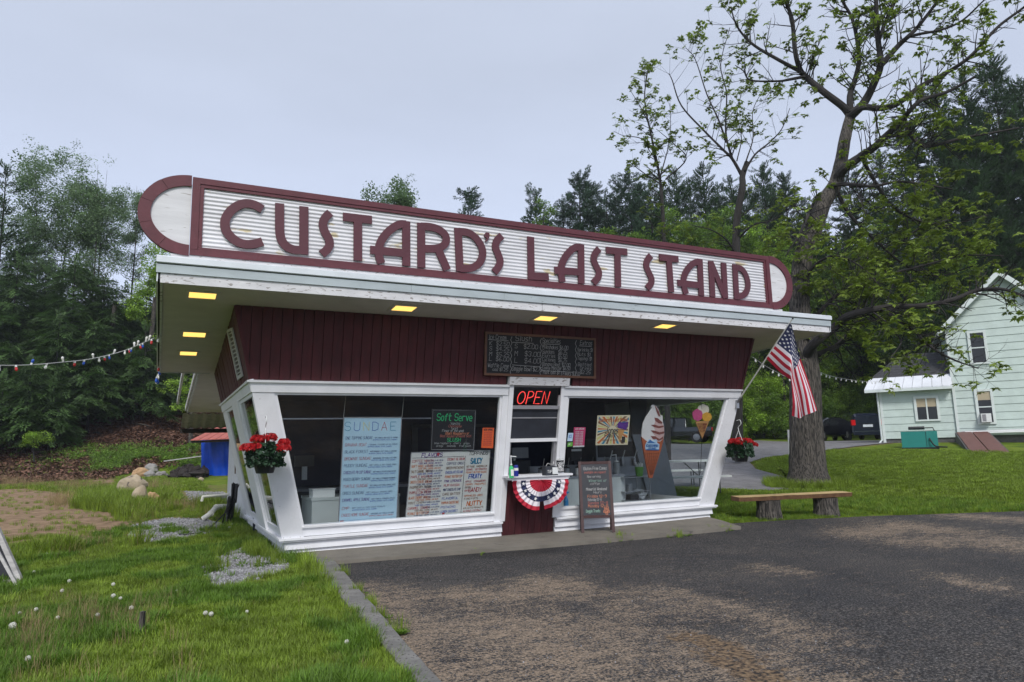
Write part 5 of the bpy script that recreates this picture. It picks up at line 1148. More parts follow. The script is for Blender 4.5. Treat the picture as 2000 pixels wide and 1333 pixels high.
# wire rack with a green cup and bags
yr = .62; r0, r1 = iv(1222, 980, yr)[0], iv(1271, 980, yr)[0]; zr = [iv(1240, v, yr)[2] for v in (977, 960, 932)]
T = thing('steel_rack', 'small steel wire rack between the white counter and the cone sign', 'rack', ((r0+r1)/2, yr+.2, .12))
for x in (r0, r1):
    for y in (yr, yr+.4): MB().tube([(x, y, .12), (x, y, zr[2])], .009, 6).build('leg', 'steel', T)
for z in zr: MB().box(r0, r1, yr, yr+.4, z-.012, z).build('shelf', 'steel', T)
c = (iv(1249, 930, yr+.15)[0], yr+.15, zr[2]+.001); T = thing('spoon_cup', 'bright green cup full of white spoons on the steel rack', 'cup', c)
MB().lathe([(.06,0),(.085,.17),(.09,.175)], c, 16).build('cup', 'cup_green', T)
for k in range(12):
    a = k*2.4; q = MB().tube([(c[0]+.03*cos(a), c[1]+.03*sin(a), c[2]+.05), (c[0]+.07*cos(a), c[1]+.07*sin(a), c[2]+.24+.02*sin(k*5))], .009, 5); q.build('spoon', 'plastic_white', T)
for i, (u, v, mt, lab) in enumerate(((1252, 970, 'plastic_white', 'crumpled white plastic bag on the bottom shelf of the rack'), (1232, 945, 'machine_grey', 'grey tin on the middle shelf of the rack'), (1235, 973, 'slate', 'dark stacked trays on the lowest shelf of the rack'))):
    p = iv(u, v, yr+.1); z = zr[0] if i != 1 else zr[1]; T = thing(['plastic_bag', 'tin', 'tray_stack'][i], lab, ['bag', 'tin', 'trays'][i], (p[0], yr+.15, z))
    if i == 0: MB().blob((p[0], yr+.15, z+.075), (.12, .1, .08), 3, .5, m=0).build('bag', mt, T)
    elif i == 1: MB().lathe([(.06,0),(.06,.12),(.05,.125)], (p[0], yr+.15, z+.001), 14).build('can', mt, T)
    else:
        for k in range(4): MB().box(p[0]-.09, p[0]+.09, yr+.02, yr+.3, z+.001+k*.022, z+.018+k*.022).build('tray', mt, T)
c = iv(1204, 905, ya+.1); c = (c[0], ya+.1, ztc+.036); T = thing('pump_jar', 'tall clear syrup jar with a white pump left of the rack', 'jar', c)
MB().lathe([(.06,0),(.065,.02),(.065,.2),(.04,.22)], c, 14).build('jar', 'machine_grey', T); MB().lathe([(.045,.221),(.045,.24),(.01,.245),(.01,.36)], c, 10).bar((c[0], c[1], c[2]+.355), (c[0]-.09, c[1], c[2]+.345), .015, .015).build('pump', 'plastic_white', T)
c = fpo(1106, 993, -.16); c[2] = .462; T = thing('spray_bottle', 'bright blue spray bottle on the sill behind the door post', 'bottle', c)
MB().lathe([(.04,0),(.042,.02),(.042,.13),(.018,.2),(.014,.24)], c, 14).build('body', 'spray_blue', T); MB().hexa([(c[0]-.02, c[1]-.015, c[2]+.241), (c[0]+.02, c[1]-.015, c[2]+.241), (c[0]+.02, c[1]+.015, c[2]+.241), (c[0]-.02, c[1]+.015, c[2]+.241), (c[0]-.03, c[1]-.015, c[2]+.29), (c[0]+.07, c[1]-.015, c[2]+.27), (c[0]+.07, c[1]+.015, c[2]+.27), (c[0]-.03, c[1]+.015, c[2]+.29)]).build('trigger_head', 'spray_blue', T)
p = [iv(u, v, 1.85) for u, v in ((1262, 1000), (1318, 1000), (1312, 848), (1258, 815))]
T = thing('grey_divider', 'tall dark grey divider panel inside the right window behind the cone', 'panel', (7., 1.85, .12))
MB().prism([(iv(1268, 900, 1.85)[0], 1.85, .12), (iv(1322, 900, 1.85)[0]-.0, 1.85, .12), (iv(1295, 848, 1.85)[0], 1.85, iv(1290, 848, 1.85)[2]), (iv(1235, 848, 1.85)[0], 1.85, iv(1290, 848, 1.85)[2])], (0, .05, 0)).build('panel', 'machine_grey', T)
p = [iv(1150, 878, .9)]; p = iv(1126, 888, 1.2); T = thing('card_terminal', 'small dark register with a white stripe beyond the pink price sheet', 'register', p)
MB().box(p[0]-.12, p[0]+.12, 1.2, 1.35, p[2]-.12, p[2]+.12).build('body', 'slate', T); MB().box(p[0]-.11, p[0]+.11, 1.19, 1.199, p[2]+.06, p[2]+.1).build('display', 'plastic_white', T); MB().box(p[0]-.03, p[0]+.03, 1.24, 1.3, ztc+.04, p[2]-.121).build('stand', 'slate', T)
# soffit lights
def soffit_light(u0, v0, u1, v1, w, d, label):
    c = (so_hit(u0, v0)+so_hit(u1, v1))/2; T = thing('soffit_light', label, 'light fixture', c, 'square lights recessed in the soffit')
    x, y = c[0], c[1]; zz = lambda yy: soz(yy)
    def quadb(x0, x1, y0, y1, o0, o1): return [(x0, y0, zz(y0)-o0), (x1, y0, zz(y0)-o0), (x1, y1, zz(y1)-o0), (x0, y1, zz(y1)-o0), (x0, y0, zz(y0)-o1), (x1, y0, zz(y0)-o1), (x1, y1, zz(y1)-o1), (x0, y1, zz(y1)-o1)]
    q = MB(); b = .045
    for x0, x1, y0, y1 in ((x-w/2-b, x+w/2+b, y-d/2-b, y-d/2), (x-w/2-b, x+w/2+b, y+d/2, y+d/2+b), (x-w/2-b, x-w/2, y-d/2, y+d/2), (x+w/2, x+w/2+b, y-d/2, y+d/2)): q.hexa(quadb(x0, x1, y0, y1, .012, .001))
    q.build('frame', 'soffit_paint', T); MB().hexa(quadb(x-w/2, x+w/2, y-d/2, y+d/2, .006, .001)).build('diffuser', 'lamp_warm', T)
# diffuser rectangles as seen: centre and size in metres
soffit_light(370, 576, 421, 577, .3, .25, 'lit warm yellow soffit light nearest the front left roof corner')
soffit_light(769, 602, 809, 602, .3, .25, 'lit warm soffit light above the left window, second along the front')
soffit_light(1047, 621, 1084, 622, .3, .25, 'lit warm soffit light above the chalk price board')
soffit_light(1282, 637, 1315, 637, .3, .25, 'lit warm soffit light above the right window')
soffit_light(358, 653, 401, 653, .3, .3, 'lit warm soffit light halfway back under the left overhang')
soffit_light(354, 690, 382, 690, .25, .3, 'lit warm soffit light farthest back under the left overhang')

# ---------------------------------------------------------------- flag on its pole
pb = FP(7.95, 2.2, .03); pb = fpo(1441, 785, .03); tip = on_y(1547, 624, -1.75)
T = thing('flag', 'American flag hanging from a pale angled pole at the right front corner', 'flag', pb)
MB().tube([pb, tip], [.014, .011], 8).build('pole', 'pole_white', T); MB().blob(tip+(tip-pb)*.012, (.016, .016, .02), 1, 0., 8, k=6).build('finial', 'dark_metal', T)
MB().box(pb[0]-.03, pb[0]+.03, pb[1]+.0, pb[1]+.05, pb[2]-.12, pb[2]+.03).tube([pb-(tip-pb)*.03, pb+(tip-pb)*.06], .022, 8).build('bracket', 'steel', T)
Dt = depth(*tip[:2])
def lerp(a, b, t): return np.array(a)*(1-t)+np.array(b)*t
def on_pole(u, v):
    d = ray(u, v); w = tip-pb; A = np.array([[d @ d, -(d @ w)], [d @ w, -(w @ w)]]); r0 = pb-CO; s, t = np.linalg.solve(A, [r0 @ d, r0 @ w]); return pb+w*t
H0, H1 = on_pole(1543, 633), on_pole(1496, 701)
def flagpt(a, b, o=0.):
    S_ = lerp(H0, H1, a); bf_ = .03+.33*a
    fu, fv = lerp((1546, 636), (1545, 742), a); F_ = at_d(fu, fv, Dt-.10+.05*sin(a*6))
    eu, ev = lerp((1598, 801), (1560, 818), min(a, .78)/.78)
    if a > .78: eu, ev = lerp((1560, 818), (1549, 812), (a-.78)/.22)
    E_ = at_d(eu, ev, Dt+.04+.10*sin(a*9+1))
    if b < bf_: t = b/bf_; p = lerp(S_, F_, t); sag = np.array([0, 0, -.03*sin(pi*t)*a]); wv = FWD*.02*sin(t*5+a*4)
    else: t = (b-bf_)/(1-bf_); p = lerp(F_, E_, t**.95); sag = 0; wv = FWD*(.05*sin(a*11+t*2.5)+.02*sin(t*7))*min(1, t*4)
    return p+sag+wv-FWD*o
q = MB(); na, nb_ = 39, 36; V = [[flagpt(i/na, j/nb_) for j in range(nb_+1)] for i in range(na+1)]
for i in range(na+1):
    for j in range(nb_+1): q.v.append(tuple(V[i][j]))
for i in range(na):
    st = int(i/3)
    for j in range(nb_):
        mi = 2 if (st < 7 and (j+.5)/nb_ < .4) else (0 if st % 2 == 0 else 1)
        q.f.append((i*(nb_+1)+j, i*(nb_+1)+j+1, (i+1)*(nb_+1)+j+1, (i+1)*(nb_+1)+j)); q.m.append(mi)
cl = q.build('cloth', ['flag_red', 'flag_white', 'flag_blue'], T, smooth=True)
q = MB()
for r_ in range(9):
    for c_ in range(6 if r_ % 2 == 0 else 5):
        a = (r_+1)/10*7/13; b = ((c_+.5 if r_ % 2 == 0 else c_+1))/6*.4
        for o in (.004,):
            pts = []
            for k in range(10):
                rr = 1. if k % 2 == 0 else .42; th = k*pi/5
                pts.append(flagpt(max(.002, a+rr*.028*cos(th)), max(.002, b+rr*.0175*sin(th)), o))
            q.add(pts+[np.mean(pts, 0)], [(k, (k+1) % 10, 10) for k in range(10)])
st = q.build('stars', 'ink_white', cl)

# ---------------------------------------------------------------- hanging geraniums
ml = MB()   # scalloped leaf
for i in range(7): a0 = 2*pi*i/7; 
ml.add([(0,0,0)]+[(cos(2*pi*i/9)*.024*(1+.15*(i % 2)), sin(2*pi*i/9)*.024*(1+.15*(i % 2)), .006*sin(i*2.)) for i in range(9)], [(0, i+1, (i+1) % 9+1) for i in range(9)])
SRC_GL = source('geranium_leaf_blade', ml, 'geranium_leaf')
ml = MB()
for i in range(5): a = 2*pi*i/5; ml.add([(0,0,0), (.014*cos(a-.5), .014*sin(a-.5), .004), (.02*cos(a), .02*sin(a), .006), (.014*cos(a+.5), .014*sin(a+.5), .004)], [(0,1,2,3)])
SRC_GF = source('geranium_petals', ml, 'geranium_red')
def basket(c, r, label, flowers, seed, hang):
    R_ = random.Random(seed); c = np.array(c, float); T = thing('hanging_basket', label, 'hanging basket', c, 'geranium baskets hung at the front corners')
    MB().lathe([(r*.62,-.17*r/.15),(r*.66,-.165*r/.15),(r*.95,-.02),(r*1.0,0),(r*.9,.0),(r*.6,-.15*r/.15)], c, 10).build('pot', 'pot_black', T)
    q = MB(); top = np.array(hang, float)
    for k in range(3): a = k*2.1+.4; q.tube([c+np.array([r*cos(a), r*sin(a), 0]), top-np.array([0,0,.05])], .004, 5)
    q.tube(bez([top+np.array([0,.03,.12]), top+np.array([0,-.05,.13]), top+np.array([0,-.07,.06]), top+np.array([0,-.0,.0]), top-np.array([0,0,.05])]), .006, 6); q.build('hanger', 'plastic_white', T)
    pts = []
    for i in range(520):
        d = np.array([R_.gauss(0,1), R_.gauss(0,1), R_.gauss(0,1)]); d /= np.linalg.norm(d); rr = r*(R_.uniform(.55, 1.)**.5)*1.45
        p = c+np.array([0,0,.02])+d*np.array([rr, rr, rr*.85]); 
        if p[2] < c[2]-.02 and np.hypot(*(p-c)[:2]) < r*1.05: continue
        pts.append((*p, R_.uniform(-1,1)+.6*d[1]*-1, R_.uniform(-1,1)+.6*d[0], R_.uniform(0,6), R_.uniform(.8,1.5)))
    for i in range(70):
        a = R_.uniform(0, 6.28); t = R_.uniform(0, 1); pts.append((c[0]+cos(a)*r*(1.25+.25*t), c[1]+sin(a)*r*(1.25+.25*t), c[2]-.1*t, R_.uniform(-1,1), R_.uniform(-1,1), R_.uniform(0,6), R_.uniform(.7,1.1)))
    scatter('foliage', SRC_GL, pts, T)
    for (dx, dy, dz, fr) in flowers:
        f = c+np.array([dx, dy, dz]); fp_ = []
        for i in range(int(170*fr/.05)):
            d = np.array([R_.gauss(0,1), R_.gauss(0,1), abs(R_.gauss(0,1))*.9-.3]); d /= np.linalg.norm(d)
            fp_.append((*(f+d*fr*np.array([1.1,1.1,.75])), -d[1]*1.2, d[0]*1.2, R_.uniform(0,6), R_.uniform(.75,1.15)))
        fl_ = scatter('flower_head', SRC_GF, fp_, T)
        MB().tube([c+np.array([dx*.4, dy*.4, .02]), f], .004, 5).build('stem', 'geranium_leaf', T)
bc_ = fpo(518, 896, .30)
basket(bc_, .165, 'red geranium basket hanging on the left front corner post', [(-.22,-.1,.13,.085),(-.1,-.02,.24,.075),(.04,-.03,.26,.08),(-.14,-.12,.15,.06),(.2,-.1,.12,.085),(.22,-.05,.2,.06),(-.02,.02,.2,.06)], 4, fpo(519, 826, .26)+np.array([0,0,-.05]))
bc_ = fpo(1446, 882, .33)
basket(bc_, .165, 'red geranium basket hanging at the right front corner by the flag', [(-.2,-.05,.17,.08),(-.07,-.05,.14,.075),(.1,-.06,.17,.085),(.2,-.02,.14,.08),(.3,-.03,.1,.07),(.0,0,.2,.06)], 7, fpo(1442, 835, .26))

# ---------------------------------------------------------------- log bench
b0, b1 = hit(1503, 1014), hit(1617, 1008)
dv = np.array([b1[0]-b0[0], b1[1]-b0[1], 0]); bl = np.linalg.norm(dv); dv /= bl; nv = np.array([dv[1], -dv[0], 0]); zb_ = h(*b0[:2])
T = thing('log_bench', 'rustic bench of a split plank resting on two log stumps', 'bench', (*((b0+b1)/2)[:2], zb_))
for c in (b0+dv*.02, b1):
    c = c-nv*.04; q = MB(); n = 18; prof = [(.25, -.06), (.235, .03), (.215, .15), (.21, .26), (.215, .335)]
    for r, z in prof:
        for k in range(n): a = 2*pi*k/n; rr = r*(1+.06*nz(cos(a)*2, sin(a)*2+z*.4, 1.5, 4)+.02*sin(a*9)); q.v.append((c[0]+rr*cos(a), c[1]+rr*sin(a), zb_+z))
    for i in range(len(prof)-1):
        for k in range(n): q.f.append((i*n+k, i*n+(k+1) % n, (i+1)*n+(k+1) % n, (i+1)*n+k)); q.m.append(0)
    q.f.append(tuple((len(prof)-1)*n+k for k in range(n))); q.m.append(0); q.build('log', 'bark', T)
q = MB(); ns = 28; s0 = b0-dv*.62-nv*.04; Lp = bl+1.06; zs0 = zb_+.345; up3 = np.array([0,0,1.]); e1 = hit(1655, 1000)
for i in range(ns+1):
    t = i/ns; c = s0+dv*Lp*t; zt2 = zs0+.01+.012*t; fr_ = .2+.02*nz(t*6, 0, 1, 6)-(.05 if abs(t-.42) < .06 or abs(t-.3) < .02 else 0); bk = .18+.015*nz(t*5, 2, 1, 7)
    if i == 0: fr_ -= .05
    if i == ns: bk -= .1
    q.v += [tuple(c+nv*fr_+up3*(zt2+.06-c[2])), tuple(c-nv*bk+up3*(zt2+.068-c[2])), tuple(c-nv*bk*.95+up3*(zt2-.015-c[2])), tuple(c+nv*(fr_-.03)+up3*(zt2-.015-c[2]))]
    if i:
        o = (i-1)*4
        for k in range(4): q.f.append((o+k, o+4+k, o+4+(k+1) % 4, o+(k+1) % 4)); q.m.append(0 if k == 0 else 1)
q.f += [(0,1,2,3), tuple(ns*4+k for k in (3,2,1,0))]; q.m += [1, 1]
q.build('plank', ['plank_new', 'plank_edge'], T)

# ---------------------------------------------------------------- folding picnic table beyond the right window
def ftable(c, dx, L, w, zt2, name, label, cat, seat=False):
    T = thing(name, label, cat, (c[0], c[1], h(c[0], c[1])), 'white folding table and benches on the lawn'); g = h(c[0], c[1]); d = np.array([dx[0], dx[1], 0]); d /= np.linalg.norm(d); n = np.array([-d[1], d[0], 0]); c = np.array([c[0], c[1], g])
    MB().obox(c+up3*zt2, d*L/2, n*w/2, up3*.022).build('top', 'table_white', T)
    for s in (-.36, .36):
        for k in (-.4, .4): MB().tube([c+d*L*s+n*w*k+up3*.0, c+d*L*s+n*w*k+up3*(zt2-.023)], .014, 6).build('leg', 'table_leg', T)
        if not seat: MB().bar(c+d*L*s*.3+up3*(zt2-.03), c+d*L*s+up3*.25, .02, .02).build('strut', 'table_leg', T)
tc = hit(1352, 968); td = (1., -.45)
ftable((10.4, 4.3), td, 1.9, .7, .74, 'folding_table', 'white folding table seen through the right window of the stand', 'table')
ftable((10.75, 5.1), td, 1.9, .28, .43, 'folding_bench', 'far white folding bench on the far side of the folding table', 'bench', True)
ftable((9.75, 3.15), td, 2.1, .28, .45, 'folding_bench', 'near white folding bench poking out beyond the right corner post', 'bench', True)
# ---------------------------------------------------------------- left side: stones, pipes, hoses, shelter
up3 = np.array([0, 0, 1.])
def boulder(u0, u1, v0, v1, m, label, seed, D=None, group='boulders on the rough grass'):
    c = hit((u0+u1)/2, v1); d = depth(c[0], c[1]) if D is None else D
    if D is not None: c = at_d((u0+u1)/2, v1, D)
    k = d/FPX; rx = (u1-u0)/2*k; hz = (v1-v0)*k; g = c[2] if D is not None else h(c[0], c[1])
    cc = (c[0]+FWD[0]*rx*.7, c[1]+FWD[1]*rx*.7, g+hz*.42)
    ob = MB().blob(cc, (rx*.98, rx*.8, hz*.6), seed, .1 if seed < 3 else .2, 22, k=14, freq=1.8).build('boulder', m, None, smooth=False, loc=(cc[0], cc[1], g))
    tag(ob, label, 'boulder', group)
boulder(222, 274, 931, 967, 'boulder', 'largest pale tan boulder in the rough grass', 1)
boulder(252, 281, 952, 990, 'boulder', 'low tan stone leaning against the front of the largest boulder', 2)
boulder(281, 304, 964, 986, 'boulder_tan', 'angular orange tan stone just right of the largest boulder', 3)
boulder(254, 284, 915, 932, 'boulder_tan', 'long low tan stone at the left of the rear stone heap', 4)
boulder(277, 302, 907, 926, 'boulder_grey', 'grey angular stone on top of the rear stone heap', 5)
boulder(279, 299, 921, 934, 'boulder_grey', 'small round grey stone at the front of the rear heap', 6)
boulder(300, 322, 922, 932, 'boulder_grey', 'flat dark grey stone at the right of the rear heap', 7)
boulder(385, 396, 933, 941, 'boulder', 'small white stone in front of the blue tarp shelter', 8)
p = [hit(u, 938) for u in (343, 372, 402)]
o = MB()
for i in range(12): q_ = hit(345+i*5, 936-(i % 3)*3); o.blob((q_[0], q_[1], h(q_[0], q_[1])+.1+.1*(i % 2)), (.3, .25, .2+.06*(i % 3)), i, .5, 10, k=7)
tag(o.build('debris_pile', 'debris_dark', None, loc=tuple(p[1])), 'low dark pile of rotting debris left of the blue tarp', 'debris pile')
# shelter
a = hit(389, 931); D_ = depth(a[0], a[1]); gz = a[2]; k = D_/FPX
rr = np.array([_r[0], _r[1], 0])
T = thing('tarp_shelter', 'low shelter with a faded red roof and a bright blue tarp hung in front', 'shed', a)
q = MB(); nfold = 90; wT = 3.6
def tarp(s, t): 
    f = .05*sin(s*26+1.5*sin(t*2))+.03*sin(s*61+t*3)+.03*nz(s*8, t*3, 1, 2); return a+rr*(s*wT)+FWD*(f+.15*(1-t))+up3*(t*1.78)+up3*.05*(1-t)*sin(s*15)
q.grid(tarp, nfold, 14); q.build('tarp', 'tarp_blue', T, smooth=True)
q = MB(); e0 = at_d(372, 861, D_-1.2); e1 = e0+rr*4.4+up3*.06; r1 = at_d(438, 829, D_+1.2); r2 = r1+rr*3.
for i in range(22):
    t0, t1 = i/22, (i+1)/22-.004; A = [lerp(e0, e1, t0), lerp(e0, e1, t1), lerp(r1, r2, t1), lerp(r1, r2, t0)]
    q.prism(A, up3*(.03+.012*(i % 2)))
q.build('roof', 'rust_red_roof', T)
MB().bar(e0+up3*-.06+FWD*.15, e1+up3*-.06+FWD*.15, .08, .1).build('beam', 'debris_dark', T)
for s in (0., .5, 1.): b_ = a+rr*(.1+s*3.3)+FWD*.3; MB().bar(b_, b_+up3*1.86, .09, .09, up=FWD).build('post', 'bark_dark', T)
MB().bar(a-rr*2.+up3*.75+FWD*.6, a+up3*.95+FWD*.3, .05, .05).build('rail', 'weathered_board', T)
# pipes out of the back wall, bricks, hose coil
g0 = hit(396, 1019); w0 = on_x(446, 990, .05); 
T = thing('drain_pipe', 'thick white plastic drain pipe elbow coming out of the side wall', 'pipe', g0)
pp = [g0+up3*.03, lerp(g0, w0, .3)+up3*.16, lerp(g0, w0, .55)+up3*.06+(0, 0, .08), w0]
pp = [g0+up3*.05, on_y(412, 1003, g0[1]), on_x(424, 991, -.35), on_x(450, 989, .06)]
MB().tube(bez(pp, 6), .055, 10).build('pipe', 'pipe_white', T)
for i in (1, 2): MB().tube([np.array(pp[i])-(np.array(pp[i+1])-np.array(pp[i]))*.06, np.array(pp[i])+(np.array(pp[i+1])-np.array(pp[i]))*.06], .065, 10).build('coupling', 'pipe_white', T)
w1 = on_x(447, 966, .05); g1 = w1+np.array([-.62, -.1, -.02]); T = thing('vent_pipe', 'thin white plastic pipe sticking out of the wall above the drain pipe', 'pipe', g1); MB().tube([w1, g1], .03, 8).build('pipe', 'pipe_white', T); MB().tube([g1+(.02, 0, 0), g1+(.0, 0, -.11)], .034, 8).build('elbow', 'pipe_white', T)
for i, (u, v) in enumerate(((424, 1016), (433, 1016), (431, 1009), (441, 1019))):
    c = on_x(u, v, -.18); gq = h(c[0], c[1]); z_ = gq+.03+(.062 if i == 2 else 0)
    o = MB().obox((c[0], c[1], z_), (.1, .02*i, 0), (-.01*i, .05, 0), (0, 0, .03)).build('brick', 'brick_red', None, loc=(c[0], c[1], gq)); tag(o, ['red brick lying outermost beside the hose coil', 'red brick lying in the middle beside the hose coil', 'red brick stacked on top beside the hose coil', 'red brick against the wall beside the hose coil'][i], 'brick', 'loose bricks by the wall')
hc = on_x(466, 945, -.10)
T = thing('hose_coil', 'bundle of black hoses and cables hung in a long loop on the side wall', 'hose', hc)
R_ = random.Random(5)
for k in range(13):
    d0 = R_.uniform(-.06, .06); y0 = hc[1]+R_.uniform(-.1, .1); wq = R_.uniform(.06, .2); zb2 = h(-.1, y0)+R_.uniform(.04, .28)
    x = -.12-R_.uniform(0, .1)
    pts = [(x, y0, hc[2]+R_.uniform(-.06,.03)), (x-.03, y0-wq, hc[2]-.35), (x-.06, y0-wq*1.5, (hc[2]+zb2)/2), (x-.08, y0-wq*.8, zb2), (x-.08, y0+wq*.8, zb2+.02), (x-.04, y0+wq*1.4, (hc[2]+zb2)/2), (x, y0+wq, hc[2]-.3), (x, y0+.03, hc[2])]
    MB().tube(bez(pts, 5), .012, 6).build('hose', 'hose', T)
e_ = hit(372, 1047); m_ = hit(405, 1040)
MB().tube(bez([(hc[0]-.05, hc[1], hc[2]-.1), (hc[0]-.15, hc[1]-.2, .5), m_+up3*.05, e_+up3*.03, e_+up3*.03-rr*.2], 8), .013, 6).build('trailing_hose', 'hose', T)
pk = on_x(470, 941, -.03); MB().tube([pk, on_x(440, 1000, -.35), on_x(432, 1032, -.4)], .014, 6).build('stake', 'hose', T)
# leaning sign frame at the left edge
b = hit(43, 1142); T = thing('leaning_sign', 'weathered grey framed sign leaning at the left edge of the grass', 'sign', b); Dl = depth(b[0], b[1])
tp = at_d(-8, 1028, Dl+.35); MB().bar(b, tp, .07, .05, up=rr).build('frame_edge', 'weathered_board', T)
MB().bar(at_d(34, 1146, Dl-.2), at_d(-25, 1040, Dl+.1), .03, .03, up=rr).build('frame_edge', 'weathered_board', T)
q = MB().prism([b-rr*.05+up3*.03, tp-rr*.05, tp-rr*.75+FWD*.1, b-rr*.75+FWD*.1+up3*.03], FWD*.02); q.build('panel', 'black', T)
MB().bar(b-rr*.75+up3*.04, b+up3*.03-FWD*.02, .035, .05).build('bottom_rail', 'weathered_board', T)
s = hit(276, 1247); o = MB().bar(s-up3*.03, s+up3*.2, .035, .03, up=rr).build('wooden_stake', 'bark', None, loc=tuple(s)); tag(o, 'short weathered wooden stake standing in the foreground grass', 'stake')
a, b = hit(205, 989), hit(312, 987); o = MB().bar(a+up3*.05, lerp(a, b, .55)+up3*.05, .16, .03).build('loose_plank', 'weathered_board', None, loc=tuple(a)); tag(o, 'pale loose plank lying in the rough grass by the boulders', 'plank', 'planks lying on the grass')
o = MB().bar(lerp(a, b, .62)+up3*.07, b+up3*.07, .1, .03).build('loose_plank', 'bark_dark', None, loc=tuple(b)); tag(o, 'dark loose plank lying right of the boulders', 'plank', 'planks lying on the grass')
# fallen branches on the bank
for i, (u0, v0, u1, v1, r, lab) in enumerate(((150, 806, 176, 787, .12, 'thick fallen log lying on the leafy bank'), (178, 849, 200, 850, .05, 'thin pale fallen stick on the leaf litter'), (258, 830, 300, 838, .05, 'crooked fallen branch on the bank below the trees'), (265, 790, 268, 812, .06, 'short broken stub standing on the bank'))):
    a, b = hit(u0, v0), hit(u1, v1) if i != 3 else hit(u1, v1)+up3*.9
    o = MB().tube(bez([a+up3*r, lerp(a, b, .5)+up3*(r+.1), b+up3*r], 4), [r*.7, r*.8, r*.9, r, r, r, r*.9, r*.8, r*.7][:9], 8).build('fallen_branch', 'bark', None, loc=tuple(a)); tag(o, lab, 'branch', 'fallen wood on the bank')

# ---------------------------------------------------------------- string lights
def string_lights(pts, n, label, bulbs, sag_n=10, size=.018, wirem='wire', up_=True):
    P_ = bez(pts, sag_n); T = thing('string_lights', label, 'string lights', P_[0], 'strings of coloured bulbs'); MB().tube(P_, .006, 5).build('cable', wirem, T)
    R_ = random.Random(len(label)); L = [0]
    for a, b in zip(P_, P_[1:]): L.append(L[-1]+np.linalg.norm(np.array(b)-a))
    protos = {}
    for i in range(n):
        s = L[-1]*(i+.5+R_.uniform(-.2, .2))/n; j = max(k for k in range(len(L)) if L[k] <= s); j = min(j, len(P_)-2); p = lerp(P_[j], P_[j+1], (s-L[j])/(L[j+1]-L[j]))
        c = bulbs[i % len(bulbs)]; sg = -1 if (not up_ or R_.random() < .68) else 1
        if (c, sg) not in protos:
            c0 = tuple(P_[0]); q = MB(); q.lathe([(.012, 0), (.014, .025)], c0, 8, m=1, axis=(0, 0, sg)); q.lathe([(.010, .025), (size*.8, .026+size*.7), (size, .026+size*1.5), (size*.8, .026+size*2.3), (size*.3, .026+size*2.8)], c0, 10, axis=(0, 0, sg))
            o = q.build('bulb', [c, 'plastic_white' if c != 'bulb_clear' else 'wire'], T); protos[(c, sg)] = o
        else: o = protos[(c, sg)].copy(); COL.objects.link(o)
        o.location = Vector(tuple(p-P_[0])); o.rotation_euler = (R_.uniform(-.3, .3), R_.uniform(-.3, .3), 0)
yl = 1.6
s0 = on_x(301, 661, -1.67)
string_lights([s0, at_d(240, 686, 11.2), at_d(180, 701, 10.), at_d(120, 708, 9.2), at_d(60, 713, 8.6), at_d(0, 714, 8.1), at_d(-80, 710, 7.4)], 24, 'string of red, white and blue bulbs running left from the roof corner', ['bulb_red', 'bulb_clear', 'bulb_clear', 'bulb_blue'])
R_ = random.Random(8)
q0 = on_x(312, 655, -1.6)
string_lights([on_x(311, 655, -1.62), on_x(313, 680, -1.63), on_x(311, 705, -1.62), on_x(310, 735, -1.63)], 13, 'bundle of coloured bulbs bunched along the left edge of the overhang', ['bulb_clear', 'bulb_red', 'bulb_blue'], size=.024, up_=False)
string_lights([on_x(311, 722, -1.63), on_x(308, 742, -1.66), on_x(306, 735, -1.62)], 8, 'tangle of pale bulbs hanging at the rear left corner of the overhang', ['bulb_clear', 'bulb_blue'], size=.024, up_=False)
string_lights([at_d(1590, 722, 18.6), at_d(1620, 734, 22), at_d(1660, 742, 26), at_d(1700, 746, 30), at_d(1727, 744, 33.6)], 15, 'string of clear bulbs from the big tree to the mint house', ['bulb_clear'], size=.024, up_=False)
string_lights([at_d(1470, 698, 15.5), at_d(1500, 718, 16.5), at_d(1540, 738, 17.5), at_d(1566, 742, 18.2)], 6, 'string of clear bulbs from the stand roof to the big tree', ['bulb_clear'], size=.022, up_=False)

# ---------------------------------------------------------------- mint green house
HE = hit(1727, 866); ux = np.array([.571, -.821, 0]); uy = np.array([.821, .571, 0]); HZ = HE[2]
def HP(x, y, z): return np.array([HE[0], HE[1], HZ])+ux*x+uy*y+up3*z
def hp(u, v, y=0.):
    d = ray(u, v); p0 = HP(0, y, 0); t = ((p0-CO) @ uy)/(d @ uy); p = CO+d*t-np.array([HE[0], HE[1], HZ]); return (p @ ux, p[2])
T = HS = thing('mint_house', 'two storey mint green clapboard house with a low wing on its left', 'house', HE)
def hb(mb, x0, x1, y0, y1, z0, z1, m=0): return mb.hexa([HP(x0,y0,z0), HP(x1,y0,z0), HP(x1,y1,z0), HP(x0,y1,z0), HP(x0,y0,z1), HP(x1,y0,z1), HP(x1,y1,z1), HP(x0,y1,z1)], m)
xj = hp(1872, 860)[0]; xpk = hp(1947, 535, -.05)[0]; zpk = hp(1947, 535, -.05)[1]; hw = xpk-xj+.0; zev = zpk-hw*.98; xr = xpk+hw; we = 2.5
hb(MB(), .02, xj, .03, 5., -.4, .22).build('foundation', 'foundation', T); hb(MB(), xj+.02, xr, -.02, 8, -.4, .25).build('foundation', 'foundation', T)
hb(MB(), .03, xj-.01, .03, 5., .22, we).build('wing_wall', 'mint_siding', T)
MB().prism([HP(xj+.02, -.03, .25), HP(xr-.02, -.03, .25), HP(xr-.02, -.03, zev), HP(xpk, -.03, zpk-.05), HP(xj+.02, -.03, zev)], uy*8).build('main_wall', 'mint_siding', T)
ex_ = .345
z = .2
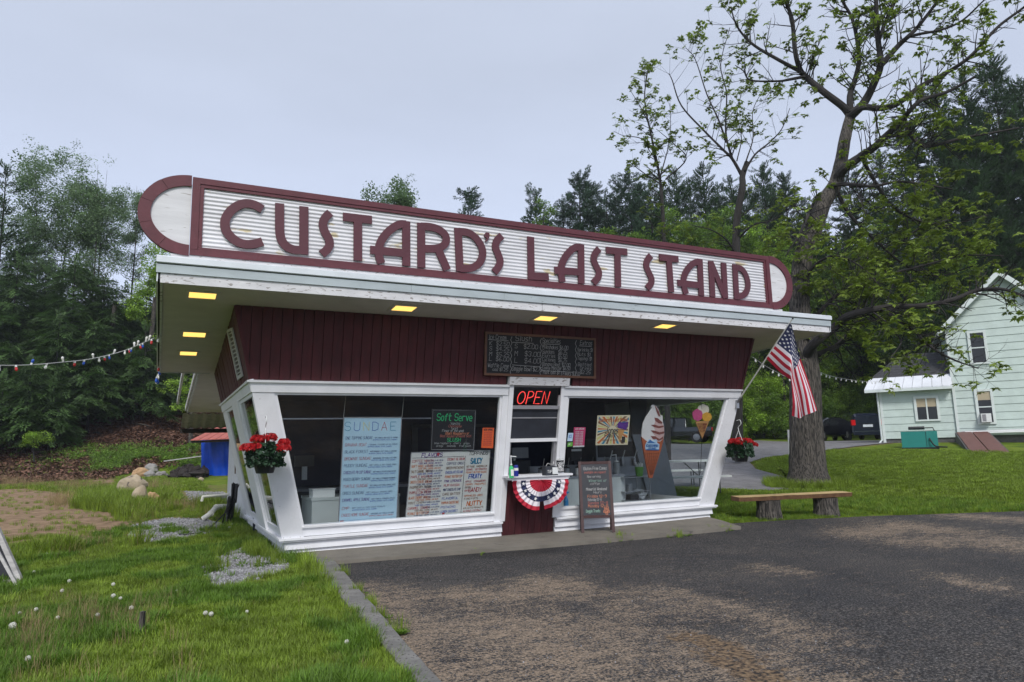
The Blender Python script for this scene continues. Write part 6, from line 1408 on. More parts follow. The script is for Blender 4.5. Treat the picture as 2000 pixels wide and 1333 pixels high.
while z < we-.02:
    z1 = min(z+ex_, we); MB().hexa([HP(0,-.035,z), HP(xj-.005,-.035,z), HP(xj-.005,.03,z), HP(0,.03,z), HP(0,-.012,z1), HP(xj-.005,-.012,z1), HP(xj-.005,.03,z1), HP(0,.03,z1)]).build('siding_board', 'mint_siding', T); z = z1+.004
z = .25
while z < zpk-.1:
    z1 = min(z+ex_, zpk-.03)
    fx = lambda zz: (xj, xr) if zz <= zev else (xj+(zz-zev)/.98, xr-(zz-zev)/.98)
    (a0, a1), (c0, c1) = fx(z), fx(z1)
    if a1-a0 > .1: MB().hexa([HP(a0,-.1,z), HP(a1,-.1,z), HP(a1,-.03,z), HP(a0,-.03,z), HP(c0,-.075,z1), HP(max(c1, c0+.01),-.075,z1), HP(max(c1, c0+.01),-.03,z1), HP(c0,-.03,z1)]).build('siding_board', 'mint_siding', T)
    z = z1+.004
hb(MB(), -.02, .1, -.05, .02, .0, we).build('corner_board', 'mint_trim', T); hb(MB(), xj-.02, xj+.09, -.12, -.05, .1, zev).build('corner_board', 'mint_trim', T)
MB().tube([HP(-.08, -.1, we), HP(-.08, -.1, .15), HP(-.2, -.25, .0)], .045, 8).build('downspout', 'mint_trim', T)
# wing roof: pale metal eave, then dark shingles
def roofpl(mb, x0b, x1b, x0t, x1t, y0, z0, y1, z1, th=.05, m=0): return mb.hexa([HP(x0b,y0,z0), HP(x1b,y0,z0), HP(x1t,y1,z1), HP(x0t,y1,z1), HP(x0b,y0,z0+th), HP(x1b,y0,z0+th), HP(x1t,y1,z1+th), HP(x0t,y1,z1+th)], m)
xo = -.62
for i in range(9):
    a, b = xo+(xj-xo)*i/9, xo+(xj-xo)*(i+1)/9-.015; roofpl(MB(), a, b, a+.28*(1-i/9), b+.28*(1-(i+1)/9), -.5, we+.05, .05, we+.62).build('metal_roof_sheet', 'metal_roof', T)
for k in range(9):
    y0 = .05+k*.22; z0 = we+.62+k*.145; sh = .28+k*.16; roofpl(MB(), xo+sh, xj-.01, xo+sh+.16, xj-.01, y0, z0, y0+.225, z0+.14, .03+.0).build('shingle_course', 'shingle', T)
hb(MB(), xo, xj-.02, -.52, -.49, we-.06, we+.06).build('fascia', 'mint_trim', T); hb(MB(), xo, xj-.02, -.49, 0, we-.02, we+.0).build('eave_soffit', 'mint_trim', T)
# main roof
for sg in (-1, 1):
    e = (xj-.35) if sg < 0 else (xr+.35); ze = zev-.35*.98
    for nm, y0, y1, o0, o1, mt in (('roof', -.45, 8.2, .02, .12, 'shingle_light'), ('rake_board', -.5, -.452, -.16, .13, 'mint_trim')):
        MB().hexa([HP(e,y0,ze+o0), HP(xpk,y0,zpk+o0), HP(xpk,y1,zpk+o0), HP(e,y1,ze+o0), HP(e,y0,ze+o1), HP(xpk,y0,zpk+o1), HP(xpk,y1,zpk+o1), HP(e,y1,ze+o1)]).build(nm, mt, T)
def hwin(u0, u1, v0, v1, y, kind):
    (xa, zt_), (xb, zb_) = hp(u0, v0, y), hp(u1, v1, y); zt_ = (hp(u0, v0, y)[1]+hp(u1, v0, y)[1])/2; zb_ = (hp(u0, v1, y)[1]+hp(u1, v1, y)[1])/2
    q = MB(); w = .11
    for a, b, c, d in ((xa, xb, zt_-w, zt_), (xa, xb, zb_, zb_+w*.7), (xa, xa+w, zb_+w*.7, zt_-w), (xb-w, xb, zb_+w*.7, zt_-w)): hb(q, a, b, y-.07, y, c, d)
    W_ = q.build('window', 'mint_trim', T); xi, xk, zi, zk = xa+w, xb-w, zb_+w*.7, zt_-w
    hb(MB(), xi, xk, y-.02, y-.01, zi, zk).build('pane', 'window_dark', W_)
    zm = (zi+zk)/2
    if kind == 'double': hb(MB(), (xi+xk)/2-.03, (xi+xk)/2+.03, y-.05, y-.021, zi, zk).build('mullion', 'mint_trim', W_); hb(MB(), xi, xk, y-.027, y-.021, zk-.4*(zk-zi), zk).build('blind', 'blind_tan', W_)
    else: hb(MB(), xi, xk, y-.05, y-.021, zm-.025, zm+.025).build('sash_rail', 'mint_trim', W_)
    if kind == 'ac': hb(MB(), xi, xk, y-.027, y-.021, zk-.28*(zk-zi), zk).build('blind', 'blind_tan', W_)
    return xi, xk, zi, zk
hwin(1887, 1933, 646, 712, -.1, 'sash'); xi, xk, zi, zk = hwin(1901, 1947, 760, 829, -.1, 'ac'); hwin(1783, 1838, 774, 823, -.03, 'double')
TA = thing('window_air_conditioner', 'boxy white air conditioner sitting in the lower house window', 'air conditioner', HP(xi, -.4, zi))
hb(MB(), xi+.02, xk-.1, -.5, -.13, zi+.01, zi+.4).build('body', 'plastic_white', TA); hb(MB(), xi+.06, xk-.3, -.51, -.501, zi+.05, zi+.36).build('grille', 'frame_grey', TA)
# generator, pipes, cellar hatch
g = hit(1800, 877); gz_ = h(g[0], g[1])-HZ; yg = float((g-HE) @ uy); x0, z0 = hp(1762, 877, yg); x1, _ = hp(1835, 877, yg); yg = float((g-HE) @ uy)
TG = thing('generator', 'teal green metal generator box standing on the lawn by the house wing', 'generator', HP((x0+x1)/2, yg, gz_))
x0, x1 = hp(1762, 870, yg)[0], hp(1833, 870, yg)[0]; zt_ = hp(1790, 843, yg)[1]
hb(MB(), x0, x1, yg, yg+.9, gz_+.06, zt_).build('housing', 'generator_teal', TG); hb(MB(), x0-.02, x1+.02, yg-.02, yg+.92, gz_-.05, gz_+.06).build('skid', 'dark_metal', TG)
hb(MB(), x0+(x1-x0)*.68, x0+(x1-x0)*.69, yg-.01, yg-.001, gz_+.08, zt_).build('door_seam', 'dark_metal', TG)
MB().tube([HP(x0+.3, yg+.4, zt_+.14), HP(x0+.9, yg+.4, zt_+.14)], .07, 8).build('muffler', 'dark_metal', TG); MB().tube([HP(x0+.9, yg+.4, zt_+.14), HP(x0+1.2, yg+.4, zt_+.14), HP(x0+1.25, yg+.4, zt_)], .025, 6).build('exhaust_pipe', 'dark_metal', TG)
MB().tube(bez([HP(x1-.3, yg-.03, zt_-.3), HP(x1-.25, yg-.1, gz_+.3), HP(x1-.1, yg-.15, gz_+.1), HP(x1+.3, yg-.2, gz_+.05)]), .03, 6).build('fuel_hose', 'hose', TG)
for i in range(4):
    xa = hp(1874+i*6, 862, -.3)[0]; TP = thing('conduit', ['grey white conduit pipe, outermost left of the four by the hatch', 'grey white conduit pipe, second from the generator', 'grey white conduit pipe, third from the generator', 'grey white conduit pipe nearest the red cellar hatch'][i], 'pipe', HP(xa, -.3-.08*i, -.2), 'conduits along the house foundation')
    MB().tube(bez([HP(xa, -.3-.08*i, -.3), HP(xa, -.3-.08*i, .25-.03*i), HP(xa+.15, -.25-.08*i, .42-.03*i), HP(xa+.6, -.25-.08*i, .45-.03*i), HP(xr, -.25-.08*i, .47-.03*i)], 6), .035, 7).build('pipe', 'plastic_white' if i % 2 else 'vent_metal', TP)
h0 = hit(1900, 885); yh = float((h0-HE) @ uy); zz0 = h0[2]-HZ-.1; xa, xb = hp(1898, 884, yh)[0], hp(1972, 884, yh)[0]
TH = thing('cellar_hatch', 'sloping faded red metal cellar doors against the house foundation', 'hatch', HP((xa+xb)/2, yh, -.2))
for i, (a, b) in enumerate(((xa, (xa+xb)/2-.02), ((xa+xb)/2+.02, xb))): MB().hexa([HP(a,yh,zz0+.05), HP(b,yh,zz0+.05), HP(b,-.35,.38), HP(a,-.35,.38), HP(a,yh,zz0+.1), HP(b,yh,zz0+.1), HP(b,-.35,.43), HP(a,-.35,.43)]).build('door', 'hatch_red', TH)
for a in (xa-.06, xb+.005): MB().prism([HP(a,yh-.05,zz0-.1), HP(a,-.3,zz0-.1), HP(a,-.3,.41), HP(a,yh-.05,zz0+.05)], ux*.055).build('side_wall', 'foundation', TH)

# ---------------------------------------------------------------- parked vehicles
def vehicle(name, label, cat, loc, head, st, body, cabin, wb, wheel_r=.34, front=None, extras=None, group='vehicles parked beyond the driveway'):
    """st: stations (x, z_low, z_belt, z_top, half width, half width at top); x forward"""
    T = thing(name, label, cat, (0, 0, 0), group); n = len(st); ring = []
    q = MB()
    for (x, zl, zb_, zt_, w, wt) in st:
        pts = [(w*.9, zl), (w*.99, zl+.12), (w, (zl+zb_)/2+.05), (w*.97, zb_), (wt+.01, zt_-.07), (wt*.88, zt_), (0, zt_+.015)]
        full = pts+[(-a, b) for a, b in pts[-2::-1]]; ring.append(full); q.v += [(x, a, b) for a, b in full]
    m_ = len(ring[0])
    for i in range(n-1):
        for k in range(m_-1): q.f.append((i*m_+k, (i+1)*m_+k, (i+1)*m_+k+1, i*m_+k+1)); q.m.append(0)
        q.f.append((i*m_+m_-1, (i+1)*m_+m_-1, (i+1)*m_, i*m_)); q.m.append(0)
    q.f += [tuple(range(m_)), tuple((n-1)*m_+k for k in range(m_))[::-1]]; q.m += [0, 0]
    q.build('body', body, T, smooth=False)
    # windows along the cabin, proud of the body
    for sg in (0, 1):
        for i in cabin:
            a, b = ring[i], ring[i+1]; k = 3 if not sg else m_-5
            P0, P1, P2_, P3 = [np.array((st[i][0], *a[k])), np.array((st[i+1][0], *b[k])), np.array((st[i+1][0], *b[k+1])), np.array((st[i][0], *a[k+1]))]
            if sg: pass
            c = (P0+P1+P2_+P3)/4; s_ = [c+(p-c)*.86 for p in (P0, P1, P2_, P3)]; o = np.array([0, .012 if not sg else -.012, .004])
            MB().prism([p+o*.2 for p in s_], o).build('side_window', 'car_glass', T)
    for (i0, i1, nm) in front:
        a, b = ring[i0], ring[i1]; wv = .8
        A = [np.array((st[i0][0], a[3][0]*wv, a[3][1] if st[i0][3]-st[i0][2] > .2 else a[4][1])), np.array((st[i1][0], b[4][0]*wv, b[4][1]))]
        L0, L1 = A; R0, R1 = L0*(1,-1,1), L1*(1,-1,1); sx = np.sign(st[i0][0]-st[i1][0]); o = np.array([.03*sx, 0, .035])
        MB().prism([lerp(L0, L1, .12)+o, lerp(L0, L1, .92)+o, lerp(R0, R1, .92)+o, lerp(R0, R1, .12)+o], -o*.6).build(nm, 'car_glass', T)
    w = max(s[4] for s in st)
    for x in wb:
        for sy in (-1, 1):
            wo = MB().lathe([(wheel_r*.62,-.1),(wheel_r,-.09),(wheel_r*1.0,.09),(wheel_r*.62,.1)], (x, sy*(w-.1), wheel_r), 18, axis=(0,1,0)).build('wheel', 'tyre', T)
            MB().lathe([(wheel_r*.6,-.01),(wheel_r*.58,.012),(wheel_r*.15,.02)], (x, sy*(w+.0), wheel_r), 12, axis=(0,sy,0)).build('rim', 'rim', wo)
    for e in (extras or []): 
        nm, mt, (x0, x1, y0, y1, z0, z1) = e; MB().box(x0, x1, y0, y1, z0, z1).build(nm, mt, T)
    T.location = (loc[0], loc[1], loc[2]); T.rotation_euler = (0, 0, pi/2-head); return T
van = [(-2.5,.32,.95,1.0,.9,.72),(-2.48,.3,1.02,1.55,.97,.72),(-2.3,.28,1.05,1.72,.99,.76),(-1.0,.26,1.05,1.76,1.0,.78),(.3,.26,1.05,1.74,1.0,.77),(.95,.26,1.05,1.55,1.,.74),(1.65,.26,1.0,1.08,.99,.7),(2.3,.28,.85,.9,.95,.7),(2.52,.34,.62,.7,.82,.6)]
l = hit(1672, 861)
vehicle('minivan', 'dark navy minivan seen from behind, parked next to the mint house', 'minivan', (l[0], l[1], h(l[0], l[1])+.05), YAW+atan2(.51, 1)-.33, van, 'car_navy', (2, 3, 4), (-1.5, 1.55), .36, [(0, 2, 'rear_window'), (6, 5, 'windshield')],
    [('tail_light', 'tail_red', (-2.53,-2.35,.74,.985,.95,1.3)), ('tail_light', 'tail_red', (-2.53,-2.35,-.985,-.74,.95,1.3)), ('licence_plate', 'plate_white', (-2.56,-2.51,-.3,.3,.82,.98)), ('bumper_trim', 'chrome', (-2.56,-2.5,-.85,.85,.52,.57)), ('rear_bumper', 'car_navy', (-2.58,-2.4,-.93,.93,.3,.52)), ('mirror', 'car_navy', (.95,1.1,.98,1.15,1.05,1.2))])
suv = [(-2.25,.34,.9,1.0,.85,.7),(-2.2,.3,.98,1.4,.92,.7),(-1.9,.28,1.0,1.58,.93,.7),(-.6,.26,1.0,1.63,.93,.72),(.2,.26,.99,1.6,.93,.7),(.75,.26,.98,1.42,.93,.68),(1.35,.26,.95,1.02,.92,.66),(2.05,.28,.82,.88,.88,.66),(2.25,.34,.62,.7,.78,.6)]
l = hit(1608, 862)
vehicle('parked_suv', 'glossy black sport utility vehicle facing left beyond the big tree', 'car', (l[0]-1.2, l[1]-1.0, h(l[0], l[1])+.03), YAW+atan2(.47, 1)+pi+.55, suv, 'car_black', (2, 3, 4), (-1.35, 1.4), .35, [(0, 2, 'rear_window'), (6, 5, 'windshield')],
    [('headlight', 'headlight', (2.0,2.16,.55,.8,.68,.8)), ('headlight', 'headlight', (2.0,2.16,-.8,-.55,.68,.8)), ('grille', 'dark_metal', (2.14,2.27,-.45,.45,.55,.78)), ('licence_plate', 'plate_orange', (2.26,2.3,-.26,.26,.42,.56)), ('bumper_trim', 'chrome', (2.2,2.28,-.7,.7,.36,.4)), ('mirror', 'car_black', (.75,.95,.9,1.1,.98,1.12)), ('mirror', 'car_black', (.75,.95,-1.1,-.9,.98,1.12))])
pu = [(-2.8,.5,1.0,1.06,.95,.93),(-2.75,.45,1.1,1.12,.98,.95),(-1.0,.4,1.1,1.12,1.,.95),(-.95,.4,1.15,1.8,1.,.75),(.2,.4,1.15,1.85,1.,.76),(.7,.4,1.15,1.75,1.,.75),(1.2,.4,1.15,1.2,1.,.8),(2.4,.42,1.05,1.1,.98,.8),(2.7,.5,.8,.9,.9,.75)]
l = hit(1322, 867)
vehicle('pickup_truck', 'black pickup truck seen through the right window of the stand', 'pickup truck', (l[0], l[1], h(l[0], l[1])+.03), YAW+atan2(.25, 1)-pi/2+.25, pu, 'car_black', (3, 4), (-1.7, 1.75), .4, [(3, 4, 'rear_window'), (6, 5, 'windshield')],
    [('tail_light', 'tail_red', (-2.83,-2.75,.75,.95,.8,1.05)), ('tail_light', 'tail_red', (-2.83,-2.75,-.95,-.75,.8,1.05)), ('front_bumper', 'chrome', (2.68,2.8,-.9,.9,.5,.65))])
# white post leaning beside the big tree, and a roadside pole far off
a = hit(1545, 905); T = thing('white_post', 'thin white leaning board beside the trunk of the big tree', 'post', a); MB().bar(a, at_d(1541, 840, depth(*a[:2])+.1), .12, .04, up=FWD).build('board', 'pole_white', T)
# ---------------------------------------------------------------- foliage sources
def leafcard(mb, c, d, n, L, w, m=0):   # one folded leaf, base at c, along d, width across n
    c, d, n = map(lambda p: np.array(p, float), (c, d, n)); d /= np.linalg.norm(d); s_ = np.cross(d, n); s_ /= np.linalg.norm(s_)+1e-9; u_ = np.cross(s_, d)
    mb.add([c, c+d*L*.45+s_*w/2+u_*w*.2, c+d*L, c+d*L*.45-s_*w/2+u_*w*.2], [(0,1,2),(0,2,3)], m)
R7 = random.Random(21)
def rv(): v = np.array([R7.gauss(0,1), R7.gauss(0,1), R7.gauss(0,1)]); return v/np.linalg.norm(v)
def src_rosette(name, mt, n=7, L=.17):
    q = MB()
    for i in range(n):
        a = 2*pi*i/n+R7.uniform(-.3,.3); d = np.array([cos(a), sin(a), R7.uniform(-.75,.25)]); l = L*R7.uniform(.7,1.15); leafcard(q, d*.02, d, (0,0,1), l, l*.45)
        for sg in (-1, 1): d2 = np.array([cos(a+sg*.55), sin(a+sg*.55), d[2]-.1]); leafcard(q, d*.03, d2, (0,0,1), l*.6, l*.28)
    return source(name, q, mt)
def src_clump(name, mt, n=26, R=.42, L=.16, w=.6, flat=.7):
    q = MB()
    for i in range(n):
        p = rv()*R*R7.uniform(.2,1)**.6; p[2] *= flat; d = rv(); d[2] = d[2]*.5-.25; leafcard(q, p, d, rv()*.5+np.array([0,0,1]), L*R7.uniform(.6,1.2), L*w)
    return source(name, q, mt)
def src_spray(name, mt, n=30, L=.9, w=.35, droop=.15, nl=.2, nw=.045, updown=.35):  # twig with rows of needles
    q = MB()
    for i in range(n):
        t = (i+.5)/n; p = np.array([L*t, 0, -droop*t*t*L]); sg = -1 if i % 2 else 1; a = R7.uniform(.5, 1.1)
        side = w*(1-t*.8)*R7.uniform(.3,1); p = p+np.array([0, sg*side*R7.uniform(0,.8), -abs(side)*droop])
        d = np.array([cos(a), sg*sin(a), R7.uniform(-updown, updown)]); leafcard(q, p, d, (0,0,1), nl*R7.uniform(.7,1.3), nw*R7.uniform(.8,1.4))
    return source(name, q, mt)
S_ROS = src_rosette('spring_leaf_rosette', 'leaf_spring'); S_CL = src_clump('leaf_clump', 'leaf_mid'); S_BR = src_clump('bright_leaf_clump', 'leaf_bright', 28, .42, .15, .6)
S_AS = src_clump('aspen_leaf_clump', 'leaf_aspen', 34, .55, .14, .8, .9); S_PI = src_spray('pine_needle_spray', 'needle_dark', 48, 1.0, .42, -.12, .27, .075, .7)
S_PB = src_spray('blue_pine_spray', 'needle_blue', 48, 1.0, .42, -.15, .27, .075, .8); S_HE = src_spray('hemlock_spray', 'hemlock', 46, 1.1, .5, .3, .2, .085, .25)
S_SM = src_clump('small_leaf_clump', 'leaf_spring', 18, .3, .09, .6)

def base_top(u, D, vtop):
    t = at_d(u, vtop, D); return np.array([t[0], t[1], h(t[0], t[1])]), t[2]
FAR = 'trees of the woods behind the stand'
def conifer(u, D, vtop, rad, kind, label, seed, low=.12, dens=1., droop=None, group=FAR, gap=.0, lean=0., species='pine_tree'):
    R_ = random.Random(seed); b, zt_ = base_top(u, D, vtop); H = zt_-b[2]; T = thing(species, label, species.replace('_', ' '), b, group)
    src = {'pine': S_PI, 'blue': S_PB, 'hemlock': S_HE}[kind]; tr = max(.08, H*.009)
    spine = [b+up3*(H*t)+rr*(lean*H*t*t+.12*nz(t*3, seed, 1, 1)) for t in (-.02, .15, .35, .55, .75, .9, 1.)]
    MB().tube(spine, [tr*1.3, tr, tr*.85, tr*.65, tr*.42, tr*.2, tr*.05], 8).build('trunk', 'bark_dark', T)
    def at(t): k = t*6; i = min(5, int(k*.999)); ts = (-.02, .15, .35, .55, .75, .9, 1.); i = max(j for j in range(6) if ts[j] <= t); return lerp(spine[i], spine[i+1], (t-ts[i])/(ts[i+1]-ts[i]))
    q = MB(); pts = []; t = low; step = (.5 if kind != 'hemlock' else .42)/H/dens
    while t < .985:
        if kind == 'hemlock': prof = (1-t)**.75*(.75+.35*nz(t*9, seed, 1, 2))
        else: prof = ((1-t)**.6)*(.62+.75*max(-.3, nz(t*7, seed, 1, 2)))*min(1, (t-low)*6+.45)
        nb = R_.choice((3, 4, 4, 5)) if kind != 'hemlock' else 5
        a0 = R_.uniform(0, 6.28)
        for k in range(nb):
            if R_.random() < gap: continue
            a = a0+2*pi*k/nb+R_.uniform(-.4,.4); L = max(.25, rad*1.7*prof*R_.uniform(.55,1.25)); rise = (.35*L if kind != 'hemlock' else -.1*L)*R_.uniform(.3,1.2)
            p0 = at(t); dh = np.array([cos(a), sin(a), 0]); p1 = p0+dh*L*.55+up3*rise*.35; p2 = p0+dh*L+up3*(rise if kind != 'hemlock' else -.28*L)
            q.tube([p0, p1, p2], [tr*.22*(1-t*.6), tr*.12, .01], 3, cap=False)
            ns = max(2, int(L/.42)); 
            for s in range(ns):
                f = (s+.6+R_.uniform(-.2,.2))/ns
                if f < .15: continue
                pp = lerp(p0, p1, f*2) if f < .5 else lerp(p1, p2, f*2-1)
                for sgn in ((0,) if L < .6 else (-1, 1, 0) if kind == 'hemlock' else (R_.choice((-1, 1)), 0)):
                    ya = a+sgn*R_.uniform(.5, 1.0); pts.append((*(pp+rv()*.08), R_.uniform(-.5,.5), -atan2(rise, L)*.8+R_.uniform(-.35,.25)+(.15 if kind == 'hemlock' else -.25), ya, (.65+.5*R_.random())*(1-.35*t)*(1.15 if f < .8 else .85)))
        t += step*R_.uniform(.7,1.35)
    for k in range(5): pts.append((*at(.985-k*.012), 0, -1.2+R_.uniform(-.3,.3), R_.uniform(0,6.28), .55))
    q.build('branches', 'bark_dark', T)['kind'] = 'stuff'; scatter('needles', src, pts, T); return T
def broadleaf(u, D, vtop, width, kind, label, seed, vlow=None, n=420, group=FAR, species='leafy_tree', limbs=9, sparse=.0, cs=1., trunkr=None, multi=1):
    R_ = random.Random(seed); b, zt_ = base_top(u, D, vtop); H = zt_-b[2]; T = thing(species, label, 'tree' if 'tree' in species else 'shrub', b, group)
    zl = at_d(u, vlow, D)[2]-b[2] if vlow else H*.35; zl = max(.1, zl); rz_ = (H-zl)/2; cz_ = b[2]+zl+rz_; rx = width/2; tr = trunkr or max(.05, H*.0075)
    q = MB(); tips = []
    for mtr in range(multi):
        off = np.array([R_.uniform(-1,1), R_.uniform(-1,1), 0])*(rx*.25 if multi > 1 else 0)
        sp_ = [b+off+up3*(-.1), b+off+up3*(zl*.6)+rv()*.1, b+off*1.4+up3*(zl+rz_*.7)+rv()*.25, b+off*1.8+up3*(H*.97)]; sp_ = bez(sp_, 4)
        q.tube(sp_, [tr*max(.06, 1.1-1.08*(i/(len(sp_)-1))**.8) for i in range(len(sp_))], 7)
        for i in range(limbs):
            t = R_.uniform(.3,.95); p0 = sp_[int(t*(len(sp_)-1))]; a = R_.uniform(0, 6.28); l = rx*R_.uniform(.5,1.)*(1.1-.5*t); p2 = p0+np.array([cos(a)*l, sin(a)*l, l*R_.uniform(.5,1.3)]); p1 = lerp(p0, p2, .5)+up3*-.1*l
            if p2[2] > b[2]+H: p2[2] = b[2]+H*.98
            q.tube([p0, p1, p2], [tr*.4*(1.1-t), tr*.25*(1.1-t), .012], 4, cap=False); tips += [p2, lerp(p1, p2, .5)]
    q.build('trunk', 'bark_dark' if kind != 'aspen' else 'bark', T)
    # foliage in uneven lobes round the limb ends with gaps left open
    lobes = tips+[np.array([b[0], b[1], cz_])+np.array([R_.gauss(0,.38)*rx, R_.gauss(0,.38)*rx, R_.gauss(0,.42)*rz_]) for _ in range(limbs)]
    pts = []; c0 = np.array([b[0], b[1], cz_])
    while len(pts) < n:
        L_ = R_.choice(lobes); lr = rx*R_.uniform(.12,.36); p = L_+np.array([R_.gauss(0,1), R_.gauss(0,1), R_.gauss(0,.7)])*lr*.75
        d = (p-c0)/np.array([rx*1.05, rx*1.05, rz_*1.03]); e = float(d @ d)
        if e > 1.1 or p[2] > b[2]+H or p[2] < b[2]+.15 or nz(p[0]*.7, p[1]*.7+p[2]*.9, 1, seed) < sparse-.45: 
            if R_.random() < .9: continue
            if p[2] > b[2]+H or p[2] < b[2]+.1: continue
        pts.append((*p, R_.uniform(-.6,.6), R_.uniform(-.6,.6), R_.uniform(0,6.28), cs*R_.uniform(.6,1.25)))
    scatter('crown', {'mid': S_CL, 'bright': S_BR, 'aspen': S_AS, 'small': S_SM}[kind], pts, T); return T

# left woods
conifer(14, 46, 326, 2.6, 'pine', 'thin dark pine with open branches at the far left above the woods', 1, low=.3, gap=.35)
broadleaf(112, 52, 276, 7.0, 'aspen', 'tallest pale green aspen rising over the left woods', 2, vlow=600, n=1350, limbs=26, sparse=.1, cs=1.05, multi=2)
broadleaf(208, 52, 310, 4.8, 'aspen', 'slightly lower pale green aspen right of the tallest one', 3, vlow=580, n=800, limbs=20, sparse=.12, cs=1.0, multi=2)
broadleaf(268, 57, 352, 3.4, 'aspen', 'faint sparse tree just left of the rounded sign end', 4, vlow=540, n=420, limbs=16, sparse=.1, cs=.9)
broadleaf(300, 48, 478, 4.4, 'bright', 'yellow green leafy tree tucked behind the left roof corner', 5, vlow=660, n=380, limbs=10)
HL = [(-40,47,470,3.6),(38,45,505,3.4),(92,48,520,3.6),(150,46,498,3.6),(205,47,540,3.4),(250,49,560,3.2),(318,50,590,3.2),(372,50,640,3.0),(420,52,640,3.0),(-5,44,600,2.8),(118,43,610,2.8),(185,44,630,2.6),(285,46,640,2.6)]
HLAB = ['dark hemlock beyond the far left edge of the picture','dark hemlock under the thin left pine','dark hemlock between the thin pine and tallest aspen','dark hemlock directly below the tallest aspen','dark hemlock below the lower aspen','dark hemlock in front of the faint sparse tree','dark hemlock behind the left roof corner','dark hemlock seen under the rear overhang','dark hemlock above the tarp shelter','shorter hemlock low at the left edge above the string lights','shorter hemlock front and centre in the left woods','shorter hemlock right of the front one, over the fallen log','shorter hemlock at the right end of the left woods']
for i, ((u, D, vt, r), lb) in enumerate(zip(HL, HLAB)): conifer(u, D, vt, r, 'hemlock', lb, 30+i, low=.16+.05*(i % 3), dens=.95, species='hemlock_tree')
for i, (u, D, vt, r, lb) in enumerate(((62, 40.5, 705, 1.7, 'small young hemlock at the edge of the leafy bank'), (8, 40.5, 735, 1.5, 'low hemlock bough tree at the left picture edge on the bank'), (105, 41, 742, 1.5, 'little hemlock right of the young one on the bank'))): conifer(u, D, vt, r, 'hemlock', lb, 60+i, low=.22, dens=1.3, species='hemlock_tree')
for i in range(12):
    u = -70+i*46; conifer(u, 60+3*(i % 3), 515+40*((i*7) % 3)-(20 if i < 6 else -60), 3.6, 'hemlock' if i % 3 else 'pine', ['far dark pine', 'far dark hemlock'][1 if i % 3 else 0]+' deep in the left woods, '+['outermost left','second from the left edge','third from the left edge','above the young hemlocks','behind the tallest aspen','behind the aspen pair','behind the lower aspen','behind the faint sparse tree','behind the sign end','above the rear overhang','over the tarp shelter','rightmost behind the stand'][i], 80+i, low=.05, dens=.75, group='dark trees deep in the left woods', species='hemlock_tree' if i % 3 else 'pine_tree')
for i, (u, v, D, lb) in enumerate(((206, 800, 47, 'bare dark trunk standing left of the fallen branch'), (286, 790, 48, 'bare grey trunk near the roof corner on the bank'), (298, 770, 51, 'thin bare trunk behind the grey one on the bank'), (372, 860, 40, 'thin bare trunk beside the tarp shelter roof'))):
    b = at_d(u, v, D); b[2] = h(b[0], b[1]); T = thing('tree_trunk', lb, 'tree', b, 'bare trunks on the bank'); MB().tube([b-up3*.2, b+up3*3, b+up3*8+rr*.2], [.24, .19, .14] if i < 2 else [.12, .1, .06], 8).build('trunk', 'bark', T)
    MB().tube([b+up3*2.5, b+up3*3.2+rr*.8], [.04, .01], 4).build('branch', 'bark', T)
broadleaf(73, 38.5, 842, 1.7, 'bright', 'low bright green bush at the foot of the leafy bank', 6, vlow=872, n=70, limbs=4, cs=.6, species='shrub', group='bushes on the bank')
broadleaf(372, 44, 715, 3.2, 'bright', 'bright leafy bush under the rear overhang above the shelter', 7, vlow=800, n=140, limbs=5, cs=.8, species='shrub', group='bushes on the bank')
broadleaf(372, 37, 868, 1.8, 'mid', 'dark bush left of the blue tarp', 8, vlow=925, n=90, limbs=4, cs=.6, species='shrub', group='bushes on the bank')
# tops showing over the sign
broadleaf(768, 40, 355, 3.6, 'aspen', 'pale leafy tree top peeping over the middle of the sign', 9, vlow=520, n=620, limbs=14, sparse=.0, cs=1.)
conifer(920, 46, 376, 2.2, 'blue', 'lone blue green pine top over the sign right of the pale one', 10, low=.45, dens=1.3, gap=.1)
conifer(1046, 46, 374, 2.4, 'blue', 'wide pine top above the word Last', 11, low=.4, dens=1.3, gap=.1)
broadleaf(1062, 44, 392, 2.2, 'mid', 'small leafy tree top beside the wide pine', 12, vlow=500, n=130, limbs=6, cs=.8)
CR_ = [(1130,52,338,3.2),(1182,54,372,3.0),(1228,50,330,3.4),(1268,54,345,3.0),(1318,60,330,3.2),(1372,60,322,3.4),(1425,60,350,3.2),(1488,60,322,3.2),(1530,60,338,2.6),(1590,60,400,3.0)]
CL_ = ['blue green pine, first of the row right of the wide pine top','shorter blue pine second in the row','dark pine third in the row, with a pointed top','pine behind the leaning left branches of the bare tree','dark pine behind the fine twigs left of the second trunk','pine right behind the second trunk','pine between the second trunk and the rounded sign end','tall thin pine left of the big tree trunk','slender pine close to the big tree trunk','short pine seen through the big tree limbs']
for i, ((u, D, vt, r), lb) in enumerate(zip(CR_, CL_)): conifer(u, D, vt, r*1.15, 'blue' if i < 3 else 'pine', lb, 110+i, low=.2, dens=1.25, gap=.08)
for i, (u, vt) in enumerate(((1098,392),(1155,360),(1205,372),(1250,362),(1292,368),(1345,352),(1400,360),(1455,372),(1510,362),(1560,420))): conifer(u, 65, vt, 4., 'pine' if i % 3 else 'blue', 'farther dark pine in the second row, '+['low beside the wide pine top','between the first two pines','left of the pointed pine','right of the pointed pine','behind the leaning thin tree','left of the second trunk','just left of the slender trunk','just right of the slender trunk','above the rounded sign end','low beside the big trunk fork'][i], 300+i, low=.15, dens=1.1, gap=.08, group='second row of pines behind the sign')
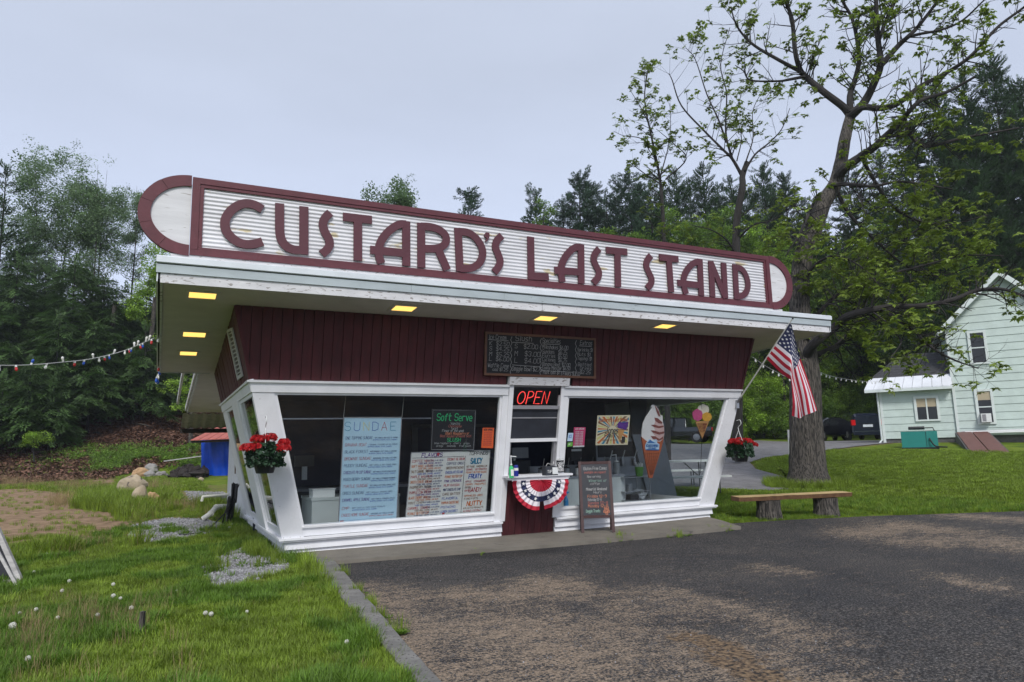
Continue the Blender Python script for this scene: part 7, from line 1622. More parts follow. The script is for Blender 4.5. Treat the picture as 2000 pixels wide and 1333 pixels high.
RR_ = [(1655,60,318,3.2,'dark pine just right of the big tree trunk'),(1715,60,292,3.4,'dark pine behind the long right limb'),(1768,47,232,3.6,'tall dark pine rising left of the mint house'),(1822,46,168,4.0,'very tall dark pine above the house wing'),(1878,46,142,4.2,'tallest dark pine above the mint house gable'),(1935,45,120,4.4,'broad dark pine right over the house roof'),(1990,46,150,4.4,'dark pine at the right edge of the picture'),(2050,46,170,4.2,'dark pine beyond the right edge'),(1855,50,230,3.6,'dark pine behind the tall pair over the house'),(1960,50,250,3.8,'dark pine filling in behind the gable')]
for i, (u, D, vt, r, lb) in enumerate(RR_): conifer(u, D, vt, r, 'pine', lb, 140+i, low=.06, dens=1.2, gap=.05)
MG = [(1292,57,395,5.5,560,'mid','leafy green tree below the leaning left branches'),(1398,57,408,6.0,600,'mid','leafy green tree around the second trunk'),(1462,57,470,4.7,640,'bright','yellow green tree left of the rounded sign end'),(1520,57,440,5.5,700,'mid','green maple between the two trunks'),(1612,57,500,5.7,720,'mid','green maple right behind the big trunk'),(1690,57,520,6.2,740,'bright','bright green maple above the parked cars'),(1758,57,490,6.2,760,'mid','green maple left of the mint house wing'),(1815,46,520,4.2,760,'mid','green maple over the house wing roof'),(1860,46,470,4.0,700,'bright','green maple behind the mint house wall')]
MG += [(1105,50,470,4.0,560,'mid','green leafy crown low behind the word Last'),(1165,50,452,4.2,580,'mid','green leafy crown behind the first blue green pine'),(1218,50,470,4.,600,'bright','green leafy crown under the pointed pine'),(1262,49,425,4.0,620,'mid','green leafy crown left of the leaning thin tree'),(1345,56,385,4.6,640,'mid','tall green crown between the two slender trees'),(1440,58,400,5.,700,'mid','tall green crown behind the second trunk'),(1500,56,420,5.6,700,'bright','yellow green crown above the rounded sign end'),(1560,58,470,5.4,760,'mid','green crown just left of the big trunk fork'),(1650,58,440,5.6,760,'mid','green crown in the gap right of the big trunk'),(1720,58,400,6.2,760,'mid','tall green crown below the long right limb'),(1790,50,400,5.6,760,'bright','yellow green crown left of the tall dark pine')]
for i, (u, D, vt, w, vl, kd, lb) in enumerate(MG): broadleaf(u, D, vt, w, kd, lb, 170+i, vlow=vl, n=620, limbs=12, sparse=-.02, cs=1.05)
SHB = [(1235,57,700,4.2),(1300,57,705,4.2),(1362,57,700,4.2),(1425,57,690,4.2),(1478,56,690,4.0),(1530,57,680,4.2),(1583,57,672,4.2),(1632,57,680,4.2),(1682,57,690,4.2),(1728,57,680,4.2),(1450,54,770,3.2),(1505,54,775,3.2),(1556,54,765,3.2),(1604,55,770,3.2),(1660,55,752,3.4),(1706,55,768,3.2),(1340,54,765,3.2),(1290,54,770,3.2),(1395,54,770,3.2)]
SL_ = ['tall green shrub seen through the window, behind the twist cone','tall green shrub seen through the window beside the twist cone','tall green shrub through the window behind the small cone sign','tall green shrub behind the right corner post','tall green shrub just right of the stand corner','tall green shrub behind the flagpole','tall green shrub behind the hanging flag','tall green shrub right of the big trunk','tall green shrub above the black car','tall green shrub between the van and the house','low green bush above the right flower basket','low green bush left of the big trunk','low green bush hidden by the big trunk','low green bush behind the black car hood','low bright yellow green bush between the two cars','low green bush behind the navy minivan','low bush seen through the window behind the pickup','low bush seen through the window left of the pickup','low bush seen behind the corner post by the pickup']
for i, ((u, D, vt, w), lb) in enumerate(zip(SHB, SL_)): broadleaf(u, D, vt, w, 'bright' if i in (4, 6, 10, 12, 14, 16) else 'mid', lb, 200+i, vlow=868, n=420 if i < 10 else 240, limbs=8, species='shrub', group='shrubs along the far side of the driveway', sparse=-.1, trunkr=.05)
# far wooded hillside closing the view behind everything
pts = []; R_ = random.Random(77)
for i in range(9000):
    u = R_.uniform(-300, 2300); D = R_.uniform(64, 86); p = at_d(u, 800, D); g = h(p[0], p[1]); zt2 = at_d(u, 620 if u < 480 else 560 if u < 1500 else 470, D)[2]
    z = g+R_.random()*max(1., zt2-g); pts.append((p[0], p[1], z, R_.uniform(-.8,.8), R_.uniform(-.8,.8), R_.uniform(0,6.28), R_.uniform(1.6,3.2)))
o = scatter('far_woods', S_CL, pts[:5200]); tag(o, 'mass of far off leafy woods on the hillside', kind='stuff')
o = scatter('far_woods', S_PI, pts[5200:]); tag(o, 'mass of far off dark pines on the hillside', kind='stuff')

# ---------------------------------------------------------------- the two near trees with half open leaves
ZF_ = lambda x, y: (1160+x/2.221, y/2.221); Z7 = lambda x, y: (1400+x/3.808, y/3.808); Z8 = lambda x, y: (1380+x/3.808, 300+y/3.808); Z5 = lambda x, y: (1640+x/3.175, 500+y/3.175)
def near_tree(T, limbs, D0, seed, dens, leafp, tl=(.45, 1.1)):
    R_ = random.Random(seed); ros = []
    for li, (pts, r0, r1, dz, dd, kk) in enumerate(limbs):
        n = len(pts); P_ = [at_d(u, v, D0+dz[0]+(dz[1]-dz[0])*i/(n-1)+.12*sin(i*2.1+li)) for i, (u, v) in enumerate(pts)]; P_ = bez(P_, 5); N_ = len(P_)
        rad = [r0+(r1-r0)*(i/(N_-1))**(.5 if r0 > .35 else .8) for i in range(N_)]; rad = [r*(1+.06*nz(i*.7, li, 1)) for i, r in enumerate(rad)]
        if r0 > .35:   # main trunk: measured girth, furrowed bark ridges
            P_ = bez([at_d(u, v, D0+dz[1]*i/(n-1)) for i, (u, v) in enumerate(pts)], 10); N_ = len(P_); RT = [.50,.46,.42,.40,.385,.355,.275,.245,.235,.23,.21,.185,.165,.15,.135]
            rad = [np.interp(i/(N_-1)*(n-1), range(n), RT) for i in range(N_)]; ns_ = 48; q = MB().tube(P_, rad, ns_)
            for i in range(N_):
                for k in range(ns_):
                    a = 2*pi*k/ns_; c = P_[i]; f = 1+.10*nz(cos(a)*1.3+5, sin(a)*1.3+i*.05, 1., 3)+.055*mnoise.noise(Vector((cos(a)*7, sin(a)*7, i*.22)))+.05*abs(mnoise.noise(Vector((cos(a)*15, sin(a)*15, i*.3))))
                    v_ = np.array(q.v[i*ns_+k]); q.v[i*ns_+k] = tuple(c+(v_-c)*f)
        else: q = MB().tube(P_, rad, 10 if r0 > .1 else 7)
        if dd > 0:
            Ls = sum(np.linalg.norm(P_[i+1]-P_[i]) for i in range(N_-1)); m_ = int(Ls*dens*dd*1.15)
            for k in range(m_):
                t = R_.uniform(.12, 1.)**.85; i = min(N_-2, int(t*(N_-1))); p = lerp(P_[i], P_[i+1], R_.random()); tg = P_[i+1]-P_[i]; tg /= np.linalg.norm(tg)+1e-9
                side = rv(); side -= tg*(side @ tg); side /= np.linalg.norm(side)+1e-9
                L = R_.uniform(*tl)*(1.1-.35*t); d = tg*.45+side*.9+up3*R_.uniform(-.1,.55); d /= np.linalg.norm(d)
                curl = rv()*.25+up3*.25*kk; p1 = p+d*L*.4; p2 = p1+(d+curl*.6)*L*.35; p3 = p2+(d*.7+curl*1.3)*L*.35; r_ = min(rad[i]*.4, .02)
                q.tube([p, p1, p2, p3], [r_, r_*.75, r_*.55, r_*.3], 4, cap=False)
                ends = [(p3, 1.)]
                for (bp, bd) in ((p1, d), (p2, d)):
                    for _ in range(R_.choice((0, 1, 2))):
                        s2 = rv(); dd2 = bd*.6+s2*.7+up3*.25; dd2 /= np.linalg.norm(dd2); l2 = L*R_.uniform(.25,.5); m1 = bp+dd2*l2*.5+rv()*.03; m2 = bp+dd2*l2+up3*.05; q.tube([bp, m1, m2], [r_*.5, r_*.35, r_*.2], 3, cap=False); ends.append((m2, .85))
                for e_, sc in ends:
                    if R_.random() < leafp(e_): 
                        ros.append((*e_, R_.uniform(-.5,.5), R_.uniform(-.5,.5), R_.uniform(0,6.28), sc*R_.uniform(.65,1.15)))
                        if R_.random() < .35: ros.append((*(e_+rv()*.14), R_.uniform(-.6,.6), R_.uniform(-.6,.6), R_.uniform(0,6.28), sc*R_.uniform(.5,.9)))
        q.build('limb' if li else 'trunk', 'bark' if r0 > .25 else 'bark_dark', T)
    scatter('crown', S_ROS, ros, T)
tb = hit(1580, 950); D0 = depth(tb[0], tb[1])
T = thing('big_tree', 'big rough barked tree with half open leaves beside the stand', 'tree', tb)
trunk = [(1582,956),(1579,930),(1576,880),(1573,820),(1573,740),(1568,690),(1563,620),(1562,552),(1572,488),(1590,447),(1607,400),(1632,358),(1643,312),(1652,263),(1662,225)]
# (points, radius start, end, depth start/end, twig density, upward curl)
LB = [(trunk, .40, .16, (0, .3), .25, .5),
 ([(1663,232),(1649,211),(1610,181),(1579,155),(1563,137),(1553,100),(1547,39),(1534,0),(1522,-60)], .12, .04, (.3, 0), 1., .6),
 ([(1563,140),(1513,113),(1473,89),(1447,63),(1434,39),(1428,15)], .06, .015, (.1, -.6), 1., .6),
 ([(1572,150),(1540,156),(1518,159),(1466,157),(1452,139),(1436,128)], .05, .012, (.1, 1.), .9, .4),
 ([(1663,232),(1660,189),(1670,157),(1678,118),(1673,73),(1663,34),(1644,0),(1630,-40)], .10, .03, (.3, .9), 1., .6),
 ([(1663,225),(1686,203),(1705,168),(1720,126),(1715,79),(1712,26),(1710,-40)], .14, .05, (.3, -.3), 1., .6),
 ([(1716,80),(1731,39),(1749,0),(1760,-40)], .06, .03, (0, .3), 1., .6),
 ([(1718,130),(1755,89),(1778,68),(1799,45),(1832,0),(1850,-40)], .09, .03, (0, -.8), 1., .5),
 ([(1775,72),(1800,66),(1840,58),(1880,40),(1925,-2)], .05, .02, (-.4, -1.4), 1., .5),
 ([(1660,228),(1684,210),(1715,212),(1749,205),(1776,186),(1799,168),(1853,140),(1898,108),(1948,54),(1998,16),(2040,-20)], .11, .025, (.2, -1.6), 1., .5),
 ([(1640,340),(1652,326),(1676,310),(1710,286),(1728,268),(1762,236),(1773,221),(1800,196),(1850,180),(1905,150)], .15, .03, (.1, -1.8), 1., .3),
 ([(1750,248),(1768,240),(1776,260),(1794,280),(1817,286),(1880,270),(1925,262),(1990,250)], .09, .02, (-.7, -1.6), 1.2, .2),
 ([(1600,382),(1586,405),(1575,428),(1560,460),(1535,500)], .07, .015, (-.1, -1.2), 1.2, .2),
 ([(1620,362),(1650,360),(1669,361),(1708,364),(1753,355),(1800,360),(1860,370)], .07, .02, (0, -1.6), 1.4, .1),
 ([(1570,712),(1580,684),(1600,662),(1632,638),(1655,618),(1690,608),(1740,600),(1800,598),(1860,586),(1908,568),(1955,565),(1993,576),(2030,590)], .15, .02, (0, -3.2), 1.3, -.1),
 ([(1578,695),(1605,690),(1640,672),(1665,640),(1678,620),(1700,560),(1740,500),(1790,450),(1850,430)], .10, .02, (.2, 1.2), 1.6, .1),
 ([(1720,602),(1779,642),(1816,676),(1860,702),(1911,720)], .06, .012, (-1.4, -3.0), 1.5, -.2),
 ([(1690,608),(1730,640),(1760,665),(1740,700)], .035, .01, (-1., -2.2), 1.5, -.3),
 ([(1680,300),(1700,340),(1740,400),(1790,430),(1850,440),(1930,420)], .07, .015, (.6, 1.6), 1.3, -.2),
 ([(1632,370),(1660,420),(1710,470),(1770,520),(1830,540),(1900,520)], .06, .015, (.3, .3), 1.2, -.3),
 ([(1565,560),(1590,520),(1630,500),(1680,520),(1720,560)], .05, .012, (.1, -1.6), 1.6, -.2),
 ([(1563,610),(1540,590),(1520,560),(1500,540)], .04, .01, (.1, .9), 1.5, 0.),
 ([(1568,660),(1610,600),(1660,560),(1720,540),(1800,520),(1880,500),(1960,500)], .07, .015, (.3, -.5), 1.3, -.1)]
near_tree(T, LB, D0, 5, 7.5, lambda p: (.35 if ((p[0]-CX)*_cy-(p[1]-CY)*_sy)/depth(p[0], p[1]) > .6 and p[2] < 5.8 else .8) if p[2] < 8.5 else .58)
# flared root collar
q = MB(); n = 26; prof = [(.74, -.15), (.63, .0), (.53, .14), (.47, .32), (.40, .6)]
for r, z in prof:
    for k in range(n): a = 2*pi*k/n; f = 1+(.16*nz(cos(a)*1.6, sin(a)*1.6, 1.4, 9)+.05*sin(a*7))*max(.15, 1-z); q.v.append((tb[0]+r*f*cos(a), tb[1]+r*f*sin(a), tb[2]+z))
for i in range(len(prof)-1):
    for k in range(n): q.f.append((i*n+k, i*n+(k+1) % n, (i+1)*n+(k+1) % n, (i+1)*n+k)); q.m.append(0)
q.build('root_flare', 'bark', T)
# sapling shoots by the trunk
s0 = hit(1538, 945); sh = thing('sapling', 'thin leafy sapling shoot beside the foot of the big trunk', 'sapling', s0); q = MB(); e_ = []
for (u, v) in ((1522, 912), (1528, 918), (1540, 925)):
    p = at_d(u, v, depth(*s0[:2])); q.tube(bez([s0, lerp(s0, p, .5)+up3*.05, p], 3), .012, 4); e_ += [(*p, .2, .1, 1., .8), (*lerp(s0, p, .8), -.2, .1, 3., .6)]
q.build('stem', 'twig', sh); scatter('leaves', S_ROS, e_, sh)
# second, slighter tree further back
t2 = at_d(1440, 900, 25.); t2[2] = h(t2[0], t2[1]); T = thing('slender_tree', 'slighter half leafed tree behind the right end of the sign', 'tree', t2)
def zf(*p): return [ZF_(*a) for a in p]
LB2 = [([(1441,900),(1440,700),(1439,560),(1438,494),(1439,431),(1450,366),(1450,345),(1459,318)], .2, .1, (0, 0), .2, .5),
 ([(1450,345)]+zf((600,690),(560,650),(480,570),(380,460),(340,350),(325,320)), .07, .012, (0, -.6), 1., .7),
 (zf((600,690),(575,600),(572,520),(575,400),(550,280),(590,120)), .05, .012, (0, .4), 1., .7),
 (zf((575,620),(540,520),(490,410),(440,260),(400,210)), .045, .01, (0, -.4), 1., .7),
 (zf((655,740),(700,670),(760,620),(815,560),(850,470)), .05, .01, (0, -.8), 1., .7),
 (zf((660,700),(690,600),(690,480),(740,380)), .03, .01, (0, .6), 1., .7),
 (zf((620,700),(640,600),(620,500),(640,400)), .025, .008, (0, -.5), 1., .7),
 ([(1440,500),(1420,470),(1390,450),(1350,440)], .05, .012, (0, -1.), 1.3, .2), ([(1440,470),(1470,440),(1510,430),(1540,400)], .05, .012, (0, -1.), 1.3, .2)]
near_tree(T, LB2, 25., 9, 4.4, lambda p: .72, (.5, 1.2))
t3 = at_d(1300, 900, 27.); t3[2] = h(t3[0], t3[1]); T = thing('slender_tree', 'thin leaning half leafed tree standing left of the second trunk', 'tree', t3)
LB3 = [([(1305,900),(1300,600),(1296,450),(1292,380),(1286,333),(1273,270),(1259,194),(1268,122)], .12, .015, (0, 0), 1., .7),
 (zf((270,720),(250,640),(200,600),(130,590),(85,570)), .035, .008, (0, -.5), 1., .5), (zf((255,580),(210,480),(150,380)), .03, .008, (0, -.5), 1., .6),
 (zf((310,780),(400,690),(340,620),(270,560)), .035, .01, (0, -.5), 1., .5), (zf((290,760),(330,600),(330,450)), .03, .008, (0, .5), 1., .6), (zf((290,800),(200,740),(150,700)), .03, .008, (0, .5), 1., .4)]
near_tree(T, LB3, 27., 13, 4.4, lambda p: .72, (.4, 1.0))
# ---------------------------------------------------------------- grass, weeds, stones, leaf litter
R8 = random.Random(31)
def src_tuft(name, mt, n=14, R=.045, H=.09, w=.006, bend=.5):
    q = MB()
    for i in range(n):
        a = R8.uniform(0, 6.28); r = R*sqrt(R8.random()); x, y = r*cos(a), r*sin(a); hh = H*R8.uniform(.55,1.2); b = bend*R8.uniform(.2,1.); da = a+R8.uniform(-1,1)
        dx, dy = cos(da), sin(da); sx, sy = -dy*w/2, dx*w/2
        p = [(x+sx, y+sy, -.01), (x-sx, y-sy, -.01), (x+dx*hh*b*.3-sx*.8, y+dy*hh*b*.3-sy*.8, hh*.6), (x+dx*hh*b*.3+sx*.8, y+dy*hh*b*.3+sy*.8, hh*.6), (x+dx*hh*b, y+dy*hh*b, hh)]
        q.add(p, [(0,1,2,3), (3,2,4)])
    return source(name, q, mt)
T_L = src_tuft('lush_grass_tuft', 'grass_lush', 16, .05, .085, .006, .7); T_G = src_tuft('grass_tuft', 'grass_blade', 15, .06, .075, .006, .8)
T_B = src_tuft('coarse_grass_tuft', 'grass_blade', 22, .10, .24, .009, .6); T_D = src_tuft('dry_grass_tuft', 'grass_dry', 9, .12, .28, .004, .5)
T_F = src_tuft('lawn_far_tuft', 'grass_blade', 20, .16, .09, .016, .8)
q = MB()
for i in range(7): a = i*.9; leafcard(q, (cos(a)*.012, sin(a)*.012, .005), (cos(a), sin(a), .55), (0,0,1), .11, .035)
T_W = source('weed_leaves', q, 'grass_lush')
q = MB().blob((0,0,0), (.018,.014,.010), 3, .3, 6, k=4); ST1 = source('gravel_stone', q, 'stone_grey')
q = MB(); leafcard(q, (0,0,.01), (1,0,.2), (0,0,1), .10, .075); leafcard(q, (0,0,.01), (-.6,.7,.3), (0,0,1), .07, .05); LF = source('dead_leaf', q, 'litter_leaf')
def inb(x, y):   # under buildings, lot, walk, drive
    if sdf(BLDG, x, y) < .0 or sdf(SLAB, x, y) < .03: return True
    if sdf(LOT, x, y) < -.02: return True
    return False
KL = [(.25,-.4),(.11,-2.6),(-.045,-5.05),(-.42,-11)]
def kerb_left(x, y):   # left of kerb?
    if y > -.4: return x < .25 or y > .1
    for (x1, y1), (x2, y2) in zip(KL, KL[1:]):
        if y2 <= y <= y1: return x < x1+(x2-x1)*(y-y1)/(y2-y1)-.01
    return False
G_ = {k: [] for k in ('L', 'G', 'B', 'D', 'F', 'W')}
def put(k, x, y, s, dz=0): G_[k].append((x, y, h(x, y)+dz, R8.uniform(-.15,.15), R8.uniform(-.15,.15), R8.uniform(0,6.28), s))
# left lawn near the camera and out to the rough
N_L = 0
for i in range(185000):
    a = R8.uniform(-48, 3); d = 2.2+13.5*R8.random()**.75; t = YAW+radians(a); x, y = CX+d*sin(t), CY+d*cos(t)
    if not kerb_left(x, y) or inb(x, y): continue
    dd = sdf(DIRT, x, y); g1 = min(sdf(GRAV1, x, y), sdf(GRAV2, x, y)); g2 = min(sdf(DIRT3, x, y), sdf(DIRT4, x, y))+.08*nz(x, y, 5)
    n1 = nz(x, y, .9, 5); n2 = nz(x, y, 2.7, 6); p = 1.
    if dd < .25*n2+.1: p = .05+.35*(n2 > .22)
    if g1 < .12*n2+.05: p = .02+.25*(n2 > .3)
    if g2 < 0: p = .12
    p *= .55 if d < 3.4 else 1
    if n1 < -.38: p *= .5
    if R8.random() > p*.62: continue
    dry = (x < -2.2 and y < -3.2 and n1 > -.15)
    k = 'L' if n1+n2*.4 > -.02 else 'G'
    if x < -1.2 and y < -2.2:   # drier, thinner corner with last year's stalks
        if nz(x, y, 1.2, 21) > .02 and R8.random() < .55: continue
        if R8.random() < .035: put('D', x, y, R8.uniform(.25,.75))
    elif R8.random() < .006: put('D', x, y, R8.uniform(.2,.45))
    if R8.random() < .02: put('W', x, y, R8.uniform(.3,.7))
    put(k, x, y, R8.uniform(.65,1.15)*(1.25 if n2 > .25 else 1)); N_L += 1
# strip hugging the kerb and walls: longer weeds
for (x1, y1), (x2, y2), m_, sc in (((.25,-.4),(.11,-2.6),120,.8), ((.11,-2.6),(-.045,-5.05),90,.5), ((-.045,-5.05),(-.3,-8),60,.5), ((-.1,.1),(-.1,4.2),130,.7), ((-.25,.3),(-.3,4.),90,.7)):
    for i in range(m_):
        t = R8.random(); x, y = x1+(x2-x1)*t-R8.uniform(0,.1), y1+(y2-y1)*t; put('B' if R8.random() < .5 else 'W', x, y, sc*R8.uniform(.5,1.1))
for i in range(380):   # weeds beside the gravel at the corner and by the hose
    x = R8.gauss(-.35, .35); y = R8.uniform(-.7, 4.6)
    if x < .02 and nz(x, y, 1.3, 8) > -.12: put('W' if R8.random() < .7 else 'B', x, y, R8.uniform(.5,.95))
# rough grass round the dirt, in clumps
for i in range(74000):
    a = R8.uniform(-48, -4); d = R8.uniform(11.5, 37); t = YAW+radians(a); x, y = CX+d*sin(t), CY+d*cos(t)
    if inb(x, y) or x > -.05: continue
    dd = min(sdf(DIRT, x, y), sdf(DIRT2, x, y)); g1 = min(sdf(GRAV1, x, y), sdf(GRAV3, x, y)); n2 = nz(x, y, 1.6, 6); n3 = nz(x, y, .5, 7)
    if g1 < .35: 
        if g1 < .1 or R8.random() > .3: continue
        put('L', x, y, R8.uniform(.5,.8)); continue
    if dd < .3*n2:
        if n2 < .2 or R8.random() > .22: continue
        put('G', x, y, R8.uniform(.6,1.4)); continue
    if R8.random() > min(1, (20/d))*.75+.1: continue
    mown = d > 27.5+2*n3
    if mown: put('F', x, y, R8.uniform(.8,1.3)); continue
    if d < 15 and dd > 1.2: continue
    k = 'D' if (n3 > .2 and R8.random() < .25) or R8.random() < .05 else ('B' if n2 > .08 else 'G')
    put(k, x, y, R8.uniform(.55,1.2)*(1.15 if n2 > .2 else .8))
for i in range(420):   # tall tan clumps before the boulders
    c_ = R8.choice(((130,955),(165,950),(300,955),(60,950),(118,985),(20,948))); p_ = hit(c_[0]+R8.gauss(0,22), c_[1]+R8.gauss(0,5)); put('D', p_[0], p_[1], R8.uniform(.7,1.5))
for i in range(1500):
    p_ = hit(R8.gauss(200,48), R8.gauss(990,11)); 
    if sdf(DIRT, *p_[:2]) > -.3: put('B', p_[0], p_[1], R8.uniform(.8,1.5))
# dry patches in the near lawn, lower left
for i in range(150):
    c_ = R8.choice(((60,1235),(45,1270),(175,1215),(260,1225),(120,1180),(130,1250),(20,1220))); p_ = hit(c_[0]+R8.gauss(0,22), c_[1]+R8.gauss(0,14)); put('D', p_[0], p_[1], R8.uniform(.3,.7))
# right side: verge round the bench and tree, then the mown lawn
for i in range(60000):
    a = R8.uniform(8, 40); d = R8.uniform(11.5, 33); t = YAW+radians(a); x, y = CX+d*sin(t), CY+d*cos(t)
    if inb(x, y) or sdf(DRIVE, x, y) < .12 or (x < 7.75 and y > -.1): continue
    if sdl(PATH, x, y) < .3 and R8.random() < .8: continue
    if sdf(LOT, x, y) < .25*nz(x, y, 2, 3)+.12 and R8.random() < .75: continue
    p_ = min(1, (15/d)**1.1)
    if R8.random() > p_: continue
    if d < 17.5: put('G' if R8.random() < .7 else 'L', x, y, R8.uniform(.5,.8) if 7.9 < x < 10.6 and y < 0 else R8.uniform(.7,1.35))
    else: put('F', x, y, R8.uniform(.6,.95))
for i in range(420):   # longer grass round trunk and bench logs
    c_ = tuple(tb[:2]); r_ = .75; a = R8.uniform(0,6.28); rr_ = r_*R8.uniform(.85,1.5); put('B', c_[0]+rr_*cos(a), c_[1]+rr_*sin(a), R8.uniform(.6,1.1))
for (u, v, n_, s_) in ((1210,1053,9,.5),(1225,1052,8,.45),(1328,1047,10,.5),(1320,1048,7,.5),(1175,1058,5,.4),(720,1190,14,.5),(745,1215,10,.5),(700,1168,10,.45),(775,1245,14,.6),(665,1130,12,.5),(795,1290,8,.4),(1420,1036,20,.4),(1390,1032,14,.4),(940,1085,5,.3),(640,1112,8,.4)):   # weeds in the cracks
    for i in range(n_): p_ = on_z(u+R8.gauss(0,7), v+R8.gauss(0,2), .06); put('W' if R8.random() < .5 else 'B', p_[0], p_[1], s_*R8.uniform(.5,1.1), .012)
for k, src, nm, lb in (('L', T_L, 'lawn_grass', 'lush short green grass in the foreground lawn'), ('G', T_G, 'lawn_grass', 'paler short grass mixed through the lawns'), ('B', T_B, 'rough_grass', 'longer coarse green grass tufts'), ('D', T_D, 'dry_grass', 'tan dry grass stalks in tufts'), ('F', T_F, 'mown_grass', 'mown grass of the farther lawns'), ('W', T_W, 'weeds', 'broad leaved weeds along walls and cracks')):
    o = scatter(nm, src, G_[k]); tag(o, lb, kind='stuff')
pts = []
for poly, n_ in ((GRAV1, 5200), (GRAV2, 3600), (GRAV3, 1500)):
    xs = [p[0] for p in poly]; ys = [p[1] for p in poly]; k = 0
    while k < n_:
        x, y = R8.uniform(min(xs), max(xs)), R8.uniform(min(ys), max(ys)); sd_ = sdf(poly, x, y)
        if sd_ < .1*nz(x, y, 3, 1)+.03 and (sd_ < -.1 or R8.random() < .6) and sdf(BLDG, x, y) > 0: pts.append((x, y, h(x, y)+.006, R8.uniform(0,6), R8.uniform(0,6), R8.uniform(0,6), R8.uniform(.6,1.7))); k += 1
        elif sd_ > .5: continue
o = scatter('gravel', ST1, pts); tag(o, 'loose grey crushed stone in patches beside the stand', kind='stuff')
pts = []
for i in range(52000):
    a = R8.uniform(-40, 0); d = R8.uniform(37.5, 56); t = YAW+radians(a); x, y = CX+d*sin(t), CY+d*cos(t)
    if d < 42 and nz(x, y, .22, 3) < -.25+.1*R8.random(): continue
    if R8.random() < (1 if d > 39 else .35): pts.append((x, y, h(x, y)+.02, R8.uniform(-.6,.6), R8.uniform(-.6,.6), R8.uniform(0,6.28), R8.uniform(1.,2.2)))
o = scatter('leaf_litter', LF, pts); tag(o, 'brown fallen leaves covering the wooded bank', kind='stuff')
pts = []
for i in range(1500):   # green weeds growing over the foot of the bank
    u, v = R8.gauss(250, 75), R8.gauss(898, 13); p_ = hit(u, v)
    if u < 395 and nz(p_[0], p_[1], .3, 11) > -.1: pts.append((p_[0], p_[1], h(p_[0], p_[1])+.1, R8.uniform(-.5,.5), R8.uniform(-.5,.5), R8.uniform(0,6.28), R8.uniform(.35,.8)))
o = scatter('undergrowth', S_CL, pts); tag(o, 'low green undergrowth at the foot of the bank', kind='stuff')
# scattered stones and crumbs on the asphalt
pts = []
for i in range(2600):
    x, y = R8.uniform(-.2, 13), R8.uniform(-9.5, -1.3)
    if sdf(LOT, x, y) < -.05 and wear(x, y)[0] > R8.uniform(.1, 1.0): pts.append((x, y, h(x, y)+.014, R8.uniform(0,6), R8.uniform(0,6), R8.uniform(0,6), R8.uniform(.12,.42)))
o = scatter('loose_grit', ST1, pts); tag(o, 'loose grit scattered on the asphalt', kind='stuff')
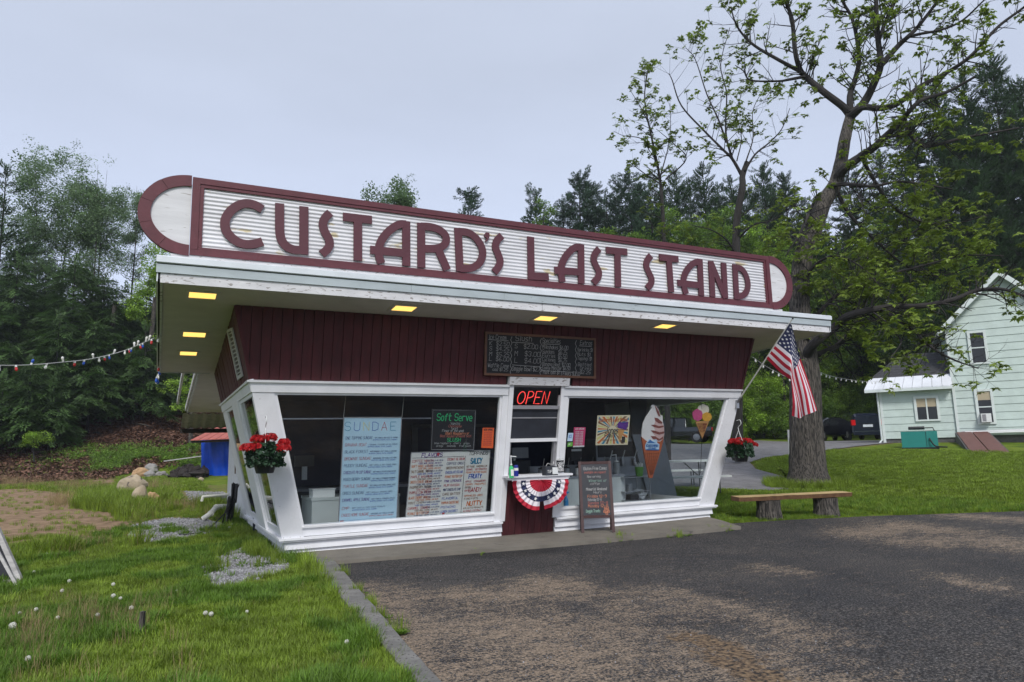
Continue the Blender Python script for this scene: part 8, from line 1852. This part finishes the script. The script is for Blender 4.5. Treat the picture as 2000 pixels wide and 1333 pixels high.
# dandelions gone to seed
DL = [(24,1232,1.5,'largest fluffy dandelion head low at the left edge'),(221,1146,1,'dandelion head on a tall stem above the stake, upper one'),(221,1170,1.1,'dandelion head just below the tall one left of the stake'),(135,1139,1,'dandelion head on a curved stem in the left lawn'),(66,1120,.9,'dandelion head nearest the leaning sign'),(121,1159,.9,'small dandelion head left of centre in the dry grass'),(70,1198,.9,'dandelion head above the largest one'),(190,1209,.8,'dandelion head just left of the wooden stake'),(256,1195,1,'cluster dandelion head above the wooden stake'),(401,1206,1,'left one of the dandelion pair in the middle lawn'),(412,1208,1,'right one of the dandelion pair in the middle lawn'),(345,1160,.7,'tiny dandelion head near the bare soil'),(92,1082,.8,'dandelion head at the edge of the dirt'),(235,1175,.8,'small dandelion head right of the tall pair'),(482,1203,.7,'small lone dandelion head right of the pair'),(448,1030,.9,'dandelion head beside the hose coil'),(452,1024,.9,'upper dandelion head beside the hose coil'),(462,1040,.8,'lower dandelion head by the white skirting'),(54,1300,1,'dandelion head in the lower left corner grass'),(677,1266,.8,'dandelion head close to the kerb'),(112,1215,.8,'dandelion head among the dry stalks'),(38,1205,.7,'small dandelion head above the left edge one')]
q = MB()
for i in range(46):
    z = 1-2*(i+.5)/46; r = sqrt(1-z*z); a = i*2.4; d = np.array([r*cos(a), r*sin(a), z]); s_ = np.cross(d, (0.3,.2,1)); s_ /= np.linalg.norm(s_); t_ = np.cross(d, s_); c = d*.02
    q.add([d*.003, c+s_*.004, c+t_*.004], [(0,1,2)]); q.add([c+s_*.006, c+t_*.006, c-s_*.006, c-t_*.006], [(0,1,2,3)])
hd = None
for (u, v, s_, lb) in DL:
    g = hit(u, v+11); T = thing('dandelion', lb, 'dandelion', g, 'dandelions gone to seed in the grass'); hh = (.13+.03*R8.random())*1.
    dgr = depth(g[0], g[1]); top = at_d(u, v, dgr); top[2] = max(top[2], g[2]+.08); MB().tube(bez([g, lerp(g, top, .5)+(R8.uniform(-.01,.01), 0, 0), top], 3), .0025, 4).build('stem', 'stem_tan', T)
    if hd is None:
        me = bpy.data.meshes.new('seed_head'); me.from_pydata([tuple(p) for p in q.v], [], q.f); me.materials.append(MATS['seed_fluff']); hd = me
    o = bpy.data.objects.new('seed_head', hd); COL.objects.link(o); o.parent = T; o.location = Vector(tuple(top-g)); sc = s_*.95; o.scale = (sc, sc, sc)
# ---------------------------------------------------------------- damp air: far trees fade a little
hz = bpy.data.materials.new('damp_air'); hz.use_nodes = True; n_ = hz.node_tree; n_.nodes.clear()
pv = n_.nodes.new('ShaderNodeVolumePrincipled'); pv.inputs['Color'].default_value = (.86, .9, 1, 1); pv.inputs['Density'].default_value = .0005; pv.inputs['Anisotropy'].default_value = .2
oo = n_.nodes.new('ShaderNodeOutputMaterial'); n_.links.new(pv.outputs[0], oo.inputs['Volume']); MATS['damp_air'] = hz
o = MB().box(CX-340, CX+340, CY-340, CY+340, -1.2, 52).build('haze', 'damp_air', None, loc=(CX, CY, 0)); tag(o, 'thin damp haze over the whole place', kind='stuff')
S.cycles.volume_bounces = 0
